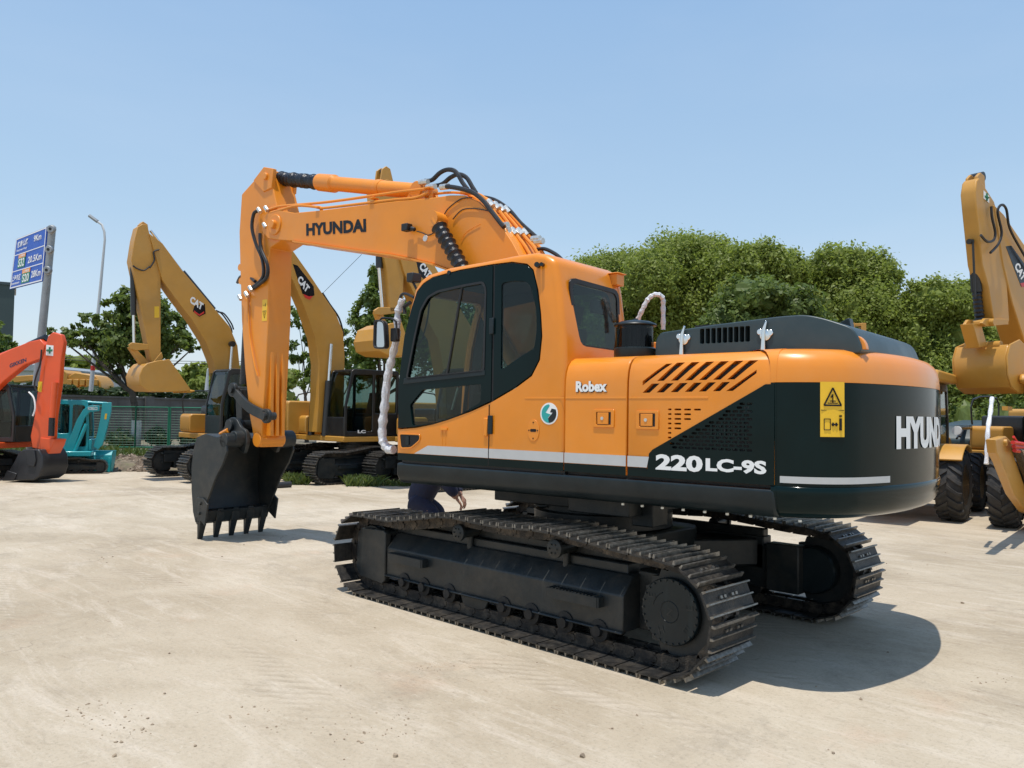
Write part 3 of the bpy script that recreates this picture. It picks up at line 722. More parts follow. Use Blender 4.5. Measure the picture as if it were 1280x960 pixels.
# door frame: black pressed frame with two glasses; quarter window behind it
xs = LY(616.5, 400, YS).x
dr = [pnt for pnt in blk if pnt[0] > xs + .012]; dr_full = shrink(blk, .012)
def clip(pts, x, keep_gt):
    out = []; n = len(pts)
    for i in range(n):
        a = pts[i]; b = pts[(i + 1) % n]; ia = (a[0] > x) == keep_gt; ib = (b[0] > x) == keep_gt
        if ia: out.append(a)
        if ia != ib:
            t = (x - a[0]) / (b[0] - a[0]); out.append((x, a[1] + t * (b[1] - a[1])))
    return out
door_o = clip(dr_full, xs + .01, True); qtr_o = clip(dr_full, xs - .012, False)
ug = roundpoly(F0.xz([(509.5, 473), (519, 424), (527, 388), (536, 372), (548, 365), (579, 358), (604, 353.5), (607.5, 362), (605, 463)], YS), .03)
lg = roundpoly(F0.xz([(513, 506), (529, 487), (602, 480), (601, 503), (575, 519), (548, 528), (516, 532)], YS), .02)
bm = BM(); prism(bm, door_o, YS - .035, YS + .006, 'y', [ug, lg])
bm2 = BM(); zt_ = LY(617, 331, YS).z; zb_2 = LY(617, 502, YS).z; box(bm2, xs - .014, xs + .012, YS - .03, YS - .004, zb_2, zt_); obj('door_post', bm2, 'black', cab)
door = obj('door', bm, 'dark', cab, bevel=.006)
for nm, g in (('door_glass', ug), ('lower_glass', lg)):
    bm = BM(); prism(bm, shrink(g, -.012), YS - .012, YS - .008, 'y'); obj(nm, bm, 'glass', door)
sb = BM(); prism(sb, shrink(ug, -.014), YS + .004, YS + .012, 'y', [shrink(ug, .006)]); obj('door_seal', sb, 'black', door)
sb = BM(); a = F0.px(577, 359, y=YS); b = F0.px(558.5, 468, y=YS); tube(sb, [(a.x, YS - .006, a.z), (b.x, YS - .006, b.z)], .013, 6); obj('sliding_window_bar', sb, 'black', door)
sb = BM(); bar = F0.xz([(506, 473), (607, 463), (607, 469), (505, 480)], YS); prism(sb, bar, YS + .006, YS + .012, 'y'); obj('belt_moulding', sb, 'rail', door, bevel=.003)
ig = roundpoly(F0.xz([(627, 354), (641, 351.5), (656, 351.5), (663, 357), (670, 385), (671, 410), (668, 435), (650, 446), (626, 463)], YS), .03)
bm = BM(); prism(bm, qtr_o, YS - .03, YS + .002, 'y', [ig]); qf = obj('quarter_window_frame', bm, 'dark', cab, bevel=.003)
bm = BM(); prism(bm, shrink(ig, -.015), YS - .012, YS - .008, 'y'); obj('quarter_glass', bm, 'glass', qf)
sb = BM()
for z0, z1 in ((2.52, 2.66), (1.66, 1.82)):
    box(sb, xs - .02, xs + .03, YS + .004, YS + .022, z0, z1)
obj('hinge', sb, 'rail', cab, bevel=.006)
sb = BM(); qd = LY(562, 341, YS); cyl(sb, (qd.x, YS, qd.z), (qd.x, YS + .014, qd.z), .02, seg=16); obj('door_stop', sb, 'rail', cab)
sb = BM(); qd = LY(673, 332, YS); cyl(sb, (qd.x, YS, qd.z), (qd.x - .02, YS + .05, qd.z), .022, seg=14); cyl(sb, (qd.x - .05, YS, qd.z), (qd.x - .06, YS + .04, qd.z), .016, seg=14); obj('door_catch', sb, 'rail', cab)
# lower cab details
sk = [(1.425, 1.387), (1.425, 1.452), (-.508, 1.452), (-.508, 1.387)]
flat('skirt', sk, 'dark', cab)
s0 = LY(518, 566, YS).x; s1 = LY(535, 555, YS).x
flat('stripe', [(s0, 1.4555), (s1, 1.535), (-.508, 1.535), (-.508, 1.4555)], 'silver', cab)
xg = LY(611, 560, YS).x
bm = BM(); box(bm, xg - .0045, xg + .0045, YS + .0005, YS + .0042, 1.388, LY(612, 506, YS).z); obj('door_gap', bm, 'decal_black', cab)
bm = BM(); box(bm, xg + .01, xg + .055, YS + .0005, YS + .018, 1.64, 1.80); obj('hinge', bm, 'orange', cab, bevel=.008)
ho = roundpoly(F0.xz([(500.5, 543), (525, 544), (524.5, 550), (514, 559), (502, 559.5)], YS), .02)
bm = BM(); prism(bm, ho, YS + .0006, YS + .004, 'y'); hd = obj('step_recess', bm, 'decal_black', cab)
bm = BM(); prism(bm, shrink(ho, -.012), YS + .0006, YS + .008, 'y', [ho]); obj('recess_rim', bm, 'orange', hd, bevel=.002)
ho = roundpoly(F0.xz([(508, 545), (512, 545), (512, 556), (508, 556)], YS), .01); bm = BM(); prism(bm, ho, YS + .0042, YS + .012, 'y'); obj('recess_handle', bm, 'rail', hd)
bm = BM(); a = LY(553, 536, YS); box(bm, a.x - .065, a.x + .02, YS + .0006, YS + .012, a.z - .012, a.z + .008); box(bm, a.x - .045, a.x - .04, YS + .0005, YS + .003, 1.54, a.z - .01); box(bm, a.x - .005, a.x, YS + .0005, YS + .003, 1.54, a.z - .01); obj('door_handle', bm, 'orange2', cab, bevel=.002)
bm = BM(); box(bm, -.508, LY(656, 500, YS).x, YS + .0003, YS + .003, 1.963, 1.975); obj('crease', bm, 'orange2', cab, bevel=.001)
a = LY(686.5, 517, YS)
bm = BM(); cyl(bm, (a.x, YS + .0005, a.z), (a.x, YS + .003, a.z), .088, seg=40); em = obj('round_emblem', bm, 'white', cab)
def disc_poly(pts): return [(a.x - u * .075, a.z + v * .075) for u, v in pts]
cirL = [(math.cos(t), math.sin(t)) for t in np.linspace(PI * .5, PI * 1.5, 14)]
bm = BM(); prism(bm, disc_poly(cirL + [(.15, -1), (-.15, -.45), (.25, -.1), (-.35, .25), (.1, .9)][:3] + [(-.45, .1), (.1, .85)]), YS + .0035, YS + .0045, 'y'); obj('emblem_mark', bm, 'teal_label', em)
cirR = [(math.cos(t), math.sin(t)) for t in np.linspace(-PI * .5, PI * .15, 12)]
bm = BM(); prism(bm, disc_poly(cirR + [(.35, .55), (.15, .15), (.5, .1), (-.1, -.5)]), YS + .0035, YS + .0045, 'y'); obj('emblem_mark', bm, 'rail', em)
a2 = LY(667, 538, YS)
bm = BM(); prism(bm, [(a2.x + .062 * math.cos(t), a2.z + .09 * math.sin(t)) for t in np.linspace(0, 2 * PI, 28)[:-1]], YS + .0005, YS + .005, 'y'); ex = obj('cover_plate', bm, 'orange', cab, bevel=.002)
bm = BM(); prism(bm, rrect(a2.x - .032, a2.x + .032, a2.z - .012, a2.z + .012, .011), YS + .0055, YS + .0065, 'y')
for dx_, dz_ in ((.045, 0), (-.045, 0), (0, .065), (0, -.065)): cyl(bm, (a2.x + dx_, YS + .005, a2.z + dz_), (a2.x + dx_, YS + .008, a2.z + dz_), .006, seg=8)
obj('cover_slot', bm, 'decal_black', ex)
# interior
bm = BM(); prism(bm, shrink(co, .08), CY0 + .062, CY0 + .066, 'y', [roundpoly([(1.27, 1.78), (1.17, 2.87), (.5, 2.94), (-.25, 2.96), (-.3, 2.37), (.3, 1.84)], .1)])
box(bm, -.42, 1.30, CY0 + .07, CY1 - .06, 1.45, 1.50); box(bm, -.3, 1.0, CY0 + .1, CY1 - .1, 3.02, 3.04)
obj('cab_lining', bm, 'interior', cab)
bm = BM(); box(bm, .0, .52, .60, 1.12, 1.50, 1.86); prism(bm, roundpoly([(.52, 1.86), (.52, 1.98), (.08, 1.98), (-.10, 2.62), (-.22, 2.60), (-.06, 1.86)], .05), .60, 1.10, 'y'); prism(bm, roundpoly([(-.12, 2.62), (-.17, 2.80), (-.26, 2.79), (-.22, 2.62)], .03), .72, .98, 'y')
obj('seat', bm, 'interior', cab, bevel=.03)
bm = BM(); box(bm, .15, .62, .48, .60, 1.5, 2.06); box(bm, .15, .62, 1.12, 1.22, 1.5, 2.02); cyl(bm, (.55, .54, 2.06), (.6, .54, 2.22), .02); cyl(bm, (.55, 1.17, 2.02), (.6, 1.17, 2.2), .02); prism(bm, roundpoly([(1.15, 1.5), (1.18, 2.0), (1.10, 2.15), (1.0, 2.10), (1.02, 1.5)], .04), .46, .64, 'y')
obj('console', bm, 'interior', cab, bevel=.015)
bm = BM(); tube(bm, [(1.0, .75, 1.5), (.93, .75, 2.1)], .018); tube(bm, [(1.0, .95, 1.5), (.93, .95, 2.1)], .018); obj('travel_lever', bm, 'black', cab)
bm = BM(); a = F0.px(573, 484, y=1.15); b = F0.px(565, 512, y=1.15); tube(bm, [b, a], .012); ll = obj('lock_lever', bm, 'zinc', cab); bm = BM(); a3 = F0.px(573, 484, y=1.15); cyl(bm, a3, (a3.x - .01, 1.15, a3.z + .10), .022); obj('lever_grip', bm, 'red', ll)
bm = BM(); a = F0.px(537, 376, y=1.28); b = F0.px(534, 400, y=1.28); c_ = F0.px(527, 425, y=1.28); d_ = F0.px(518, 435, y=1.28); tube(bm, [a, b, c_, d_], .008, 6, smooth=4); obj('grab_handle', bm, 'black', cab)
bm = BM(); box(bm, -.40, -.36, .62, .80, 2.72, 2.84); obj('rear_lamp', bm, 'black', cab, bevel=.01)
# front-edge fittings: lamp, mirror, wrapped handrail
bm = BM(); a = F0.px(516, 347, y=1.30); box(bm, a.x - .04, a.x + .05, 1.22, 1.34, a.z - .045, a.z + .045); cyl(bm, (a.x, 1.30, a.z - .04), F0.px(521, 362, y=1.28), .012); HP('cab_work_light', bm, 'black', bevel=.015)
bm = BM(); MY = 1.42
mo = roundpoly(F0.xz([(468, 399), (481, 401), (483, 436), (467, 436)], MY), .05)
prism(bm, mo, MY - .03, MY + .012, 'y', [shrink(mo, .016)]); prism(bm, mo, MY - .045, MY - .03, 'y')
mr = HP('side_mirror', bm, 'black', bevel=.004); bm = BM(); prism(bm, shrink(mo, .012), MY - .028, MY - .006, 'y'); obj('mirror_face', bm, 'mirrorglass', mr)
bm = BM(); tube(bm, [F0.px(475, 430, y=MY - .04), F0.px(475, 400, y=MY - .04), F0.px(478, 397.5, y=MY - .04), F0.px(490, 398, y=MY - .04), F0.px(495, 402, y=MY - .04), F0.px(497, 424, y=MY - .06)], .011, 6); obj('mirror_bracket', bm, 'black', mr)
bm = BM(); a = F0.px(494, 418, y=MY - .08); box(bm, a.x - .04, a.x + .04, a.y - .03, a.y + .03, a.z - .07, a.z + .06); obj('mirror_mount', bm, 'black', mr, bevel=.01)
bm = BM(); HY = 1.22
tube(bm, [F0.px(*p_, y=HY) for p_ in ((503, 374), (497, 392), (496, 420), (490, 447), (484, 475), (481, 505), (478, 535), (479, 552), (485, 561), (492, 562))], .035, 10, smooth=6, rf=lambda i, n: .030 + .012 * min(1, i / (n * .6)) + .005 * math.sin(i * 1.7) + .004 * math.sin(i * 4.1))
HP('wrapped_handrail', bm, 'wrap')
bm = BM(); tube(bm, [F0.px(518, 372, y=HY), F0.px(507, 367, y=HY), F0.px(501, 370, y=HY), F0.px(499, 380, y=HY)], .014, 6, smooth=3); tube(bm, [F0.px(513, 378, y=HY), F0.px(505, 384, y=HY), F0.px(506, 392, y=HY)], .02, 6); HP('handrail_bracket', bm, 'black')
bm = BM(); a = F0.px(762, 349, y=.52); box(bm, a.x - .09, a.x + .02, .42, .54, a.z - .06, a.z + .04); box(bm, a.x - .11, a.x + .0, .41, .56, a.z + .04, a.z + .05); HP('roof_lamp_bracket', bm, 'orange2', bevel=.005)
bm = BM(); tube(bm, [F0.px(766, 352, y=.45), F0.px(771, 366, y=.44), F0.px(776, 400, y=.42), F0.px(781, 436, y=.40)], .03, 8); HP('rear_guard_post', bm, 'orange')

# ---- boom
HB = .235
bt = [(333, 268), (345, 262), (368, 266), (400, 263), (455, 256), (490, 252), (540, 247), (562, 244), (580, 244), (598, 252), (613, 266), (628, 284), (640, 302), (655, 330), (672, 372), (690, 420), (700, 470)]
bb = [(655, 480), (630, 440), (610, 395), (592, 362), (575, 344), (560, 336), (540, 329), (515, 323), (490, 318), (455, 313.5), (410, 307), (368, 301), (350, 300), (335, 298), (328, 290), (327, 280)]
bo = F0.xz(bt + bb, HB)
bm = BM(); prism(bm, bo, -HB, HB, 'y')
boom = HP('boom', bm, 'orange2', bevel=.008, sharp=28)
bm = BM(); bbx = F0.xz(bb[3:12], HB)
lo = [(x, z) for x, z in bbx]
def strip(bm, pts, y0, y1, t):
    for (xa, za), (xb, zb) in zip(pts, pts[1:]):
        d = Vector((xb - xa, 0, zb - za)); l = d.length; d.normalize(); n_ = Vector((-d.z, 0, d.x))
        if n_.z > 0: n_ = -n_
        prism(bm, [(xa, za), (xb, zb), (xb + n_.x * t, zb + n_.z * t), (xa + n_.x * t, za + n_.z * t)], y0, y1, 'y')
strip(bm, lo, -HB - .03, HB + .03, .02); obj('bottom_flange', bm, 'orange2', boom)
bm = BM(); a = LY(366, 284, HB); cyl(bm, (a.x - .0, -HB - .06, a.z), (a.x, HB + .06, a.z), .001)
nose = LY(344, 281, HB); bm = BM(); cyl(bm, (nose.x, -HB - .02, nose.z), (nose.x, HB + .02, nose.z), .14, seg=30); cyl(bm, (nose.x, -HB - .07, nose.z), (nose.x, HB + .07, nose.z), .06, seg=20); obj('nose_boss', bm, 'orange2', boom, bevel=.008)
a = LY(383, 295, HB); b = LY(458, 290, HB)
hgt = LY(385, 279, HB).z - a.z
ax_ = (b - a); L_ = math.hypot(b.x - a.x, b.z - a.z); ux = Vector((b.x - a.x, 0, b.z - a.z)).normalized(); uz = Vector((.06, 0, 1)).normalized()
letters('lettering', 'HYUNDAI', hgt, lambda u, v: (a.x + ux.x * u + uz.x * v, HB + .003, a.z + ux.z * u + uz.z * v), 'decal_black', boom, bold=.05, width=L_, shear=.0)
for xp, za_, zb_ in ((401, 263.5, 306), (570, 300, 345), (465, 256, 268), (537, 247, 262)):
    bm = BM(); p0 = LY(xp, za_, HB); p1 = LY(xp - 1, zb_, HB)
# pins, lamps, cables
a = LY(553, 277, HB)
bm = BM(); cyl(bm, (a.x, -HB - .13, a.z), (a.x, HB + .13, a.z), .085, seg=24); obj('cylinder_pin_boss', bm, 'orange2', boom, bevel=.01)
bm = BM(); cyl(bm, (a.x, HB + .13, a.z), (a.x, HB + .145, a.z), .05, seg=20); obj('pin_cap', bm, 'zinc', boom)
a = LY(516, 286, HB); bm = BM(); box(bm, a.x - .03, a.x + .07, HB + .03, HB + .12, a.z - .04, a.z + .045); cyl(bm, (a.x - .03, HB + .06, a.z - .01), (a.x - .09, HB + .05, a.z - .03), .025); lamp_ = obj('boom_work_light', bm, 'black', boom, bevel=.01)
bm = BM(); b_ = LY(532, 298, HB); cyl(bm, (b_.x, HB, b_.z), (b_.x, HB + .01, b_.z), .035, seg=18); obj('round_reflector', bm, 'white', boom)
def cable(name, pxs, y, r=.006, m='hose', parent=None, sm=5, seg=6):
    bm = BM(); tube(bm, [F0.px(p_[0], p_[1], y=(p_[2] if len(p_) > 2 else y)) for p_ in pxs], r, seg, smooth=sm); return obj(name, bm, m, parent) if parent else HP(name, bm, m)
cable('lamp_cable', [(521, 289), (528, 291), (535, 294), (542, 291), (548, 284)], HB + .02, .007, parent=boom)
cable('grease_line', [(554, 271), (559, 262), (568, 254), (578, 248), (590, 247)], HB + .012, .006, parent=boom)
cable('grease_line', [(566, 274), (574, 265), (582, 261), (597, 261), (612, 264)], HB + .012, .006, parent=boom)
cable('grease_line', [(576, 301), (583, 290), (600, 280)], HB + .008, .003, 'orange2', parent=boom)
# boom cylinders, one each side, rods in black sleeves
for sy in (1, -1):
    yb = sy * (HB + .12)
    P0 = F0.px(553, 277, y=HB); P1 = Vector((1.42, 0, 1.35)); A = Vector((P0.x, yb, P0.z)); B = Vector((P1.x, yb, P1.z))
    P575 = F0.px(577, 334, y=HB + .12); d_ = Vector((P575.x - A.x, 0, P575.z - A.z)).normalized(); B = A + d_ * 2.35
    bm = BM(); n = 13; prof = []
    for k in range(n * 3): prof.append((.070 + .020 * (1 if k % 3 == 1 else 0) + .004 * math.sin(k * 1.3), .10 + k * .027))
    lathe(bm, A, d_, [(0, .10)] + prof + [(0, prof[-1][1])], 20); s_ = HP('boom_cylinder_sleeve', bm, 'sleeve', sharp=60)
    bm = BM(); cyl(bm, A + d_ * 1.1, B, .085, seg=20); cyl(bm, A + d_ * 1.05, A + d_ * 1.15, .10, seg=20); obj('boom_cylinder_barrel', bm, 'orange2', s_)
    bm = BM(); lathe(bm, A + Vector((0, -.05, 0)), (0, 1, 0), [(.09, 0), (.09, .1)], 20); cyl(bm, A, A + d_ * .12, .055); obj('rod_eye', bm, 'orange2', s_)
# hydraulic steel lines along the boom's top and the hoses between them
lines = [
 (.20, [(334, 263), (345, 259), (358, 257), (400, 253.5), (440, 248.5), (490, 241), (515, 238), (532, 236)], .018),
 (.22, [(338, 266), (352, 262), (372, 257), (398, 259), (405, 260), (440, 256), (490, 250), (520, 247), (536, 240)], .018),
 (.10, [(405, 268), (450, 262), (500, 252), (520, 250), (540, 243), (575, 241), (598, 251), (620, 275), (640, 305), (652, 325)], .015),
]
for y_, pp, r_ in lines: cable('hydraulic_line', pp, y_, r_, 'orange2', parent=boom, sm=4, seg=8)
fan = [(606, 246), (614, 252), (618, 254), (622, 254)]
starts = [(604, 243), (611, 247), (617, 251), (624, 253)]
ends = [(648, 317), (660, 314), (669, 312), (676, 312)]
for k, (s_, e_) in enumerate(zip(starts, ends)):
    y_ = .16 - .09 * k
    cable('hydraulic_line', [(s_[0] - 28 + 3 * k, s_[1] - 2 + 1 * k), (s_[0] - 10, s_[1] - 1), (s_[0] + 4, s_[1] + 7), (s_[0] + (e_[0] - s_[0]) * .4, s_[1] + (e_[1] - s_[1]) * .38), (s_[0] + (e_[0] - s_[0]) * .75, s_[1] + (e_[1] - s_[1]) * .74), e_, (e_[0] + 14, e_[1] + 30)], y_, .020, 'orange2', parent=boom, sm=4, seg=8)
    bm = BM()
    for t in (.12, .60):
        x_ = s_[0] + (e_[0] - s_[0]) * t + (4 if t < .3 else 2); z_ = s_[1] + (e_[1] - s_[1]) * t + 2; g0 = F0.px(x_ - 3, z_ - 3, y=y_); g1 = F0.px(x_ + 3, z_ + 4, y=y_); cyl(bm, g0, g1, .034, seg=6)
    obj('pipe_fitting', bm, 'zinc', boom)
cable('hydraulic_hose', [(558, 233), (572, 235), (590, 240), (603, 250), (615, 265), (625, 278), (630, 284)], .24, .026, parent=boom, sm=5, seg=8)
cable('hydraulic_hose', [(531, 226), (540, 225), (550, 216), (560, 212), (570, 215), (578, 228), (584, 236)], .08, .026, parent=boom, sm=5, seg=8)
cable('hydraulic_hose', [(540, 233), (553, 230), (563, 222), (573, 218), (583, 222), (590, 233), (595, 241)], .0, .026, parent=boom, sm=5, seg=8)
cable('hydraulic_hose', [(600, 246), (618, 250), (636, 262), (650, 278), (663, 290), (672, 298)], -.12, .024, parent=boom, sm=5, seg=8)
cable('hydraulic_hose', [(670, 312), (680, 311), (690, 315), (700, 322), (712, 336)], -.1, .020, parent=boom, sm=5, seg=8)
bm = BM()
for x_, z_ in ((530, 227), (539, 233), (556, 233), (632, 287), (630, 281), (674, 301), (670, 298)): g0 = F0.px(x_ - 5, z_ + 1, y=.15); g1 = F0.px(x_ + 5, z_, y=.15); cyl(bm, g0, g1, .034, seg=8)
obj('hose_fitting', bm, 'zinc', boom)
for x_, z_ in ((400, 263), (468, 252), (537, 240)):
    bm = BM(); c0 = LY(x_, z_ + 6, .2); box(bm, c0.x - .025, c0.x + .025, .17, .19, c0.z - .06, c0.z + .10); box(bm, c0.x - .04, c0.x + .04, .16, .26, c0.z + .085, c0.z + .10); obj('pipe_clamp', bm, 'orange2', boom, bevel=.004)

# ---- arm cylinder
A = F0.px(335, 222, y=0); Bp = F0.px(530, 240, y=0); C1 = F0.px(401, 228, y=0)
d_ = (Bp - A).normalized(); L0 = (C1 - A).length
bm = BM(); prof = []; n = int(L0 / .03)
for k in range(n): prof.append((.095 + .012 * math.sin(k * 1.9) + .008 * math.sin(k * .7), .04 + k * (L0 - .04) / n))
lathe(bm, A, d_, [(0, .03)] + prof + [(.09, L0), (0, L0)], 24, .95); acs = HP('arm_cylinder_sleeve', bm, 'sleeve', sharp=60)
LT = (Bp - A).length
bm = BM(); lathe(bm, A, d_, [(0, L0 - .02), (.115, L0 - .02), (.118, L0 + .30), (.095, L0 + .33), (.095, LT - .1), (.08, LT), (0, LT)], 28); lathe(bm, A, d_, [(.100, LT * .74), (.103, LT * .745), (.103, LT * .765), (.1, LT * .77)], 28)
obj('arm_cylinder_barrel', bm, 'orange2', acs)
bm = BM(); cyl(bm, (Bp.x, -.14, Bp.z), (Bp.x, .14, Bp.z), .10, seg=24); prism(bm, [(Bp.x + .12, Bp.z - .02), (Bp.x - .10, Bp.z - .02), (Bp.x - .22, Bp.z - .25), (Bp.x + .3, Bp.z - .25)], .09, .13, 'y'); prism(bm, [(Bp.x + .12, Bp.z - .02), (Bp.x - .10, Bp.z - .02), (Bp.x - .22, Bp.z - .25), (Bp.x + .3, Bp.z - .25)], -.13, -.09, 'y'); obj('cylinder_bracket', bm, 'orange2', boom, bevel=.006)

# ---- arm (stick)
HA = .185
ao = F0.xz([(302, 243), (318, 225), (331, 210), (338, 212), (341, 235), (347, 262), (352, 300), (337, 310), (335, 400), (331, 480), (326, 559), (319, 558), (312, 520), (306, 460), (302, 400), (300, 330), (299, 290)], HA)
bm = BM(); prism(bm, ao, -HA, HA, 'y')
arm = HP('arm', bm, 'orange2', bevel=.012, sharp=28)
bm = BM(); e0 = F0.xz([(318, 226), (331, 209), (343, 211), (341, 235), (330, 240)], HA)
for y0, y1 in ((HA - .04, HA + .02), (-HA - .02, -HA + .04)): prism(bm, e0, y0, y1, 'y')
pe = LY(334, 221, HA); cyl(bm, (pe.x, -HA - .05, pe.z), (pe.x, HA + .05, pe.z), .05, seg=18); obj('cylinder_ear', bm, 'orange2', arm, bevel=.008)
bm = BM(); a = LY(331, 386, HA); 
prism(bm, rrect(a.x - .06, a.x + .06, a.z - .17, a.z + .13, .01), HA + .0005, HA + .003, 'y'); sk_ = obj('warning_label', bm, 'yellow_label', arm)
bm = BM(); zz = a.z - .07
for u0, u1 in (((-.04, .04), (.04, .04)), ((.04, .04), (0, -.06)), ((0, -.06), (-.04, .04)), ((0, .03), (0, -.02)), ((-.02, .15), (-.02, .10)), ((-.03, .12), (.03, .12))):
    tube(bm, [(a.x + u0[0], HA + .004, zz + u0[1]), (a.x + u1[0], HA + .004, zz + u1[1])], .003, 4)
obj('pictogram', bm, 'decal_black', sk_)
cable('hydraulic_hose', [(321, 264, HA + .05), (317, 268, HA + .06), (315, 285, HA + .07), (320, 305, HA + .06), (328, 325, HA + .04), (329, 345, HA + .04), (320, 356, HA + .03), (313, 360, HA + .02)], 0, .024, parent=arm, seg=8)
cable('hydraulic_hose', [(325, 292, HA + .05), (326, 310, HA + .06), (334, 330, HA + .06), (334, 345, HA + .05), (326, 354, HA + .04), (316, 361, HA + .02)], 0, .024, parent=arm, seg=8)
cable('hydraulic_hose', [(297, 353, -.05), (301, 346, .05), (310, 345, .12), (319, 352, HA + .03)], 0, .024, parent=arm, seg=8)
cable('hydraulic_line', [(313, 361, HA + .02), (310, 368, HA + .02), (311, 400, HA + .02), (313, 425, HA + .02), (318, 455, HA + .03), (322, 470, HA + .02)], 0, .013, 'orange2', parent=arm, seg=6)
bm = BM()
for x_, z_ in ((324, 263), (333, 261), (331, 282), (313, 361), (308, 368), (300, 372)): g = F0.px(x_, z_, y=HA + .05); cyl(bm, (g.x - .03, g.y, g.z - .03), (g.x + .03, g.y, g.z + .03), .028, seg=8)
obj('hose_fitting', bm, 'zinc', arm)
for x_, z_ in ((307, 335), (308, 352)):
    bm = BM(); g = F0.px(x_ - 2, z_, y=.1); cyl(bm, (g.x, .0, g.z), (g.x, .17, g.z), .05, seg=16); obj('cylinder_mount', bm, 'orange2', arm)
bm = BM(); g0 = F0.px(318, 275, y=0); g1 = F0.px(312, 480, y=0); cyl(bm, g0 + Vector((.02, 0, 0)), g1 + Vector((.12, 0, 0)), .075, seg=18); obj('bucket_cylinder', bm, 'sleeve', arm)
# ribs on the arm's rear face, foot boss
bm = BM(); tipz = LY(322, 556, HA); cyl(bm, (tipz.x, -HA - .02, tipz.z + .07), (tipz.x, HA + .02, tipz.z + .07), .10, seg=24); obj('arm_tip_boss', bm, 'orange2', arm, bevel=.01)
bm = BM(); a = LY(326, 500, HA)
for yy in (-.09, .0, .09):
    z0 = LY(330, 545, HA).z; z1 = LY(330, 440, HA).z; xq = LY(331, 480, HA).x; prism(bm, [(xq + .05, z0), (xq - .065, z0), (xq - .02, z1), (xq + .05, z1)], yy - .025, yy + .025, 'y')
obj('arm_rib', bm, 'orange2', arm, bevel=.006)

# ---- bucket, teeth on the ground, opening towards the machine
WB = .55
side_o = [(5.86, 1.48), (5.76, 1.40), (5.73, 1.27), (5.84, 1.08), (6.02, .87), (6.20, .56), (6.34, .32), (6.38, .24), (6.50, .24), (6.57, .38), (6.63, .71), (6.64, 1.0), (6.61, 1.25), (6.52, 1.44), (6.30, 1.50), (6.0, 1.46)]
bm = BM()
for y0, y1 in ((WB - .03, WB), (-WB, -WB + .03)): prism(bm, side_o, y0, y1, 'y')
back = [(6.38, .24), (6.50, .24), (6.57, .38), (6.63, .71), (6.64, 1.0), (6.61, 1.25), (6.52, 1.44), (6.30, 1.50), (6.0, 1.46), (5.80, 1.44)]
inner_b = [(5.80, 1.41), (6.0, 1.42), (6.28, 1.46), (6.49, 1.41), (6.575, 1.24), (6.60, 1.0), (6.59, .71), (6.535, .39), (6.46, .28), (6.38, .24)]
prism(bm, back[1:] + inner_b[:-1], -WB + .03, WB - .03, 'y')
bucket = HP('bucket', bm, 'chassis', bevel=.006)
bm = BM(); prism(bm, [(6.33, .40), (6.40, .24), (6.46, .21), (6.49, .25), (6.43, .42)], -WB, WB, 'y'); obj('cutting_edge', bm, 'chassis', bucket, bevel=.004)
for k in range(5):
    y_ = -WB + .06 + k * (2 * WB - .12) / 4; bm = BM()
    vs = []
    for (x_, z_, w_, t_) in ((6.36, .42, .045, .02), (6.40, .30, .062, .05), (6.42, .235, .058, .05), (6.425, .225, .05, .042), (6.465, .0, .036, .014)):
        vs.append([bm.verts.new((x_ + sx * t_, y_ + sy * w_, z_)) for sx, sy in ((-1, -1), (-1, 1), (1, 1), (1, -1))])
    for A_, B_ in zip(vs, vs[1:]):
        for i in range(4): bm.faces.new((A_[i], A_[(i + 1) % 4], B_[(i + 1) % 4], B_[i]))
    bm.faces.new(vs[0]); bm.faces.new(vs[-1]); obj('tooth', bm, 'chassis', bucket, bevel=.008)
for sy in (1, -1):
    bm = BM(); y0, y1 = sorted((sy * (WB + .002), sy * (WB + .028))); prism(bm, [(6.28, .60), (6.14, .52), (6.20, .22), (6.34, .30), (6.46, .34), (6.42, .6)], y0, y1, 'y')
    for cx_, cz_ in ((6.32, .52), (6.34, .38)): cyl(bm, (cx_, sy * (WB + .028), cz_), (cx_, sy * (WB + .05), cz_), .025, seg=6)
    obj('side_cutter', bm, 'chassis', bucket, bevel=.004)
for sy in (1, -1):
    bm = BM(); y0, y1 = sorted((sy * .235, sy * .285)); prism(bm, roundpoly([(5.74, 1.22), (5.66, 1.38), (5.70, 1.56), (5.84, 1.60), (5.95, 1.72), (6.10, 1.74), (6.22, 1.64), (6.34, 1.48), (6.0, 1.36)], .05), y0, y1, 'y'); obj('hinge_ear', bm, 'chassis', bucket, bevel=.008)
bm = BM()
for (x_, z_, r_) in ((5.80, 1.45, .10), (6.08, 1.62, .085)):
    cyl(bm, (x_, .20, z_), (x_, .42 if x_ < 6 else .33, z_), r_, seg=20); cyl(bm, (x_, -.20, z_), (x_, -.42 if x_ < 6 else -.33, z_), r_, seg=20)
cyl(bm, (5.80, .42, 1.45), (5.80, .46, 1.45), .06, seg=6); cyl(bm, (5.82, -WB, 1.42), (5.82, -.3, 1.42), .13, seg=24); cyl(bm, (5.82, .3, 1.42), (5.82, WB, 1.42), .10, seg=24)
obj('bucket_pin', bm, 'chassis', bucket, bevel=.006)
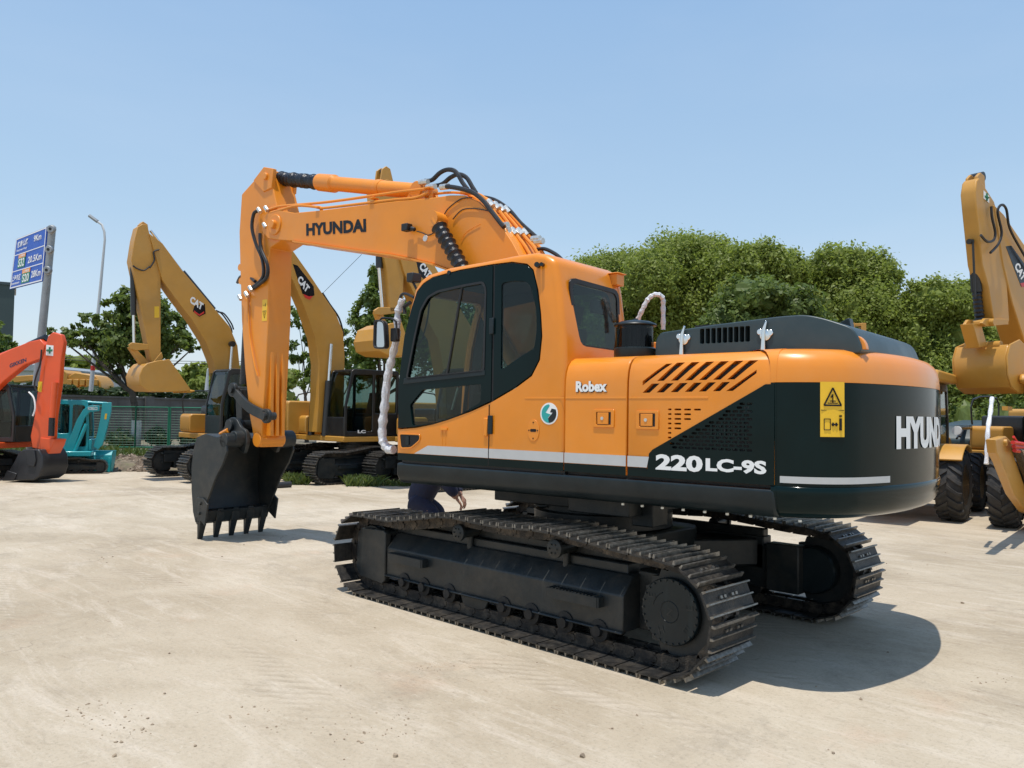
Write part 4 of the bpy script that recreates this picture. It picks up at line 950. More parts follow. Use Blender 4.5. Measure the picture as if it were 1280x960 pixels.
# linkage in front of the arm
for sy in (1, -1):
    bm = BM(); y0, y1 = sorted((sy * .20, sy * .25))
    P = [F0.px(*p_, y=.28) for p_ in ((329, 520), (287, 487))]
    if sy < 0: P[0] = P[0] + Vector((.34, 0, .10)); P[1] = P[1] + Vector((.05, 0, 0))
    a_, b_ = P[0], P[1]; mid = F0.px(306, 508, y=.28) if sy > 0 else (P[0] + P[1]) / 2
    ctr = [(a_.x, a_.z), (mid.x - .0, mid.z), (b_.x, b_.z)]
    tp = smooth_path([(a_.x, 0, a_.z), (mid.x, 0, mid.z), (b_.x, 0, b_.z)], 6); up = [(p_.x, p_.z + .07) for p_ in tp]; dn = [(p_.x, p_.z - .075) for p_ in tp][::-1]
    prism(bm, up + dn, y0, y1, 'y'); cyl(bm, (a_.x, y0, a_.z), (a_.x, y1, a_.z), .10, seg=20); cyl(bm, (b_.x, y0, b_.z), (b_.x, y1, b_.z), .10, seg=20)
    g = HP('guide_link', bm, 'chassis', bevel=.006)
    if sy == 1:
        bm = BM(); cyl(bm, (a_.x, .1, a_.z), (a_.x, .30, a_.z), .055, seg=16); cyl(bm, (b_.x, -.27, b_.z), (b_.x, .28, b_.z), .05, seg=16); obj('link_pin', bm, 'chassis', g)
        bm = BM(); c_ = Vector((6.08, 0, 1.62)); b2 = Vector((b_.x, 0, b_.z)); d2 = (b2 - c_).normalized(); n2 = Vector((-d2.z, 0, d2.x)) * .075
        prism(bm, [(c_.x + n2.x, c_.z + n2.z), (c_.x - n2.x, c_.z - n2.z), (b2.x - n2.x, b2.z - n2.z), (b2.x + n2.x, b2.z + n2.z)], -.15, .15, 'y'); cyl(bm, (c_.x, -.16, c_.z), (c_.x, .16, c_.z), .10, seg=20); obj('push_link', bm, 'chassis', g, bevel=.01)
bm = BM(); a_ = F0.px(241 + 22, 541, y=.3); cyl(bm, F0.px(276, 543, y=.33), F0.px(285, 538, y=.33), .035, seg=12); HP('grease_guard', bm, 'orange2', bevel=.004)
# ================================================================== surfaces of the place
def mapped(nt, tc, scale, loc=(0, 0, 0), rot=(0, 0, 0)):
    m = N(nt, 'ShaderNodeMapping'); m.inputs['Scale'].default_value = scale; m.inputs['Location'].default_value = loc; m.inputs['Rotation'].default_value = rot
    nt.links.new(tc.outputs['Object'], m.inputs[0]); return m.outputs[0]
def mixc(nt, a, b, f, mode='MIX'):
    m = N(nt, 'ShaderNodeMix', data_type='RGBA', blend_type=mode)
    for v, k in ((a, 'A'), (b, 'B')):
        if isinstance(v, tuple): m.inputs[k].default_value = (*v, 1)
        else: nt.links.new(v, m.inputs[k])
    if isinstance(f, float): m.inputs['Factor'].default_value = f
    else: nt.links.new(f, m.inputs['Factor'])
    return m.outputs['Result']
def noise(nt, vec, scale, detail=6.0, rough=0.6, dist=0.0):
    n = N(nt, 'ShaderNodeTexNoise', i_Scale=scale, i_Detail=detail, i_Roughness=rough, i_Distortion=dist); nt.links.new(vec, n.inputs['Vector']); return n.outputs['Fac']
m, nt, b = new_mat('dusty_concrete'); M['ground'] = m
tc = N(nt, 'ShaderNodeTexCoord'); O = tc.outputs['Object']
A0 = math.atan2(CR.y, CR.x)
c = ramp(nt, noise(nt, O, .35, 8, .62, .6), [(.36, (.375, .305, .215)), (.5, (.455, .38, .28)), (.64, (.52, .445, .34))]).outputs[0]
c = mixc(nt, c, (.62, .54, .44), ramp(nt, noise(nt, mapped(nt, tc, (.5, 2.4, 1), (3, 1, 0), (0, 0, A0)), 1.1, 12, .78, 1.0), [(.50, (0, 0, 0)), (.66, (.55,) * 3)]).outputs[0])
c = mixc(nt, c, (.27, .225, .17), ramp(nt, noise(nt, mapped(nt, tc, (1, 1, 1), (9, 4, 0)), .55, 12, .8, .4), [(.53, (0, 0, 0)), (.64, (.5,) * 3)]).outputs[0])
c = mixc(nt, c, (.30, .24, .17), ramp(nt, noise(nt, mapped(nt, tc, (1, 2.2, 1), (1, 14, 0), (0, 0, A0)), 2.6, 12, .85, .2), [(.52, (0, 0, 0)), (.70, (.55,) * 3)]).outputs[0])
c = mixc(nt, c, (.50, .30, .19), ramp(nt, noise(nt, mapped(nt, tc, (1, 1, 1), (-5, 8, 0)), .8, 7, .6, .3), [(.60, (0, 0, 0)), (.76, (.30,) * 3)]).outputs[0])
c = mixc(nt, c, (.62, .56, .45), ramp(nt, noise(nt, mapped(nt, tc, (3.5, 16, 1), (1, 6, 0), (0, 0, A0 + .5)), 1.6, 8, .75, .6), [(.58, (0, 0, 0)), (.72, (.6,) * 3)]).outputs[0])
c = mixc(nt, c, (.24, .20, .155), ramp(nt, noise(nt, mapped(nt, tc, (9, 1.2, 1), (1, 2, 0), (0, 0, A0 - .4)), 1.7, 8, .7), [(.60, (0, 0, 0)), (.72, (.35,) * 3)]).outputs[0])
c = mixc(nt, c, (.18, .15, .11), ramp(nt, noise(nt, O, 36, 5, .85), [(.52, (0, 0, 0)), (.78, (.75,) * 3)]).outputs[0])
c = mixc(nt, c, (.60, .55, .46), ramp(nt, noise(nt, mapped(nt, tc, (1, 1, 1), (5, 5, 5)), 22, 6, .85), [(.54, (0, 0, 0)), (.78, (.5,) * 3)]).outputs[0])
# slab joints and hairline cracks
vo = N(nt, 'ShaderNodeTexVoronoi', feature='DISTANCE_TO_EDGE'); vo.inputs['Scale'].default_value = .22
wv = mixc(nt, O, N(nt, 'ShaderNodeTexNoise').outputs['Color'], .0); nt.links.new(mapped(nt, tc, (1, 1, 1), (2, 2, 0)), vo.inputs['Vector'])
ck = ramp(nt, vo.outputs['Distance'], [(0, (.22,) * 3), (.0035, (0, 0, 0))]).outputs[0]

# ribbed tyre prints where machines drove
wvt = N(nt, 'ShaderNodeTexWave', wave_type='BANDS'); wvt.inputs['Scale'].default_value = 3.2; wvt.inputs['Distortion'].default_value = 3.5; wvt.inputs['Detail'].default_value = 3
nt.links.new(mapped(nt, tc, (1, 1, 1), (0, 0, 0), (0, 0, .9)), wvt.inputs['Vector'])
msk = ramp(nt, noise(nt, mapped(nt, tc, (.3, 1.5, 1), (4, 4.4, 0), (0, 0, A0)), .9, 3, .5), [(.56, (0, 0, 0)), (.66, (1, 1, 1))]).outputs[0]
tp = mixc(nt, (0, 0, 0), ramp(nt, wvt.outputs['Fac'], [(.55, (0, 0, 0)), (.7, (.5,) * 3)]).outputs[0], msk)
c = mixc(nt, c, (.31, .25, .18), tp)
nt.links.new(c, b.inputs['Base Color']); b.inputs['Roughness'].default_value = .93; b.inputs['Specular IOR Level'].default_value = .25
# crisp marks: scraped dirt, dark crumbs, thin cracks
sc_ = noise(nt, mapped(nt, tc, (2.2, 9, 1), (2, 7, 0), (0, 0, A0 - .75)), 1.5, 12, .82, .2)
zone = noise(nt, mapped(nt, tc, (1, 1, 1), (6, 1.5, 0)), .42, 3, .5)
zm = ramp(nt, zone, [(.50, (0, 0, 0)), (.60, (1, 1, 1))]).outputs[0]
mk = mixc(nt, (0, 0, 0), ramp(nt, sc_, [(.585, (0, 0, 0)), (.61, (.6,) * 3)]).outputs[0], zm)
c = mixc(nt, c, (.22, .15, .095), mk)
c = mixc(nt, c, (.68, .63, .53), mixc(nt, (0, 0, 0), ramp(nt, noise(nt, mapped(nt, tc, (7, 1.6, 1), (4, 3, 0), (0, 0, A0 - .9)), 2.4, 12, .8), [(.60, (0, 0, 0)), (.64, (.5,) * 3)]).outputs[0], ramp(nt, zone, [(.36, (1, 1, 1)), (.47, (0, 0, 0))]).outputs[0]))
c = mixc(nt, c, (.13, .10, .075), ramp(nt, noise(nt, O, 130, 2, .9), [(.66, (0, 0, 0)), (.72, (.6,) * 3)]).outputs[0])
vc = N(nt, 'ShaderNodeTexVoronoi', feature='DISTANCE_TO_EDGE'); vc.inputs['Scale'].default_value = .33
dn = N(nt, 'ShaderNodeTexNoise', i_Scale=2.5, i_Detail=8.0); nt.links.new(O, dn.inputs['Vector'])
dv = N(nt, 'ShaderNodeVectorMath', operation='MULTIPLY_ADD'); nt.links.new(dn.outputs['Color'], dv.inputs[0]); dv.inputs[1].default_value = (.9, .9, 0); nt.links.new(O, dv.inputs[2]); nt.links.new(dv.outputs[0], vc.inputs['Vector'])
c = mixc(nt, c, (.20, .16, .12), mixc(nt, (0, 0, 0), ramp(nt, vc.outputs['Distance'], [(0, (.65,) * 3), (.005, (0, 0, 0))]).outputs[0], ramp(nt, noise(nt, O, .25, 3, .5), [(.5, (0, 0, 0)), (.6, (1, 1, 1))]).outputs[0]))
nt.links.new(c, b.inputs['Base Color'])
hb = N(nt, 'ShaderNodeMath', operation='ADD'); nt.links.new(noise(nt, O, 9, 10, .75), hb.inputs[0]); nt.links.new(noise(nt, O, 1.3, 4, .6), hb.inputs[1])
h2 = N(nt, 'ShaderNodeMath', operation='SUBTRACT'); nt.links.new(hb.outputs[0], h2.inputs[0]); nt.links.new(tp, h2.inputs[1])
bp = N(nt, 'ShaderNodeBump'); bp.inputs['Strength'].default_value = .6; bp.inputs['Distance'].default_value = .02
nt.links.new(h2.outputs[0], bp.inputs['Height']); nt.links.new(bp.outputs[0], b.inputs['Normal'])

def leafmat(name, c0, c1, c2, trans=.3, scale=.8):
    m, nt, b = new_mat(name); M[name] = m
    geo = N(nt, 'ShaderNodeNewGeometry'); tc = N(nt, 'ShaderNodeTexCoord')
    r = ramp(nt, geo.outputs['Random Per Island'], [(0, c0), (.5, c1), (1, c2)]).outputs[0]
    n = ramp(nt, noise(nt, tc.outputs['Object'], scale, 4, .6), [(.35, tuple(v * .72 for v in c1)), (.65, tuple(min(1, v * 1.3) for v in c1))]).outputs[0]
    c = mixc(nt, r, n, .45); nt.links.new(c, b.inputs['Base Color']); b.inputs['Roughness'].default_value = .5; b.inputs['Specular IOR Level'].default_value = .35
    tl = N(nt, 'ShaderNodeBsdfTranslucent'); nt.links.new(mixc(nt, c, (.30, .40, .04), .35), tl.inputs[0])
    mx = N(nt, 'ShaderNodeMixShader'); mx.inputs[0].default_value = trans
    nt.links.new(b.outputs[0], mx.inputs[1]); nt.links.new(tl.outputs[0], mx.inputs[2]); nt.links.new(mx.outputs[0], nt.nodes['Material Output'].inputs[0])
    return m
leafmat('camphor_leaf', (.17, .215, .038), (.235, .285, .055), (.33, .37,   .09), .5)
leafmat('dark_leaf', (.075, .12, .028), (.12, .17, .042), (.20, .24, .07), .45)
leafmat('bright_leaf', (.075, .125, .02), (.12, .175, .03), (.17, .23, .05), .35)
leafmat('hedge_leaf', (.018, .035, .012), (.03, .055, .016), (.05, .085, .025))
leafmat('grass_blade', (.05, .085, .015), (.08, .12, .03), (.15, .15, .06))
M['bark'] = paint('bark', (.085, .068, .05), .9, var=.4, scale=12, bump=.8, bscale=25)
M['lime'] = paint('lime_wash', (.55, .53, .48), .85, var=.15, scale=8)
M['wall'] = paint('weathered_concrete', (.115, .108, .10), .9, var=.35, scale=1.2, dirt=(.22, .21, .20), dirt_amt=.5, bump=.4, bscale=18)
M['soil'] = paint('soil_and_rubble', (.17, .135, .095), .95, var=.45, scale=4, dirt=(.09, .12, .035), dirt_amt=.7, bump=1.0, bscale=12)
M['brick'] = paint('crumbled_brick', (.22, .17, .125), .95, var=.4, scale=9, bump=.8, bscale=18)
M['upper'] = paint('upper_terrain_soil', (.12, .13, .07), .95, var=.4, scale=1.0)
M['fence'] = paint('green_fence_paint', (.015, .16, .085), .45, var=.15, scale=3)
M['galv'] = paint('galvanised_steel', (.30, .32, .33), .45, metal=.4, var=.15, scale=4)
M['signblue'] = paint('blue_sign_sheet', (.012, .085, .46), .4, var=.03)
M['signgreen'] = paint('green_sign_patch', (.02, .22, .11), .4, var=.03)
M['signorange'] = paint('orange_sign_patch', (.85, .30, .02), .4, var=.03)
M['cat'] = paint('amber_machine_paint', (.50, .245, .035), .45, coat=.1, var=.08, scale=2, dirt=(.45, .30, .12), dirt_amt=.3)
M['cat_dark'] = paint('machine_black_paint', (.012, .012, .012), .4, coat=.2, var=.2)
M['redpaint'] = paint('orange_red_paint', (.72, .085, .012), .4, coat=.3, var=.08, scale=2)
M['tealpaint'] = paint('turquoise_paint', (.012, .33, .37), .4, coat=.3, var=.08, scale=2)
M['blackbucket'] = paint('black_bucket_paint', (.022, .022, .024), .45, var=.25, scale=4)
M['tyre'] = paint('tyre_rubber', (.028, .027, .026), .75, var=.3, scale=8, dirt=(.15, .12, .09), dirt_amt=.35, bump=.3)
M['tower'] = paint('dark_green_facade', (.028, .05, .05), .5, var=.15, scale=.1)
M['pale'] = paint('pale_render', (.55, .56, .56), .8, var=.06, scale=.3)
M['bluebox'] = paint('navy_container_paint', (.02, .035, .08), .5, var=.15)
M['navy'] = paint('navy_cotton', (.018, .021, .045), .85, var=.25, scale=8, bump=.5, bscale=30)
M['skin'] = paint('tanned_skin', (.34, .175, .11), .55, var=.1, scale=20)
M['hair'] = paint('black_hair', (.01, .009, .008), .6, var=.2)
M['stone'] = paint('pebble', (.30, .23, .16), .9, var=.4, scale=20)
def setobj(name, bm, m, label, cat, group=None, kind=None, **k):
    o = obj(name, bm, m, **k); return tag(o, label, cat, group, kind)

# ------------------------------------------------------------------ ground
bm = BM(); bmesh.ops.create_grid(bm, x_segments=2, y_segments=2, size=900); tag(obj('yard_ground', bm, 'ground'), kind='structure')
# soil bank behind the yard on the left
def gp(px, d, z): 
    r = at(px, 480, d); return Vector((r.x, r.y, z))
bm = BM(); rng = random.Random(4); rows = []
cols = list(range(-420, 401, 12))
for d0, z in ((24.0, -.02), (24.3, .16), (24.9, .30), (26.0, .38), (28.0, .42), (34, .45), (60, .45)):
    row = []
    for px in cols:
        dd = d0 + .25 * math.sin(px * .11) + rng.uniform(-.12, .12) + max(0, (px - 200) * .004)
        row.append(bm.verts.new(gp(px, dd, z + (rng.uniform(-.05, .05) if 0 < z < .41 else 0))))
    rows.append(row)
for a, b_ in zip(rows, rows[1:]):
    for i in range(len(cols) - 1): bm.faces.new((a[i], a[i + 1], b_[i + 1], b_[i]))
tag(obj('soil_bank', bm, 'soil', sharp=80), kind='structure')
# rubble along the bank's foot
bm = BM()
for k in range(700):
    px = rng.uniform(125, 215); d = rng.uniform(23.8, 25.2); z = max(0, (d - 24) * .28); s = rng.uniform(.03, .11)
    m4 = Matrix.Translation(gp(px, d, z + s * .3)) @ Euler((rng.uniform(-.5, .5), rng.uniform(-.5, .5), rng.uniform(0, 3))).to_matrix().to_4x4(); box(bm, -s, s, -s * .6, s * .6, -s * .4, s * .4, m4)
tag(obj('brick_rubble', bm, 'brick'), kind='stuff')
bm = BM()
for k in range(34):
    px = rng.uniform(20, 1260); py = rng.uniform(660, 950); p = ground(px, py); s = rng.choice([.004, .006, .008, .010, .018]) * rng.uniform(.7, 1.2)
    if -2.4 < p.x < 2.6 and abs(p.y) < 1.7: continue
    v = bmesh.ops.create_icosphere(bm, subdivisions=1, radius=s, matrix=Matrix.Translation((p.x, p.y, s * .3)))['verts']
    for q_ in v: q_.co += Vector((rng.uniform(-.3, .3) * s, rng.uniform(-.3, .3) * s, rng.uniform(-.3, .2) * s))
for (cx, cy, sx, sy, n_) in ((125, 890, 28, 9, 40), (165, 912, 22, 8, 30), (455, 915, 22, 12, 26), (500, 905, 14, 12, 24), (350, 905, 40, 10, 14), (290, 895, 30, 8, 10), (545, 833, 12, 4, 24), (130, 700, 10, 4, 16), (1085, 560 + 150, 30, 3, 30), (1245, 850, 18, 5, 14)):
    for k in range(n_):
        p = ground(rng.gauss(cx, sx), min(957, rng.gauss(cy, sy))); s = rng.choice([.003, .004, .005, .006, .009]) * rng.uniform(.7, 1.2)
        v = bmesh.ops.create_icosphere(bm, subdivisions=1, radius=s, matrix=Matrix.Translation((p.x, p.y, s * .25)))['verts']
        for q_ in v: q_.co += Vector((rng.uniform(-.4, .6) * s, rng.uniform(-.4, .4) * s, rng.uniform(-.5, .0) * s))
tag(obj('scattered_grit', bm, 'stone'), kind='stuff')

# ------------------------------------------------------------------ foliage
def leaf_mesh(name, lobes, n, size, mat, seed=1, core=.70, flat=1.0, parent=None):
    """lobes: (centre, (rx, ry, rz)); leaves fill the outer shell of each lobe"""
    rs = np.random.RandomState(seed); w_ = np.array([l[1][0] * l[1][2] for l in lobes]); w_ = w_ / w_.sum(); V = []; 
    for (cx, rad), ww in zip(lobes, w_):
        # every lobe carries its own clumps, so its edge is ragged
        k = max(10, int(n * ww)); nc = max(6, int(k / 55)); dr_ = rs.normal(size=(nc, 3)); dr_ /= np.linalg.norm(dr_, axis=1)[:, None]
        cl = dr_ * (rs.uniform(.62, 1.0, (nc, 1))); idx = rs.randint(0, nc, k); off = rs.normal(size=(k, 3)) * .13
        p = (cl[idx] + off); nrm = p / (np.linalg.norm(p, axis=1)[:, None] + 1e-6)
        P = p * np.array(rad) + np.array(cx)
        nn = nrm + rs.normal(size=(k, 3)) * .75; nn[:, 2] += .35; nn /= np.linalg.norm(nn, axis=1)[:, None]
        t = np.cross(nn, rs.normal(size=(k, 3))); t /= np.linalg.norm(t, axis=1)[:, None]; bt = np.cross(nn, t)
        s = size * rs.uniform(.6, 1.4, (k, 1))
        q = np.stack([P + t * s, P + bt * s * .55, P - t * s, P - bt * s * .55], 1); V.append(q.reshape(-1, 3))
    V = np.concatenate(V); nl = len(V) // 4; F = [tuple(range(4 * i, 4 * i + 4)) for i in range(nl)]; V = V.tolist()
    if core:
        for cx, rad in lobes:
            bm = BM(); r_ = bmesh.ops.create_icosphere(bm, subdivisions=3, radius=1.0)
            base = len(V)
            for v in bm.verts:
                u_ = v.co; k_ = core * (1 + .12 * math.sin(u_.x * 7 + seed) + .12 * math.sin(u_.y * 8 + 2) + .1 * math.sin(u_.z * 9)); V.append([cx[0] + u_.x * rad[0] * k_, cx[1] + u_.y * rad[1] * k_, cx[2] + u_.z * rad[2] * k_])
            F += [tuple(base + v.index for v in f.verts) for f in bm.faces]; bm.free()
    me = bpy.data.meshes.new(name); me.from_pydata(V, [], F); me.update(); me.materials.append(M[mat])
    o = bpy.data.objects.new(name, me); COL.objects.link(o)
    if parent: o.parent = parent
    return o
def tree(name, label, px, d, z0, lobes_px, n, size, mat, seed, trunk_r=.2, lean=0.0, group=None, limbs=5, core=.72, lime=False, deep=.9):
    base = gp(px, d, z0); root_ = empty(name, base); tag(root_, label, 'tree', group)
    L = []; rs = random.Random(seed)
    for l in lobes_px:
        cx, cy, rx, ry = l[:4]; dd = d + (l[4] if len(l) > 4 else rs.uniform(-.6, .6) * rx * d / FPX)
        c_ = at(cx, cy, dd) - base; r1 = rx * dd / FPX; r2 = ry * dd / FPX; L.append((tuple(c_), (r1, max(r1, r2) * deep, r2)))
    leaf_mesh('crown', L, n, size, mat, seed, core=core, parent=root_)
    bm = BM(); top = sum((Vector(l[0]) for l in L), Vector()) / len(L); fork = Vector((top.x * .4, top.y * .4, top.z * .50))
    tube(bm, [(0, 0, -.1), (lean * .3, 0, fork.z * .5), fork], trunk_r, 10, smooth=3, rf=lambda i, n_: trunk_r * (1.15 - .5 * i / n_))
    for l in L:
        c_ = Vector(l[0]); mid = fork.lerp(c_, .5) + Vector((rs.uniform(-.2, .2), rs.uniform(-.2, .2), -.15))
        tube(bm, [fork * .96, mid, c_], trunk_r * .4, 6, smooth=3, rf=lambda i, n_: trunk_r * (.42 - .36 * i / n_))
    obj('trunk', bm, 'bark', root_, sharp=80)
    if lime:
        bm = BM(); tube(bm, [(0, 0, 0), (lean * .1, 0, .5), (lean * .22, 0, 1.0)], trunk_r, 12, rf=lambda i, n_: trunk_r * (1.19 - .04 * i)); obj('lime_coat', bm, 'lime', root_)
    return root_
G = 'camphor trees behind the yard on the right'
tree('camphor_tree', 'olive green tree right behind the cab roof, at the left end of the tall row', 760, 40, 0, [(728, 362, 34, 40), (760, 348, 45, 34), (795, 352, 40, 42), (745, 410, 50, 50), (800, 405, 50, 50)], 50599, .083, 'camphor_leaf', 1, .3, group=G)
tree('camphor_tree', 'tallest rounded tree of the row, peaking above the air pre-cleaner and hood vents', 860, 38, 0, [(842, 332, 52, 40), (878, 325, 48, 34), (905, 345, 42, 38), (815, 352, 42, 40), (858, 392, 75, 55), (905, 420, 50, 50)], 69000, .083, 'camphor_leaf', 2, .35, group=G)
tree('camphor_tree', 'tree with a darker glossy lower crown, standing behind the middle of the engine hood', 955, 36, 0, [(948, 336, 42, 32), (982, 345, 28, 32), (930, 365, 38, 30)], 28749, .083, 'camphor_leaf', 3, .3, group=G)
tree('broadleaf_tree', 'dark glossy leaved tree in front of the pale row, just above the engine hood', 945, 31, 0, [(940, 372, 40, 28), (985, 392, 40, 38), (920, 420, 50, 50), (1000, 430, 45, 45)], 20000, .11, 'dark_leaf', 31, .2, group=G)
tree('camphor_tree', 'wide tree with a stepped crown right of the hood, above the counterweight', 1060, 37, 0, [(1048, 336, 42, 30), (1090, 350, 33, 36), (1026, 366, 24, 28), (1060, 395, 62, 50), (1104, 408, 26, 40), (1040, 440, 50, 50)], 59799, .083, 'camphor_leaf', 4, .3, group=G)
tree('camphor_tree', 'lower rounded tree between the counterweight and the raised amber arm', 1170, 35, 0, [(1162, 378, 38, 30), (1196, 380, 34, 32), (1140, 420, 28, 42), (1185, 430, 50, 50), (1150, 470, 55, 50), (1205, 480, 50, 55)], 55199, .083, 'camphor_leaf', 5, .3, group=G)
tree('camphor_tree', 'tree at the right edge of the picture, behind the raised amber boom', 1265, 36, 0, [(1250, 385, 35, 35), (1290, 400, 45, 50), (1255, 440, 45, 50), (1300, 480, 60, 60), (1245, 495, 45, 45)], 30000, .085, 'camphor_leaf', 6, .3, group=G)
bm = None
def hedge(name, label, px0, px1, d0, d1, z0, z1, th_, n, size, mat, seed, cat='hedge', group=None):
    a = gp(px0, d0, 0); b_ = gp(px1, d1, 0); L = []; k = max(3, int((b_ - a).length / 1.2)); rs = random.Random(seed)
    for i in range(k + 1):
        p_ = a.lerp(b_, i / k); L.append(((p_.x, p_.y, (z0 + z1) / 2 + rs.uniform(-.06, .06)), (.8, th_, (z1 - z0) / 2 * rs.uniform(.85, 1.12))))
    return tag(leaf_mesh(name, L, n, size, mat, seed, core=.8), label, cat, group)
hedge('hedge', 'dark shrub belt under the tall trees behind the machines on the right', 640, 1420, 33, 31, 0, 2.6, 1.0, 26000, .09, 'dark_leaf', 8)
hedge('hedge', 'clipped dark hedge behind the green mesh fence at the foot of the wall', 60, 330, 28.6, 30.2, .35, 1.15, .4, 12000, .05, 'hedge_leaf', 9)
hedge('hedge', 'low hedge growing along the top of the concrete wall', -30, 330, 30.5, 46, 2.25, 2.85, .5, 16000, .07, 'hedge_leaf', 10)
tree('bright_tree', 'upright bright green tree just left of the cab mirror', 470, 33, 0, [(470, 350, 16, 16), (466, 376, 22, 22), (458, 404, 24, 22), (482, 400, 22, 28), (462, 436, 26, 26), (495, 440, 30, 34), (452, 464, 22, 22), (520, 400, 35, 55), (560, 440, 45, 45), (600, 420, 50, 60)], 24000, .085, 'bright_leaf', 11, .16, core=.5)
tree('young_tree', 'thin airy tree seen between the excavator arm and the amber boom behind it', 385, 36, .4, [(372, 395, 10, 16), (383, 418, 12, 14), (372, 440, 14, 14), (388, 455, 13, 14), (376, 476, 14, 12)], 2600, .085, 'bright_leaf', 12, .09, core=0)
tree('young_tree', 'thin leafy tree behind the roof of the amber excavator with its cab door shut', 425, 38, .4, [(428, 425, 16, 14), (440, 450, 14, 16), (415, 462, 14, 14), (400, 480, 16, 12)], 3400, .085, 'bright_leaf', 13, .09, core=0)
tree('plane_tree', 'spreading dark green tree with a lime washed trunk behind the green fence', 172, 29.5, .42, [(175, 392, 36, 30), (165, 430, 45, 26), (195, 425, 40, 26), (130, 428, 34, 16), (165, 372, 22, 16), (140, 388, 22, 15), (190, 385, 22, 20), (112, 398, 18, 8), (96, 407, 9, 4), (128, 415, 24, 14), (168, 412, 30, 20), (212, 410, 22, 20), (105, 423, 26, 11), (84, 418, 12, 8), (150, 438, 22, 14), (225, 428, 18, 10), (240, 436, 10, 6), (182, 445, 20, 18), (135, 452, 12, 10), (205, 442, 12, 8), (185, 360, 12, 8), (150, 470, 10, 8), (62, 413, 6, 4)], 15000, .10, 'dark_leaf', 14, .15, core=0, lime=True)
tree('garden_tree', 'leafy tree at the left edge below the dark tower', 2, 33, 1.8, [(2, 428, 17, 12), (-14, 410, 20, 16), (12, 436, 10, 7), (-20, 445, 30, 25)], 6000, .09, 'bright_leaf', 15, .12, core=.4)
for i, (px, py, rx, ry, d) in enumerate(((90, 452, 26, 10, 70), (122, 455, 16, 9, 75), (70, 458, 20, 12, 72), (228, 470, 18, 12, 62), (252, 468, 16, 16, 60), (300, 470, 40, 18, 64), (345, 475, 30, 20, 62))):
    tree('distant_tree', ['hazy green tree top above the yellow crane truck', 'far tree top beside the banded street lamp pole', 'far tree top behind the orange red boom', 'far rounded tree below the raised amber bucket', 'far tree beside the small pale lamp post', 'far tree behind the bucket linkage of the big excavator', 'far tree behind the amber engine cover'][i], px, d, 1.7, [(px - rx * .4, py + 2, rx * .7, ry), (px + rx * .4, py, rx * .7, ry * .9), (px, py + ry, rx, ry)], 2500, .22, 'camphor_leaf', 20 + i, .15, group='far tree tops beyond the wall')

# ------------------------------------------------------------------ wall, fence, upper ground
WA = gp(-160, 25.5, 0); WBp = gp(330, 44, 0); wd_ = (WBp - WA).normalized(); wn = Vector((-wd_.y, wd_.x, 0)); 
if wn.dot(CF) < 0: wn = -wn
def along(P, Q, t0, t1): return P.lerp(Q, t0), P.lerp(Q, t1)
wr = empty('retaining_wall', WA); tag(wr, 'long weathered concrete retaining wall behind the fence on the left', 'wall'); wr.rotation_euler.z = math.atan2(wd_.y, wd_.x)
WL = (WBp - WA).length
bm = BM(); box(bm, 0, WL, 0, .3, .2, 2.28); obj('wall_face', bm, 'wall', wr)
bm = BM(); box(bm, 0, WL, -.04, .34, 2.282, 2.36); obj('coping', bm, 'wall', wr)
for k in range(1, int(WL / 5.6)):
    bm = BM(); box(bm, k * 5.6, k * 5.6 + .5, -.10, .0, .2, 2.40); obj('pier', bm, 'wall', wr)
bm = BM(); q_ = [WA + wn * .3, WBp + wn * .3, WBp + wn * 60 + wd_ * 20, WA + wn * 60 - wd_ * 20]
vs = [bm.verts.new((p_.x, p_.y, 1.72)) for p_ in q_]; bm.faces.new(vs); tag(obj('upper_ground', bm, 'upper'), kind='structure')
# mesh fence
fa = gp(60, 26.4, .42); panels = [(60, 108), (108, 171), (171, 212), (214, 262), (263, 330)]
fr_ = empty('mesh_fence', gp(60, 27, .4)); tag(fr_, 'green wire mesh fence with steel posts along the soil bank', 'fence')
def fp(px): return gp(px, 27.2 + (px - 60) * .006, .40) - fr_.location
for a_, b_ in panels:
    A_ = fp(a_); B_ = fp(b_); bm = BM()
    for P_, Q_, r_ in ((A_, A_ + Vector((0, 0, 1.52)), .03), (B_, B_ + Vector((0, 0, 1.52)), .03), (A_ + Vector((0, 0, 1.50)), B_ + Vector((0, 0, 1.50)), .022), (A_ + Vector((0, 0, .12)), B_ + Vector((0, 0, .12)), .022)): cyl(bm, P_, Q_, r_, seg=8)
    pf = obj('post_frame', bm, 'fence', fr_)
    bm = BM(); nl = int((B_ - A_).length / .13)
    for k in range(1, nl): P_ = A_.lerp(B_, k / nl); cyl(bm, P_ + Vector((0, 0, .12)), P_ + Vector((0, 0, 1.5)), .0035, seg=4)
    for k in range(1, 16): cyl(bm, A_ + Vector((0, 0, .12 + k * .088)), B_ + Vector((0, 0, .12 + k * .088)), .0045, seg=4)
    obj('wire_mesh', bm, 'fence', pf)
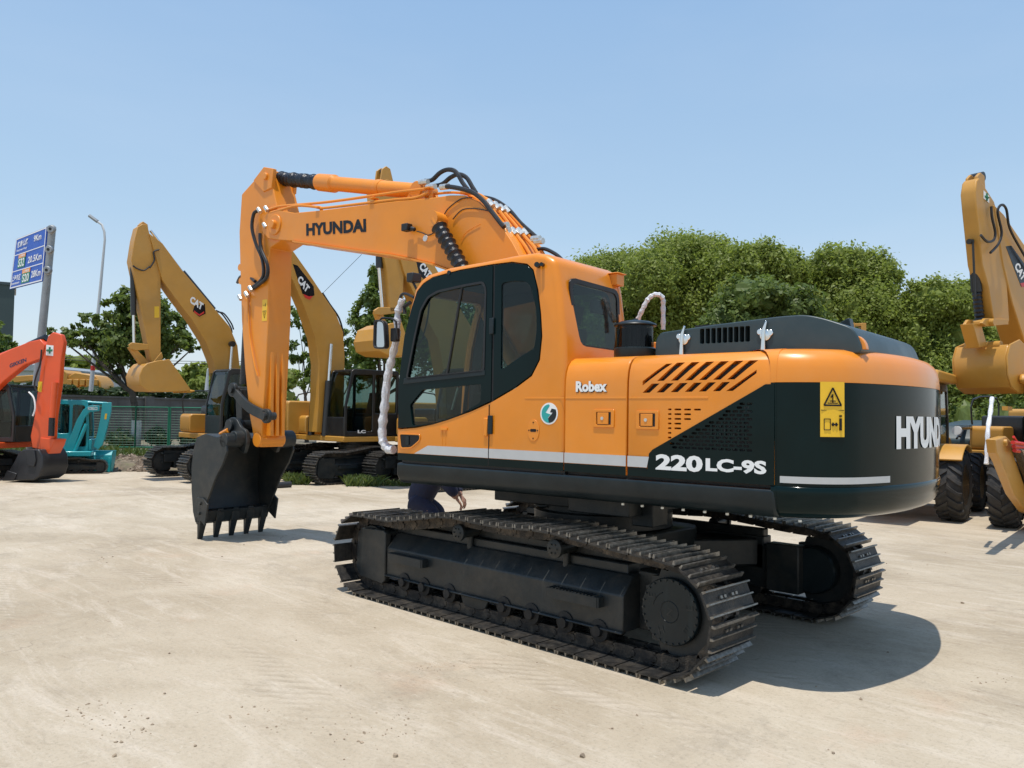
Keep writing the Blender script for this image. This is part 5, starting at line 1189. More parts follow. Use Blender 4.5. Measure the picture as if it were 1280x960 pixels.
# weeds
def weeds(px0, px1, d0, d1, z, h, n, seed, name='weed_patch'):
    rs = np.random.RandomState(seed); V = []; F = []
    for k in range(n):
        p_ = gp(rs.uniform(px0, px1), rs.uniform(d0, d1), z); hh = h * rs.uniform(.4, 1.1) ; a = rs.uniform(0, 6.28); w__ = .02; t = np.array([math.cos(a), math.sin(a)]) * w__; l = rs.normal(size=2) * hh * .45; b0 = len(V)
        V += [(p_.x - t[0], p_.y - t[1], z), (p_.x + t[0], p_.y + t[1], z), (p_.x + l[0] + t[0], p_.y + l[1] + t[1], z + hh * .8), (p_.x + l[0] * 1.4, p_.y + l[1] * 1.4, z + hh)]; F.append((b0, b0 + 1, b0 + 2, b0 + 3))
    me = bpy.data.meshes.new(name); me.from_pydata(V, [], F); me.update(); me.materials.append(M['grass_blade']); o = bpy.data.objects.new(name, me); COL.objects.link(o); tag(o, kind='stuff')
weeds(362, 388, 20.2, 20.9, 0, .28, 500, 1); weeds(436, 475, 20.0, 20.8, 0, .26, 700, 2); weeds(475, 520, 20.2, 20.8, 0, .14, 250, 3)
weeds(140, 330, 25.2, 27.0, .38, .22, 1500, 4); weeds(-100, 150, 24.8, 27.0, .38, .28, 2200, 5)
weeds(520, 1300, 24, 34, 0, .25, 9000, 6)

# ------------------------------------------------------------------ road sign, lamps, wires, far buildings
def quad_plate(bm, C4, th_, n):
    vs = [bm.verts.new(p_) for p_ in C4] + [bm.verts.new(p_ + n * th_) for p_ in C4]
    bm.faces.new(vs[:4]); bm.faces.new(vs[4:][::-1])
    for i in range(4): j = (i + 1) % 4; bm.faces.new((vs[i], vs[j], vs[4 + j], vs[4 + i]))
pt = at(65.3, 283, 22.6); pb = gp(38, 22.6, .0); pb = at(36, 580, 22.6)
sr = empty('road_sign', (pb.x, pb.y, 0)); tag(sr, 'blue highway distance sign in three rows on a leaning grey steel post', 'road sign')
off = sr.location
bm = BM(); cyl(bm, pb - off - Vector((0, 0, .2)), pt - off, .115, .10, seg=20); obj('post', bm, 'galv', sr)
TLc, TRc, BRc, BLc = at(20.3, 298.7, 23.9) - off, at(58.7, 283.3, 22.5) - off, at(53.0, 351.3, 22.5) - off, at(12.0, 361.7, 23.9) - off
sn = (TRc - TLc).cross(BLc - TLc).normalized()
if sn.dot(CF) < 0: sn = -sn
bm = BM(); quad_plate(bm, [TLc, TRc, BRc, BLc], .04, sn); pl = obj('panel', bm, 'signblue', sr)
def SP(u, v, o_=.006): return TLc.lerp(TRc, u).lerp(BLc.lerp(BRc, u), v) - sn * o_
def sbar(name, u0, u1, v0, v1, m, o_=.004):
    bm = BM(); bm.faces.new([bm.verts.new(SP(u, v, o_)) for u, v in ((u0, v0), (u1, v0), (u1, v1), (u0, v1))]); return obj(name, bm, m, pl)
for v0, v1, u0, u1 in ((0.005, .028, .01, .99), (.968, .992, .01, .99), (.333, .350, .03, .97), (.655, .672, .03, .97), (.0, .99, .012, .032), (.0, .99, .968, .988)): sbar('border', u0, u1, v0, v1, 'white')
def stext(t, u, v, hv, wu, m='white'):
    letters('lettering', t, 1.0, lambda a, b2: SP(u + a * wu, v - b2 * hv, .008), m, pl, bold=.02, width=1.0)
stext('航南公路', .08, .205, .13, .36); stext('Hangnan Hwy', .08, .29, .055, .34); stext('9Km', .62, .20, .12, .24)
sbar('patch', .17, .40, .355, .425, 'signorange'); sbar('patch', .17, .40, .425, .62, 'signgreen'); stext('上海高速', .19, .412, .045, .19); stext('S32', .19, .60, .16, .19); stext('20.5Km', .50, .585, .13, .42)
sbar('patch', .35, .60, .677, .755, 'signorange'); sbar('patch', .35, .60, .755, .945, 'signgreen'); stext('上海高速', .38, .745, .05, .19); stext('S20', .38, .925, .15, .20)
stext('上海市区', .04, .86, .12, .28); stext('Downtown', .04, .93, .05, .26); stext('28Km', .65, .885, .13, .28)
for yy_, xx_ in ((287.5, 67), (313, 64.5), (338.5, 62.3)):
    c_ = at(xx_, yy_, 22.5) - off; bm = BM(); lathe(bm, c_ - CF.normalized() * .17, CF, [(.03, 0), (.095, .0), (.11, .02), (.11, .07), (.13, .08)], 20); cyl(bm, c_, c_ + (TLc - TRc).normalized() * .32, .05, seg=10)
    k_ = obj('clamp', bm, 'galv', sr); bm = BM(); cyl(bm, c_ - CF.normalized() * .18, c_ - CF.normalized() * .165, .04, seg=12); obj('clamp_hole', bm, 'black', k_)
def lamp_post(label, base, top, arm_px, d, r, band=None):
    b_ = at(*base, d); e = empty('street_lamp', b_); tag(e, label, 'street lamp'); P = [at(*q, d) - b_ for q in [base, top]]
    bm = BM(); pts = [P[0], P[0].lerp(P[1], .5), P[1]] + [at(*q, d) - b_ for q in arm_px]; tube(bm, pts, r, 10, rf=lambda i, n: r * (1.3 if i == 0 else 1.0 if i == 1 else .65)); obj('post', bm, 'pale', e, sharp=60)
    a_, c_ = [at(*q, d) - b_ for q in arm_px[-2:]]; dr2 = (c_ - a_).normalized(); bm = BM(); tube(bm, [c_, c_ + dr2 * .42], r * 1.0, 8); obj('lamp_head', bm, 'galv', e)
    if band: p0, p1 = [at(*q, d) - b_ for q in band]; bm = BM(); cyl(bm, p0, p1, r * 1.27, seg=12); obj('red_band', bm, 'red', e)
lamp_post('tall white street lamp with a red band, leaning behind the big dark tree', (113.5, 489), (131, 300), [(130.5, 290), (127.5, 281), (122, 277)], 33, .07, ((115.9, 463), (116.4, 457)))
lamp_post('small pale lamp post among the far trees left of the big excavator arm', (258, 490), (259.5, 466), [(260, 462), (262, 460)], 52, .10)
for k, (y0, y1) in enumerate(((446, 452), (449, 455))):
    bm = BM(); tube(bm, [at(70, y0, 60), at(200, y0 + 5, 60), at(320, y1, 60)], .02, 4, smooth=3); setobj('power_line', bm, 'black', ['upper of two thin power lines crossing behind the dark tree', 'lower of two thin power lines crossing behind the dark tree'][k], 'power line', 'power lines')
bm = BM(); tube(bm, [at(452, 318, 40), at(400, 370, 41)], .012, 4); setobj('guy_wire', bm, 'black', 'thin slanting wire in the sky under the big orange boom', 'wire')
bt_ = at(18.5, 357, 120); 
def tower():
    A_ = at(18.5, 357, 118); e = empty('office_tower', (A_.x, A_.y, 0)); tag(e, 'dark green office tower with vertical characters at the left edge', 'building'); o_ = e.location
    r_ = ray(18.5, 400); fw_2 = Vector((r_.x, r_.y, 0)).normalized(); rt_ = Vector((fw_2.y, -fw_2.x, 0))
    H_ = A_.z; bm = BM(); mt = Matrix((rt_, fw_2, Vector((0, 0, 1)))).transposed().to_4x4(); box(bm, -14, 0, 0, 12, 0, H_, mt); obj('facade', bm, 'tower', e)
    bm = BM(); box(bm, -14.2, .2, -.2, 12.2, H_, H_ + .4, mt); obj('parapet', bm, 'hood', e)
    for k, ch in enumerate('创新楼'):
        c_ = at(3.2 + .0 * k, 379.5 + k * 7.3, 117.6) - o_
        letters('lettering', ch, .62, lambda u, v, c_=c_: c_ + rt_ * u + Vector((0, 0, v)), 'pale', e, bold=.01)
tower()
def shed():
    A_ = at(72, 490, 52); B_ = at(158, 490, 60); d2 = (B_ - A_); d2.z = 0; L2 = d2.length; e = empty('long_shed', (A_.x, A_.y, 1.7)); e.rotation_euler.z = math.atan2(d2.y, d2.x); tag(e, 'long low pale grey shed beyond the wall', 'building')
    bm = BM(); box(bm, 0, L2, 0, 5, 0, 2.5); obj('wall', bm, 'pale', e); bm = BM(); prism(bm, [(-.3, 2.5), (5.3, 2.5), (5.3, 2.6), (2.5, 3.0), (-.3, 2.62)], -.3, L2 + .3, 'x'); obj('roof', bm, 'galv', e)
shed()
# ================================================================== machines standing round the yard
def copy_part(src, parent, rec=True):
    c = src.copy(); COL.objects.link(c); c.parent = parent
    if rec:
        for ch in src.children: copy_part(ch, c)
    return c
TRACKS = [o for o in root.children if o.name.startswith('crawler_track') or o.name.startswith('track_frame') or o.name.startswith('car_body') or o.name.startswith('slewing_ring')]
def uc(parent): 
    for t in TRACKS: copy_part(t, parent)
def simple_cab(parent, x0, x1, y0, y1, z0, z1, m='cat_dark', name='cab', slope=.18, visor=False):
    """framed cab: four pillars, sills and roof with real openings, glass in each"""
    bm = BM(); o = [(x1, z0), (x1, z0 + (z1 - z0) * .45), (x1 - slope, z1 - .06), (x1 - slope - .08, z1), (x0 + .06, z1), (x0, z1 - .06), (x0, z0)]
    zs = z0 + (z1 - z0) * .34
    h1 = roundpoly([(x1 - .07, z0 + .12), (x1 - .07, z0 + (z1 - z0) * .45), (x1 - slope - .08, z1 - .15), ((x0 + x1) / 2, z1 - .13), ((x0 + x1) / 2, z0 + .12)], .05)
    h2 = roundpoly([((x0 + x1) / 2 - .08, zs), ((x0 + x1) / 2 - .08, z1 - .13), (x0 + .08, z1 - .13), (x0 + .08, zs)], .05)
    for a, b_ in ((y0, y0 + .05), (y1 - .05, y1)): prism(bm, o, a, b_, 'y', [h1, h2])
    ring = [(y0 + .05, z0), (y1 - .05, z0), (y1 - .05, z1 - .04), (y0 + .05, z1 - .04)]
    prism(bm, ring, x0, x0 + .04, 'x', [rrect(y0 + .12, y1 - .12, zs, z1 - .16, .05)])
    box(bm, x0 + .02, x1 - slope - .04, y0 + .05, y1 - .05, z1 - .07, z1 - .01); box(bm, x0 + .04, x1 - .02, y0 + .05, y1 - .05, z0, z0 + .06)
    box(bm, x1 - .04, x1 - .0, y0 + .05, y1 - .05, z0, z0 + (z1 - z0) * .28)
    c = obj(name, bm, m, parent, bevel=.012)
    bm = BM(); box(bm, x0 + .08, x1 - .1, y0 + .02, y0 + .025, z0 + .1, z1 - .1); obj('side_window', bm, 'glass', c)
    bm = BM(); box(bm, x0 + .08, x1 - .1, y1 - .025, y1 - .02, z0 + .1, z1 - .1); obj('side_window', bm, 'glass', c)
    bm = BM(); zz0 = z0 + (z1 - z0) * .28; zm = z0 + (z1 - z0) * .45
    for (xa, za, xb, zb) in ((x1 - .02, zz0, x1 - .02, zm), (x1 - .02, zm, x1 - slope - .02, z1 - .08)):
        bm.faces.new([bm.verts.new(v) for v in ((xa, y0 + .05, za), (xa, y1 - .05, za), (xb, y1 - .05, zb), (xb, y0 + .05, zb))])
    obj('windscreen', bm, 'glass', c)
    bm = BM(); xm = x0 + (x1 - x0) * .3; box(bm, xm, xm + .42, y0 + .25, y1 - .25, z0 + .06, z0 + .5); prism(bm, [(xm, z0 + .5), (xm + .12, z0 + .5), (xm - .02, z0 + 1.15), (xm - .14, z0 + 1.15)], y0 + .28, y1 - .28, 'y'); obj('seat', bm, 'interior', c, bevel=.02)
    return c
def pxprism(F, pts, y0, y1, yt, name, m, parent, bevel=.01):
    bm = BM(); prism(bm, F.xz(pts, yt), y0, y1, 'y'); return obj(name, bm, m, parent, bevel=bevel)
def rod(parent, name, p0, p1, r, m, seg=14):
    bm = BM(); cyl(bm, p0, p1, r, seg=seg); return obj(name, bm, m, parent)
def decal_text(F, parent, a, b_, hpx, y, txt='CAT', m='white', off=.004):
    """lettering running from picture point a to b on the machine plane y"""
    A_ = F.px(*a, y=y); B_ = F.px(*b_, y=y); U_ = F.px(a[0] + hpx[0], a[1] + hpx[1], y=y)
    w_ = (B_ - A_); u_ = (U_ - A_); s = 1 if y > 0 else -1
    letters('lettering', txt, 1.0, lambda p_, q_: A_ + w_ * p_ + u_ * q_ + Vector((0, off * s, 0)), m, parent, bold=.05, width=1.0)
def house(F, parent, dark_side=True, m='cat'):
    bm = BM(); box(bm, -2.25, 1.45, -1.34, 1.34, 1.06, 1.20); obj('deck_frame', bm, m, parent, bevel=.02)
    bm = BM(); prism(bm, rrect(-2.2, -.45, 1.21, 2.12, .10), -1.32, 1.32, 'y'); obj('engine_cover', bm, m, parent, bevel=.04)
    bm = BM(); prism(bm, rrect(-.44, .85, 1.21, 1.95, .06), -1.32, -.45, 'y'); obj('side_box', bm, 'cat_dark', parent, bevel=.03)
    bm = BM(); prism(bm, rrect(.90, 1.44, 1.21, 1.72, .10), -1.30, -.62, 'y'); tb = obj('tool_box', bm, m, parent, bevel=.03)
    bm = BM(); pl_ = [(x, y) for x, y in cw_plan(.06)]; prism(bm, pl_, 1.1, 2.0, 'z'); obj('counterweight', bm, m, parent, bevel=.05)
    bm = BM(); tube(bm, [(1.35, -1.28, 1.75), (1.3, -1.28, 2.3), (.2, -1.28, 2.35), (.1, -1.28, 1.95)], .02, 6, smooth=3); obj('handrail', bm, 'cat_dark', parent)
def place(name, label, foot, lxy, th, group, z=0, scale=1.0):
    g = ground(*foot, z); R_ = Matrix.Rotation(th, 3, 'Z'); o_ = g - R_ @ Vector((lxy[0] * scale, lxy[1] * scale, 0)); e = empty(name, o_, th); tag(e, label, 'excavator', group); print(name, tuple(round(v, 2) for v in o_)); return e, Frame(o_, th)
GX = 'amber crawler excavators parked in a row behind'
THB = math.radians(88)
# --- A : left one, arm hanging with the bucket raised
eA, FA = place('amber_excavator', 'amber excavator at the left, its raised amber bucket hanging in front of the dark tree', (194, 595.5), (2.1, -1.2), THB, GX)
uc(eA); house(FA, eA); cA = simple_cab(eA, -.15, 1.42, .36, 1.32, 1.21, 2.92)
YB = .22
bA = pxprism(FA, [(187, 292), (203, 304), (228, 338), (250, 364), (270, 388), (287, 408), (297, 432), (301, 470), (300, 520), (276, 520), (272, 480), (268, 455), (257, 427), (240, 400), (220, 374), (203, 350), (195, 322)], -YB, YB, YB, 'boom', 'cat', eA)
sA = pxprism(FA, [(178, 280), (184, 281), (187, 292), (196, 316), (201, 338), (201, 440), (199, 453), (190, 454), (186, 436), (176, 385), (168, 345), (164, 326), (168, 300), (172, 284)], -.17, .17, .17, 'arm', 'cat', eA)
pxprism(FA, [(176, 280), (180, 276), (186, 280), (187, 288), (178, 288)], -.10, .10, .17, 'cylinder_ear', 'cat', sA)
q1, q2, q3 = FA.px(188, 288, y=0), FA.px(228, 340, y=0), FA.px(267, 387, y=0)
c_ = rod(bA, 'arm_cylinder', q2, q3, .075, 'cat_dark'); rod(bA, 'cylinder_rod', q1, q2, .035, 'chrome')
q1, q2, q3 = FA.px(166, 332, y=0), FA.px(167, 394, y=0), FA.px(167.5, 430, y=0); rod(sA, 'bucket_cylinder', q1, q2, .07, 'cat_dark'); rod(sA, 'cylinder_rod', q2, q3, .035, 'chrome')
for sy in (1, -1):
    yb = sy * .34; q1, q2, q3 = FA.px(290, 430, y=.34), FA.px(286, 482, y=.34), FA.px(283, 545, y=.34); q1.y = q2.y = q3.y = yb; k_ = rod(bA, 'boom_cylinder', q2, q3, .08, 'cat_dark'); rod(bA, 'cylinder_rod', q1, q2, .04, 'chrome'); bm = BM(); cyl(bm, (q1.x, yb - .06, q1.z), (q1.x, yb + .06, q1.z), .08, seg=16); obj('rod_eye', bm, 'cat_dark', bA)
pxprism(FA, [(161, 431), (165, 428), (200, 432), (200, 436), (170, 438), (163, 436)], .10, .16, .16, 'bucket_link', 'cat', sA)
pxprism(FA, [(161, 434), (168, 434), (186, 452), (184, 460), (176, 456)], -.08, .08, .08, 'bucket_link', 'cat', sA)
pxprism(FA, [(184, 462), (192, 452), (202, 440), (204, 446), (200, 456), (190, 464)], .12, .18, .18, 'bucket_link', 'cat', sA)
bk = FA.xz([(184, 452), (200, 451), (212, 449), (226, 468), (237, 486), (230, 489), (205, 488), (196, 470)], .5)
prof = FA.xz([(184, 454), (178, 460), (174, 470), (176, 482), (186, 489), (210, 490), (236, 489), (238, 486), (212, 449), (196, 451)], .5)
bm = BM(); prism(bm, prof, .47, .5, 'y'); prism(bm, prof, -.5, -.47, 'y')
pf2 = prof[:8]; inn = shrink(prof, .04)[:8][::-1]; prism(bm, pf2 + inn, -.47, .47, 'y'); bkA = obj('bucket', bm, 'cat', eA, bevel=.015)
for k in range(5):
    y_ = -.44 + k * .22; a_, b2 = Vector((prof[6][0], 0, prof[6][1])), Vector((prof[5][0], 0, prof[5][1])); d2 = (a_ - b2).normalized(); bm = BM(); lathe(bm, Vector((a_.x, y_, a_.z)) - d2 * .05, d2, [(.045, 0), (.05, .1), (.02, .22), (0, .22)], 6); obj('tooth', bm, 'cat', bkA)
bm = BM(); lg_ = FA.xz([(252, 385.5), (258, 388.5), (256, 396), (249, 394)], YB); prism(bm, FA.xz([(243, 382), (256, 380), (257, 392), (249, 396), (241, 389)], YB), YB, YB + .004, 'y'); pA = obj('emblem_patch', bm, 'decal_black', bA); 
bm = BM(); prism(bm, FA.xz([(242.5, 388), (249, 393), (255, 389), (255, 391.5), (249, 395), (242.5, 390.5)], YB), YB + .005, YB + .007, 'y'); obj('emblem_chevron', bm, 'red', pA)
decal_text(FA, pA, (236.5, 378), (252, 388), (2.6, -8.5), YB, off=.009)
bm = BM(); prism(bm, FA.xz([(193, 383), (199, 383), (199, 397), (193, 397)], .17), .171, .174, 'y'); obj('warning_label', bm, 'yellow_label', sA)
for pp in (((187, 333), (180, 338), (172, 336), (166, 332)), ((187, 335), (193, 325), (192, 315), (199, 312))):
    bm = BM(); tube(bm, [FA.px(*p_, y=.24) for p_ in pp], .02, 6, smooth=4); obj('hydraulic_hose', bm, 'hose', sA)
bm = BM(); tube(bm, [FA.px(*p_, y=.1) for p_ in ((270, 388), (278, 393), (288, 408), (290, 416))], .02, 6, smooth=4); tube(bm, [FA.px(*p_, y=.0) for p_ in ((272, 390), (280, 392), (289, 404), (292, 412))], .02, 6, smooth=4); obj('hydraulic_hose', bm, 'hose', bA)
# --- B : second one, cab in view
eB, FB = place('amber_excavator', 'amber excavator with black framed cab, between the big arm and the white wrapped rail', (396, 606), (2.1, 1.2), THB, GX)
uc(eB); house(FB, eB); cB = simple_cab(eB, -.25, 1.42, .36, 1.34, 1.21, 2.95)
bB = pxprism(FB, [(356, 300), (368, 316), (385, 340), (405, 370), (420, 392), (429, 415), (431, 445), (430, 500), (428, 540), (396, 540), (398, 500), (399, 455), (394, 422), (381, 385), (364, 345), (352, 325)], -YB, YB, YB, 'boom', 'cat', eB)
sB = pxprism(FB, [(338, 285), (350, 285), (362, 310), (360, 340), (352, 400), (345, 440), (338, 440), (334, 380), (330, 320)], -.17, .17, .17, 'arm', 'cat', eB)
bm = BM(); prism(bm, FB.xz([(366, 330), (372, 332), (392, 358), (393, 369), (386, 373), (378, 367)], YB), YB, YB + .004, 'y'); pB_ = obj('emblem_patch', bm, 'decal_black', bB)
bm = BM(); prism(bm, FB.xz([(379, 367.5), (386, 370.5), (391, 370), (387, 375), (381, 372)], YB), YB + .005, YB + .007, 'y'); obj('emblem_chevron', bm, 'red', pB_)
decal_text(FB, pB_, (371, 351), (383, 366.5), (4.5, -7.5), YB, off=.009)
q1, q2 = FB.px(391, 436, y=.3), FB.px(384.5, 476, y=.3)
for sy, xs_ in ((1, (414, 476, 411, 545)), (-1, (392, 476, 389, 545))):
    yb = sy * .36; q1 = FB.px(414, 430, y=.36); q2 = FB.px(411, 476, y=.36); q3 = FB.px(406, 545, y=.36); q1.y = q2.y = q3.y = yb; rod(bB, 'boom_cylinder', q2, q3, .095, 'cat_dark'); rod(bB, 'cylinder_rod', q1, q2, .045, 'chrome')
bm = BM(); tube(bm, [FB.px(*p_, y=.1) for p_ in ((403, 366), (412, 380), (424, 398), (430, 420))], .025, 6, smooth=4); obj('hydraulic_hose', bm, 'hose', bB)
decal_text(FB, cB, (447, 541.5), (457, 541.5), (0, -4), 1.345, 'LC', off=.004)
# --- C : third one, mostly hidden behind the big cab
eC, FC = place('amber_excavator', 'amber excavator mostly hidden behind the big orange cab, arm tip above the big boom', (470, 605), (2.1, -1.2), THB, GX)
uc(eC); house(FC, eC); simple_cab(eC, -.25, 1.42, .36, 1.34, 1.21, 2.95)
sC = pxprism(FC, [(484, 224), (494, 228), (500, 250), (506, 300), (505, 340), (503, 388), (488, 390), (484, 340), (472, 280), (468, 240), (472, 228)], -.17, .17, .17, 'arm', 'cat', eC)
bC = pxprism(FC, [(492, 250), (505, 262), (530, 310), (560, 360), (590, 410), (600, 450), (600, 540), (560, 540), (556, 470), (548, 425), (526, 385), (505, 340), (494, 300)], -YB, YB, YB, 'boom', 'cat', eC)
pxprism(FC, [(476, 226), (478, 211), (483, 207.5), (488, 211), (492, 228)], .08, .14, .14, 'cylinder_ear', 'cat', sC); pxprism(FC, [(476, 226), (478, 211), (483, 207.5), (488, 211), (492, 228)], -.14, -.08, .14, 'cylinder_ear', 'cat', sC)
bm = BM(); a_ = FC.px(481, 215, y=0); cyl(bm, (a_.x, -.08, a_.z), (a_.x, .08, a_.z), .10, seg=16); obj('cylinder_eye', bm, 'cat_dark', sC)
q1, q2, q3 = FC.px(474, 300, y=0), FC.px(474, 335, y=0), FC.px(478, 384, y=0); rod(sC, 'bucket_cylinder', q1, q2, .085, 'cat_dark'); rod(sC, 'cylinder_rod', q2, q3, .045, 'chrome')
pxprism(FC, [(468, 388), (474, 384), (506, 384), (506, 390), (476, 394), (469, 393)], .10, .17, .17, 'bucket_link', 'cat', sC); pxprism(FC, [(470, 390), (478, 390), (486, 410), (478, 412)], -.08, .08, .08, 'bucket_link', 'cat', sC)
prof = FC.xz([(488, 404), (476, 410), (471, 425), (474, 438), (486, 444), (512, 446), (508, 420), (502, 402)], .5)
bm = BM(); prism(bm, prof, .47, .5, 'y'); prism(bm, prof, -.5, -.47, 'y'); prism(bm, prof[:6] + shrink(prof, .04)[:6][::-1], -.47, .47, 'y'); obj('bucket', bm, 'cat', eC, bevel=.015)
bm = BM(); prism(bm, FC.xz([(520, 325), (530, 327), (540, 345), (534, 352), (524, 344)], YB), YB, YB + .004, 'y'); pC_ = obj('emblem_patch', bm, 'decal_black', bC); decal_text(FC, pC_, (523, 334), (534, 349), (6, -7), YB, off=.009)
# --- D : right edge, arm raised over the loaders
THD = math.radians(80)
oD = at(1330, 520, 17.5); eD = empty('amber_excavator', (oD.x, oD.y, 0), THD); tag(eD, 'amber excavator at the right edge, arm tip highest, bucket held above the loaders', 'excavator', GX); FD = Frame((oD.x, oD.y, 0), THD)
uc(eD); house(FD, eD); simple_cab(eD, -.25, 1.42, .36, 1.34, 1.21, 2.95)
sD = pxprism(FD, [(1221, 226), (1224, 222), (1229, 230), (1243, 252), (1252, 285), (1258, 340), (1262, 402), (1243, 404), (1236, 360), (1228, 330), (1221, 262), (1219, 240)], -.07, .20, .20, 'arm', 'cat', eD, .02)
bD = pxprism(FD, [(1243, 256), (1255, 268), (1280, 305), (1300, 330), (1320, 380), (1330, 470), (1300, 470), (1285, 440), (1266, 380), (1254, 330), (1248, 290)], -YB, YB, YB, 'boom', 'cat', eD, .02)
for y0, y1 in ((-.05, .0), (.11, .17)): pxprism(FD, [(1221, 230), (1222, 220), (1226, 215.5), (1231, 220), (1232, 236)], y0, y1, .17, 'cylinder_ear', 'cat', sD)
bm = BM(); a_ = FD.px(1222, 222, y=0); cyl(bm, (a_.x, -.11, a_.z), (a_.x, .11, a_.z), .09, seg=16); obj('cylinder_eye', bm, 'cat_dark', sD)
q1, q2, q3, q4 = [FD.px(*p_, y=0) for p_ in ((1216, 283), (1221, 365), (1222, 372), (1225, 402))]
rod(sD, 'bucket_cylinder', q1, q2, .10, 'cat_dark'); bm = BM(); d2 = (q4 - q2).normalized(); lathe(bm, q2, d2, [(.09 if k % 2 else .075, k * (q4 - q2).length / 14) for k in range(15)], 14); obj('rod_bellows', bm, 'sleeve', sD)
bm = BM(); cyl(bm, FD.px(1211, 302, y=.05), FD.px(1218, 302, y=.05), .05); cyl(bm, FD.px(1216, 300, y=.1), FD.px(1219, 372, y=.1), .02); obj('cylinder_fitting', bm, 'cat_dark', sD)
for y0, y1 in ((-.12, -.06), (.18, .24)): pxprism(FD, [(1225, 404), (1229, 398), (1258, 399), (1258, 406), (1230, 408)], y0, y1, .2, 'bucket_link', 'cat', sD)
pxprism(FD, [(1222, 404), (1232, 404), (1240, 432), (1230, 434)], -.12, .12, .2, 'bucket_link', 'cat', sD)
bm = BM(); a_ = FD.px(1228, 404, y=.1); b2 = FD.px(1236, 432, y=.1); cyl(bm, (a_.x, -.15, a_.z), (a_.x, .32, a_.z), .07, seg=14); cyl(bm, (b2.x, -.32, b2.z), (b2.x, .32, b2.z), .08, seg=14); obj('link_pin', bm, 'cat', sD)
prof = FD.xz([(1263, 430), (1259, 446), (1260, 468), (1265, 484), (1274, 492), (1288, 492), (1287, 462), (1283, 432), (1275, 424)], .5)
bm = BM(); prism(bm, prof, .47, .5, 'y'); prism(bm, prof, -.5, -.47, 'y'); prism(bm, prof[:6] + shrink(prof, .04)[:6][::-1], -.47, .47, 'y'); obj('bucket', bm, 'cat', eD, bevel=.02)
prism_y = FD.xz([(1229, 238), (1236, 245), (1236, 254), (1229, 248)], .20)
bm = BM(); prism(bm, prism_y, .205, .208, 'y'); gl_ = obj('green_cross_label', bm, 'white', sD); bm = BM()
cc = FD.px(1232.6, 246.5, y=.2)
for a_ in (0, PI / 2): 
    dx_, dz_ = math.cos(a_), math.sin(a_); tube(bm, [(cc.x - dx_ * .07, .211, cc.z - dz_ * .07), (cc.x + dx_ * .07, .211, cc.z + dz_ * .07)], .022, 4)
obj('green_cross', bm, 'fence', gl_)
for pp in (((1239, 258), (1240, 272), (1244, 290), (1242, 300), (1234, 302), (1226, 294)), ((1238, 316), (1248, 305), (1252, 290), (1247, 265), (1252, 256), (1258, 262), (1262, 285), (1275, 310), (1290, 335))):
    bm = BM(); tube(bm, [FD.px(*p_, y=.30) for p_ in pp], .025, 6, smooth=4); obj('hydraulic_hose', bm, 'hose', sD)
bm = BM(); prism(bm, FD.xz([(1257, 308), (1264, 307), (1284, 335), (1288, 360), (1276, 358)], YB), YB, YB + .004, 'y'); pD_ = obj('emblem_patch', bm, 'decal_black', bD); bm = BM(); prism(bm, FD.xz([(1275, 354), (1288, 352), (1288, 357), (1277, 359)], YB), YB + .005, YB + .007, 'y'); obj('emblem_chevron', bm, 'red', pD_)
decal_text(FD, pD_, (1267, 333), (1277, 352), (5.5, -6), YB, off=.009)

# --- orange-red excavator on the left
THR = math.radians(212)
oR = at(-48, 560, 20.6); eR = empty('orange_red_excavator', (oR.x, oR.y, 0), THR); eR.scale = (1, 1, 1); tag(eR, 'orange red excavator cut by the left edge, its black bucket resting on the ground', 'excavator'); FR = Frame((oR.x, oR.y, 0), THR)
for t in TRACKS:
    c_ = copy_part(t, eR); c_.scale = (.72, .80, .74)
bm = BM(); box(bm, -1.5, 1.3, -1.05, 1.05, .80, .95); obj('deck_frame', bm, 'redpaint', eR, bevel=.02)
bm = BM(); prism(bm, rrect(-1.6, -.1, .96, 1.7, .1), -1.04, 1.04, 'y'); obj('engine_cover', bm, 'redpaint', eR, bevel=.04)
simple_cab(eR, .0, 1.55, .0, 1.0, .96, 2.42)
YR = -.18
bR = pxprism(FR, [(-60, 470), (-20, 452), (10, 438), (36, 427), (50, 424), (56, 431), (52, 448), (30, 456), (5, 476), (-20, 500), (-45, 530), (-70, 540)], -.18, .02, YR, 'boom', 'redpaint', eR, .02)
sR = pxprism(FR, [(60, 420), (66, 415), (76, 418), (79, 428), (76, 450), (74, 480), (68, 520), (66, 556), (62, 564), (40, 560), (38, 545), (43, 520), (48, 480), (52, 450)], -.16, -.02, -.16, 'arm', 'redpaint', eR, .02)
q1, q2, q3 = [FR.px(*p_, y=0) for p_ in ((58, 422), (36, 432), (-10, 450))]; rod(bR, 'arm_cylinder_sleeve', q1, q2, .09, 'sleeve'); rod(bR, 'arm_cylinder', q2, q3, .08, 'redpaint')
q1, q2, q3 = [FR.px(*p_, y=-.22) for p_ in ((69, 478), (65, 522), (64, 545))]; rod(sR, 'bucket_cylinder', q1, q2, .075, 'redpaint'); rod(sR, 'cylinder_bellows', q2, q3, .07, 'sleeve')
pxprism(FR, [(50, 547), (68, 549), (66, 556), (60, 568), (50, 566)], -.2, .2, -.2, 'bucket_link', 'redpaint', sR, .015)
prof = FR.xz([(38, 562), (30, 566), (22, 578), (10, 594), (5, 600), (20, 601), (56, 601), (66, 596), (71, 585), (70, 570), (64, 562)], -.4); _x0 = prof[4][0]; prof = [(_x0 + (x - _x0) * .74, z) for x, z in prof]
bm = BM(); prism(bm, prof, -.42, .42, 'y'); bkR = obj('bucket', bm, 'blackbucket', eR, bevel=.03)
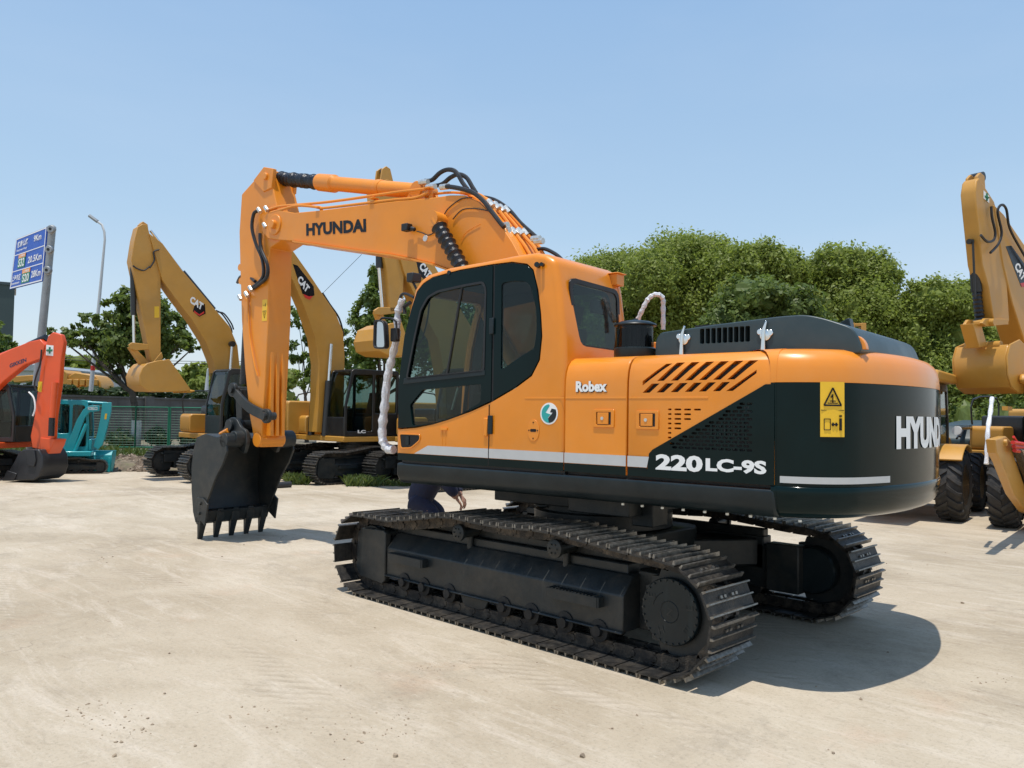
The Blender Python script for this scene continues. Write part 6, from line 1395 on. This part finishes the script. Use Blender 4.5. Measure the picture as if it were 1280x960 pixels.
bm = BM(); prism(bm, FR.xz([(33, 562), (44, 562), (46, 575), (44, 583), (36, 582)], -.42), -.46, -.425, 'y'); obj('bucket_ear', bm, 'blackbucket', bkR, bevel=.01)
bm = BM(); prism(bm, FR.xz([(4, 601), (10, 588), (22, 592), (18, 601)], -.42), -.45, -.425, 'y'); obj('side_cutter', bm, 'blackbucket', bkR, bevel=.01)
bm = BM(); prism(bm, FR.xz([(58, 431), (67, 432), (66.5, 445), (57.5, 444)], -.16), -.164, -.161, 'y'); gl_ = obj('green_cross_label', bm, 'white', sR); bm = BM(); cc = FR.px(62.3, 438, y=-.16)
for a_ in (0, PI / 2): dx_, dz_ = math.cos(a_), math.sin(a_); tube(bm, [(cc.x - dx_ * .08, -.168, cc.z - dz_ * .08), (cc.x + dx_ * .08, -.168, cc.z + dz_ * .08)], .028, 4)
obj('green_cross', bm, 'fence', gl_)
A_ = FR.px(12, 460, y=YR); B_ = FR.px(33, 452, y=YR); U_ = FR.px(12, 455, y=YR)
letters('lettering', 'GIKKEN', 1.0, lambda u, v: A_ + (B_ - A_) * u + (U_ - A_) * v + Vector((0, -.004, 0)), 'bluebox', bR, bold=.03, width=1.0)
bm = BM(); prism(bm, FR.xz([(48, 477), (53, 477), (52, 490), (47, 490)], -.16), -.164, -.161, 'y'); obj('warning_label', bm, 'yellow_label', sR)
bm = BM(); tube(bm, [FR.px(*p_, y=-.25) for p_ in ((52, 437), (50, 455), (45, 470), (43, 482), (47, 490))], .02, 6, smooth=4); obj('hydraulic_hose', bm, 'hose', sR)
bm = BM(); tube(bm, [FR.px(*p_, y=-.3) for p_ in ((36, 490), (42, 497), (44, 510), (41, 520))], .02, 6, smooth=4); obj('guard_rail', bm, 'white', eR)

# --- turquoise mini excavator
oT = at(92, 560, 23.2); THT = math.radians(243); eT = empty('mini_excavator', (oT.x, oT.y, 0), THT); FT = Frame((oT.x, oT.y, 0), THT); tag(eT, 'small turquoise excavator with a toothed turquoise bucket, beside the orange red arm', 'excavator')
for t in TRACKS:
    c_ = copy_part(t, eT, True); c_.scale = (.42, .50, .48)
def tz(py): return FT.px(92, py, y=0).z
zc0, zc1 = .62, tz(500)
bm = BM(); box(bm, -.75, .55, -.62, .62, .48, .62); obj('deck_frame', bm, 'tealpaint', eT, bevel=.02)
simple_cab(eT, -.45, .42, -.25, .62, .62, zc1, 'tealpaint', slope=.05)
bm = BM(); prism(bm, rrect(-.85, -.46, .62, 1.25, .08), -.6, .6, 'y'); obj('engine_cover', bm, 'tealpaint', eT, bevel=.04)
bm = BM(); box(bm, .42, .50, -.25, .62, .62, .95); obj('front_panel', bm, 'tealpaint', eT, bevel=.02)
bT = pxprism(FT, [(78, 572), (86, 550), (96, 525), (104, 512), (112, 507), (124, 507), (124, 514), (112, 515), (106, 522), (98, 545), (90, 570)], -.34, -.18, -.34, 'boom', 'tealpaint', eT, .01)
sT = pxprism(FT, [(128, 503), (139, 503), (139, 514), (134, 535), (128, 556), (122, 562), (117, 558), (122, 540), (126, 520)], -.33, -.19, -.33, 'arm', 'tealpaint', eT, .01)
q1, q2 = [FT.px(*p_, y=0) for p_ in ((106, 503), (134, 504.5))]; rod(bT, 'arm_cylinder', q1, q2, .045, 'tealpaint')
q1, q2 = [FT.px(*p_, y=-.40) for p_ in ((92, 568), (108, 530))]; rod(bT, 'boom_cylinder', q1, q2, .05, 'tealpaint')
q1, q2 = [FT.px(*p_, y=0) for p_ in ((136, 512), (130, 550))]; rod(sT, 'bucket_cylinder', q1, q2, .035, 'tealpaint')
letters('lettering', 'KOBELCO', 1.0, lambda u, v: FT.px(110 + 12 * u, 512.5 - 4 * v, y=-.34) + Vector((0, -.004, 0)), 'white', bT, bold=.02, width=1.0)
bm = BM(); prism(bm, FT.xz([(131.5, 517), (134, 517), (133, 524), (130.5, 524)], -.33), -.335, -.331, 'y'); obj('warning_label', bm, 'yellow_label', sT)
prof = FT.xz([(116, 564), (113, 574), (114, 588), (117, 595), (121, 594), (124, 580), (128, 566)], 0)
oB2 = [FT.px(126, 578, y=0)]
zt2, zb2 = tz(563), tz(590); cx2 = FT.px(126, 580, y=0).x
bm = BM(); hw = .36
prf = [(-.20, zt2 - .05), (-.12, zt2 + .02), (.10, zt2 + .02), (.20, zt2 - .08), (.22, zt2 - .28), (.12, zb2 + .02), (.08, zb2)]
prf2 = [(-.22, y) for y in ()]
# bucket faces sideways: its width runs along the machine's x in this view
mt = Matrix.Translation((cx2, 0, 0)) @ Matrix.Rotation(math.radians(82), 4, 'Z')
prf = [(-.18, zt2), (.16, zt2), (.26, zt2 - .12), (.28, zb2 + .22), (.20, zb2 + .04), (.12, zb2), (.10, zb2 + .03), (.2, zb2 + .2), (.18, zt2 - .12), (.1, zt2 - .04), (-.18, zt2 - .04)]
prism(bm, [(-x, z) for x, z in prf], -hw, hw, 'y', mtx=mt)
for s_ in (-1, 1): prism(bm, [(-x, z) for x, z in [(-.18, zt2 - .01), (.15, zt2 - .01), (.25, zt2 - .13), (.27, zb2 + .22), (.19, zb2 + .05), (.10, zb2 + .01), (-.15, zt2 - .2)]], min(s_ * hw, s_ * (hw - .03)), max(s_ * hw, s_ * (hw - .03)), 'y', mtx=mt)
bkT = obj('bucket', bm, 'tealpaint', eT, bevel=.01)
for k in range(4):
    y_ = -hw + .06 + k * (2 * hw - .12) / 3; bm = BM(); box(bm, -.15, -.10, y_ - .035, y_ + .035, zb2 - .16, zb2 + .02, mt); obj('tooth', bm, 'pale', bkT, bevel=.008)
    bm = BM(); box(bm, -.285, -.275, y_ - .03, y_ + .03, zb2 + .02, zt2 - .2, mt); obj('back_strap', bm, 'tealpaint', bkT, bevel=.005)

# --- yellow truck crane beyond the wall
eK = empty('truck_crane', gp(92, 36, 1.72)); eK.rotation_euler.z = math.atan2(CR.y, CR.x); FK = Frame(eK.location, eK.rotation_euler.z); tag(eK, 'yellow truck crane parked beyond the wall, behind the orange red boom', 'truck crane')
def kx(px, py): p_ = FK.px(px, py, y=0); return p_.x, p_.z
bm = BM(); prism(bm, [kx(72, 464), kx(86, 463), kx(90, 467), kx(90, 489), kx(72, 489)], -.4, 1.0, 'y', [[kx(76, 467), kx(84, 467), kx(84, 475), kx(76, 475)]]); ck_ = obj('cab', bm, 'cat', eK, bevel=.03); bm = BM(); prism(bm, [kx(76, 467), kx(84, 467), kx(84, 475), kx(76, 475)], -.36, -.34, 'y'); obj('window', bm, 'darkglass', ck_)
bm = BM(); prism(bm, [kx(89, 471), kx(98, 466), kx(112, 468), kx(124, 470), (kx(130, 478)), kx(131, 488), kx(118, 489), kx(89, 489)], -.3, .9, 'y'); obj('superstructure', bm, 'cat', eK, bevel=.04)
for k in range(5): bm = BM(); a_ = kx(93 + k * 8, 478); prism(bm, rrect(a_[0] - .12, a_[0] + .1, a_[1] - .15 - .05 * (k % 2), a_[1] + .12, .04), -.42, -.3, 'y'); obj('housing_panel', bm, 'cat', eK, bevel=.02)
bm = BM(); prism(bm, [kx(-40, 474), kx(76, 466), kx(76, 472), kx(-40, 484)], .1, .7, 'y'); obj('telescopic_boom', bm, 'cat', eK, bevel=.03)
bm = BM(); prism(bm, [kx(40, 484), kx(130, 486), kx(130, 491), kx(40, 491)], -.6, 1.0, 'y'); obj('carrier', bm, 'cat', eK, bevel=.03)
for px_ in (60, 75, 105, 120): bm = BM(); a_ = kx(px_, 491); lathe(bm, (a_[0], -.65, .42), (0, 1, 0), [(.25, 0), (.42, .02), (.42, .28), (0, .28)], 20); obj('wheel', bm, 'tyre', eK)

# --- backhoe loaders on the right
def lug_tyre(parent, x, y, r, w, side):
    """tractor tyre: rounded carcass, slanted lugs, dished rim"""
    root_w = parent; bm = BM()
    lathe(bm, (x, y - w / 2, r), (0, 1, 0), [(r * .56, .03), (r * .72, .0), (r * .88, .02), (r * .94, .07), (r * .95, w / 2), (r * .94, w - .07), (r * .88, w - .02), (r * .72, w), (r * .56, w - .03)], 40)
    n = 20
    for k in range(n):
        for s_ in (-1, 1):
            a0 = 2 * PI * (k + (.5 if s_ > 0 else 0)) / n
            rows = []
            for t_, da in ((0, .0), (.35, .10), (.75, .20), (1.0, .24)):
                yy = y + s_ * (t_ * w * .5); rr_ = r * (1.0 if t_ < .9 else .93); rb = r * .90 if t_ < .9 else r * .86
                for rad, dd in ((rr_, .045), (rb, .06)):
                    for sg in (-1, 1):
                        a_ = a0 + da + sg * dd; rows.append(bm.verts.new((x + rad * math.cos(a_), yy, r + rad * math.sin(a_))))
            for i in range(3):
                b0 = i * 4; c0 = b0 + 4
                for p_, q_ in ((0, 1), (1, 3), (3, 2), (2, 0)): bm.faces.new((rows[b0 + p_], rows[b0 + q_], rows[c0 + q_], rows[c0 + p_]))
            bm.faces.new([rows[i] for i in (0, 1, 3, 2)]); bm.faces.new([rows[12 + i] for i in (0, 2, 3, 1)])
    t = obj('wheel', bm, 'tyre', root_w, sharp=40)
    bm = BM(); d = side; y0 = y + d * (w / 2 - .03)
    lathe(bm, (x, y0, r), (0, -d, 0), [(r * .60, 0), (r * .57, .02), (r * .54, .09), (r * .30, .12), (r * .28, .06), (r * .16, .05), (0, .05)], 32); rm = obj('rim', bm, 'cat', t)
    bm = BM()
    for k in range(8): a_ = k * PI / 4; cyl(bm, (x + r * .22 * math.cos(a_), y0 - d * .05, r + r * .22 * math.sin(a_)), (x + r * .22 * math.cos(a_), y0 - d * .03, r + r * .22 * math.sin(a_)), .02, seg=6)
    obj('wheel_nut', bm, 'zinc', rm); return t
THE = math.radians(96)
def backhoe(foot, lxy, label, arm, wr=.66, wx=0.0, THE=THE):
    g = ground(*foot); R_ = Matrix.Rotation(THE, 3, 'Z'); o_ = g - R_ @ Vector((*lxy, 0)); e = empty('backhoe_loader', o_, THE); tag(e, label, 'loader', 'wheeled backhoe loaders parked on the right'); F = Frame(o_, THE)
    for s_ in (1, -1): lug_tyre(e, wx, s_ * .88, wr, .46, s_)
    for s_ in (1, -1): lug_tyre(e, wx + 2.2, s_ * .86, wr * .98, .44, s_) if arm else lug_tyre(e, wx + 2.1, s_ * .86, wr * .9, .40, s_)
    bm = BM(); box(bm, -1.6, 2.8, -.45, .45, .55, .95); obj('chassis', bm, 'cat', e, bevel=.03)
    c_ = simple_cab(e, -.75, .75, -.68, .68, 1.0, 2.52, slope=.12)
    bm = BM(); prism(bm, roundpoly([(-.90, 2.53), (.86, 2.53), (.92, 2.60), (.84, 2.72), (-.80, 2.74), (-.92, 2.64)], .06), -.80, .80, 'y'); obj('roof', bm, 'cat', e, bevel=.05, bseg=3)
    for s_ in (1, -1):
        bm = BM(); outer = [(wx + (wr + .10) * math.cos(t_), wr + (wr + .08) * math.sin(t_)) for t_ in np.linspace(.95, PI - .7, 14)]; innr = [(wx + (wr + .06) * math.cos(t_), wr + (wr + .04) * math.sin(t_)) for t_ in np.linspace(PI - .7, .95, 14)]
        y0, y1 = sorted((s_ * .62, s_ * 1.12)); prism(bm, outer + innr, y0, y1, 'y'); obj('fender', bm, 'cat', e, bevel=.01)
    bm = BM(); prism(bm, roundpoly([(.8, .95), (2.5, .95), (2.6, 1.25), (2.4, 1.48), (.8, 1.62)], .08), -.42, .42, 'y'); obj('bonnet', bm, 'cat', e, bevel=.04)
    return e, F
eE, FE = backhoe((1186, 650), (0.0, -.80), 'backhoe loader with amber roof half hidden by the counterweight of the big excavator', False, .66, 0.0, math.radians(276))
# backhoe arm folded behind, mirror and lamp
bm = BM(); prism(bm, FE.xz([(1205, 565), (1209, 540), (1216, 542), (1228, 610), (1221, 614), (1213, 575)], -.3), -.3, -.1, 'y'); bh = obj('digging_arm', bm, 'cat', eE, bevel=.02)
bm = BM(); tube(bm, [FE.px(*p_, y=-.4) for p_ in ((1196, 548), (1205, 536), (1213, 545), (1219, 575), (1222, 600))], .025, 6, smooth=4); tube(bm, [FE.px(*p_, y=-.45) for p_ in ((1200, 546), (1208, 532), (1216, 548), (1224, 585), (1226, 612))], .025, 6, smooth=4); obj('hydraulic_hose', bm, 'hose', bh)
bm = BM(); a_ = FE.px(1196, 538, y=-.8); cyl(bm, a_ - Vector((.03, 0, 0)), a_ + Vector((.05, 0, 0)), .085, seg=18); obj('work_lamp', bm, 'white', eE); bm = BM(); cyl(bm, FE.px(1197, 535, y=-.8), FE.px(1214, 534, y=-.6), .05, seg=12); obj('lamp_arm', bm, 'cat_dark', eE)
eF, FFr = backhoe((1258, 659), (2.2, -.86), 'backhoe loader at the right edge with an amber lift arm slanting over its front wheel', True, .66)
YL = -.56
bm = BM(); prism(bm, FFr.xz([(1238, 549), (1252, 545), (1258, 551), (1262, 570), (1283, 628), (1292, 636), (1290, 645), (1278, 640), (1262, 618), (1246, 578), (1240, 566)], YL), YL - .06, YL + .06, 'y'); la = obj('lift_arm', bm, 'cat', eF, bevel=.02)
bm = BM(); prism(bm, FFr.xz([(1256, 560), (1266, 560), (1290, 612), (1282, 620)], YL), YL + .07, YL + .2, 'y'); obj('lift_cylinder', bm, 'sleeve', la, bevel=.03)
for q_ in ((1249, 553), (1279, 618)): bm = BM(); a_ = FFr.px(*q_, y=YL); cyl(bm, (a_.x, YL - .1, a_.z), (a_.x, YL + .1, a_.z), .05, seg=16); obj('arm_pin', bm, 'cat', la, bevel=.005)
bm = BM(); 
for k in range(3): tube(bm, [FFr.px(1266 + k, 553 + k * 5, y=-.4), FFr.px(1286, 556 + k * 5, y=-.4)], .03, 6)
tube(bm, [FFr.px(1267, 546, y=-.42), FFr.px(1280, 566, y=-.42)], .02, 6); obj('step_guard', bm, 'red', eF)
bm = BM(); tube(bm, [FFr.px(*p_, y=-.72) for p_ in ((1240, 497), (1238, 515), (1235, 535), (1234, 556), (1233, 580))], .032, 8, smooth=4, rf=lambda i, n: .03 + .005 * math.sin(i * 2.1)); obj('wrapped_rail', bm, 'wrap', eF)
bm = BM(); box(bm, *sorted((FFr.px(1256, 508, y=-.72).x, FFr.px(1262, 508, y=-.72).x)), -.76, -.68, FFr.px(1258, 513, y=-.72).z, FFr.px(1258, 508, y=-.72).z); obj('side_marker', bm, 'cat', eF)
eG = empty('backhoe_loader', gp(1232, 19.5, 0), THE); tag(eG, 'tyres and dark bonnet of a loader far back between the two nearer loaders', 'loader', 'wheeled backhoe loaders parked on the right')
for x_ in (0, 1.3): lug_tyre(eG, x_, .5, .55, .42, 1)
lug_tyre(eG, 0, -.8, .55, .42, -1)
bm = BM(); prism(bm, roundpoly([(-1.2, .9), (1.8, .9), (1.9, 1.4), (1.5, 1.75), (-1.2, 1.85)], .1), -.7, .4, 'y'); obj('bonnet', bm, 'hood', eG, bevel=.05); bm = BM(); box(bm, -1.0, 1.6, -.4, .3, .5, .9); obj('chassis', bm, 'cat', eG, bevel=.02)
bm = BM(); P_ = gp(1262, 24, 0); mt = Matrix.Translation(P_) @ Matrix.Rotation(math.atan2(CR.y, CR.x), 4, 'Z'); box(bm, -.35, 2.2, 0, 2.4, .5, 1.8, mt)
for k in range(9): box(bm, -.3 + k * .27, -.22 + k * .27, -.03, 0, .55, 1.75, mt)
setobj('storage_container', bm, 'bluebox', 'dark blue container between the loaders at the right edge', 'container', bevel=.01)
bm = BM(); P_ = at(1071, 404, 22); P2 = Vector((P_.x, P_.y, 0)); eH = empty('forklift_mast', P2); eH.rotation_euler.z = math.atan2(CR.y, CR.x); tag(eH, 'amber raised linkage sticking up behind the black rear hood', 'machine part')
FH = Frame(P2, eH.rotation_euler.z)
for a_, b2 in ((1063, 1067), (1075, 1081)):
    bm = BM(); x0, x1 = FH.px(a_, 420, y=0).x, FH.px(b2, 420, y=0).x; box(bm, x0, x1, -.1, .1, 0, FH.px(1070, 404, y=0).z); obj('rail', bm, 'cat', eH, bevel=.01)
bm = BM(); box(bm, FH.px(1064, 420, y=0).x, FH.px(1080, 420, y=0).x, -.08, .08, FH.px(1070, 408, y=0).z, FH.px(1070, 404.5, y=0).z); obj('crossbar', bm, 'cat', eH, bevel=.01)
bm = BM(); box(bm, FH.px(1066, 420, y=0).x, FH.px(1076, 420, y=0).x, -.12, .12, .0, FH.px(1070, 414, y=0).z); obj('cylinder', bm, 'cat_dark', eH, bevel=.02)
# black pipe lying behind the bucket
a_ = ground(336, 607, .07); b2 = ground(363, 605.5, .07)
bm = BM(); lathe(bm, a_, b2 - a_, [(.05, 0), (.075, 0), (.075, (b2 - a_).length), (.05, (b2 - a_).length)], 20); setobj('pipe', bm, 'blackbucket', 'short black pipe lying on the ground right of the big black bucket', 'pipe')

# ------------------------------------------------------------------ the mechanic bending down behind the track
def skin_body(name, joints, edges, radii, m, parent=None, sub=2, sm=0):
    me = bpy.data.meshes.new(name); me.from_pydata([tuple(j) for j in joints], edges, []); o = bpy.data.objects.new(name, me); COL.objects.link(o)
    sk = o.modifiers.new('skin', 'SKIN'); sk.use_smooth_shade = True
    for v, r in zip(me.skin_vertices[0].data, radii): v.radius = r if isinstance(r, tuple) else (r, r)
    me.skin_vertices[0].data[0].use_root = True
    s_ = o.modifiers.new('sub', 'SUBSURF'); s_.levels = sub; s_.render_levels = sub
    if sm: k_ = o.modifiers.new('smooth', 'SMOOTH'); k_.iterations = sm; k_.factor = .5
    bake(o); o.data.materials.clear(); o.data.materials.append(M[m])
    for p_ in o.data.polygons: p_.use_smooth = True
    if parent: o.parent = parent
    return o
dP = 10.6
pP = gp(540, dP, 0); thp = math.atan2(CR.y, CR.x); FP = Frame(pP, thp)      # local x = to the right in the picture
J = dict(pel=(-.16, 0, .68), sp1=(-.10, 0, .82), sp2=(.0, 0, .98), chest=(.12, 0, 1.12), neck=(.22, 0, 1.25), head=(.27, 0, 1.33), head2=(.33, -.01, 1.38),
         hl=(-.16, .10, .66), kl=(.16, .16, .52), al=(-.16, .16, .09), tl=(.02, .17, .04), hr=(-.16, -.10, .66), kr=(.12, -.14, .50), ar=(-.20, -.14, .09), tr=(-.02, -.15, .04),
         sl=(.16, .18, 1.08), el_=(.30, .26, .88), wl_=(.40, .14, .74), sr=(.15, -.19, 1.08), er=(.30, -.26, .86), wr_=(.36, -.16, .74))
keys = list(J); ix = {k: i for i, k in enumerate(keys)}
E_ = [('pel', 'sp1'), ('sp1', 'sp2'), ('sp2', 'chest'), ('chest', 'neck'), ('neck', 'head'), ('head', 'head2'), ('pel', 'hl'), ('hl', 'kl'), ('kl', 'al'), ('al', 'tl'), ('pel', 'hr'), ('hr', 'kr'), ('kr', 'ar'), ('ar', 'tr'), ('chest', 'sl'), ('sl', 'el_'), ('el_', 'wl_'), ('chest', 'sr'), ('sr', 'er'), ('er', 'wr_')]
Rr = dict(pel=(.17, .14), sp1=(.16, .13), sp2=(.17, .13), chest=(.18, .14), neck=.07, head=.095, head2=.075, hl=.10, kl=.075, al=.05, tl=.035, hr=.10, kr=.075, ar=.05, tr=.035, sl=.075, el_=.052, wl_=.034, sr=.085, er=.075, wr_=.035)
per = empty('person', pP, thp); tag(per, 'person in navy work clothes bending down behind the near track, one hand hanging down', 'person')
body = skin_body('body', [J[k] for k in keys], [(ix[a], ix[b]) for a, b in E_], [Rr[k] for k in keys], 'skin', per)
ck = ['pel', 'sp1', 'sp2', 'chest', 'sl', 'el_', 'sr', 'er', 'cl', 'cr']; J2 = dict(J); J2['cr'] = (.35, -.185, .775); J2['cl'] = (.385, .17, .775); J2['pel'] = (-.19, 0, .58)
jk = skin_body('jacket', [J2[k] for k in ck], [(0, 1), (1, 2), (2, 3), (3, 4), (4, 5), (3, 6), (6, 7), (5, 8), (7, 9)], [(.17, .17), (.22, .21), (.22, .20), (.21, .18), .11, .085, .12, .09, .06, .065], 'navy', per, 2, 4)
tk = ['pel', 'hl', 'kl', 'al', 'hr', 'kr', 'ar']
skin_body('trousers', [J[k] for k in tk], [(0, 1), (1, 2), (2, 3), (0, 4), (4, 5), (5, 6)], [(.12, .14), .17, .13, .09, .17, .13, .09], 'navy', per, 2, 14)
for s_ in ('l', 'r'):
    a_ = Vector(J['a' + s_]); t_ = Vector(J['t' + s_]); skin_body('shoe', [a_ + Vector((-.05, 0, -.03)), a_ + Vector((.05, 0, -.035)), t_ + Vector((.04, 0, 0))], [(0, 1), (1, 2)], [.052, .055, .04], 'cat_dark', per)
skin_body('hair', [(.23, 0, 1.38), (.27, 0, 1.41), (.31, 0, 1.43)], [(0, 1), (1, 2)], [.105, .11, .085], 'hair', per)
def hand(wrist, d, side_, m='skin'):
    w_ = Vector(wrist); d = Vector(d).normalized(); u_, v_ = basis(d); u_ = u_ * side_
    skin_body('hand', [w_ - d * .02, w_ + d * .03, w_ + d * .075, w_ + d * .10], [(0, 1), (1, 2), (2, 3)], [(.026, .026), (.042, .02), (.046, .018), (.04, .014)], m, per, 1)
    for k, (o_, L_) in enumerate(((-.033, .065), (-.011, .078), (.011, .074), (.033, .058))):
        b0 = w_ + d * .085 + u_ * o_; b1 = b0 + d * L_ * .5 + v_ * .008; b2 = b1 + d * L_ * .3 + v_ * .022; b3 = b2 + d * L_ * .15 + v_ * .022; skin_body('finger', [b0, b1, b2, b3], [(0, 1), (1, 2), (2, 3)], [.010, .0095, .009, .007], m, per, 1)
    b0 = w_ + d * .02 + u_ * .03; skin_body('thumb', [b0, b0 + d * .035 + u_ * .028, b0 + d * .065 + u_ * .032 + v_ * .012], [(0, 1), (1, 2)], [.013, .011, .008], m, per, 1)
hand(J['wr_'], (.5, .15, -.7), 1); hand(J['wl_'], (.4, -.2, -.7), -1)

for o_ in list(SC.objects):
    if o_.type == 'MESH' and o_.name.split('.')[0] in ('hinge', 'underside_pump_and_fill', 'deck_bolt', 'bucket_pin', 'pipe_fitting', 'hose_fitting', 'door_catch', 'travel_lever', 'link_pin', 'radiator_core_and_light'): split(o_)
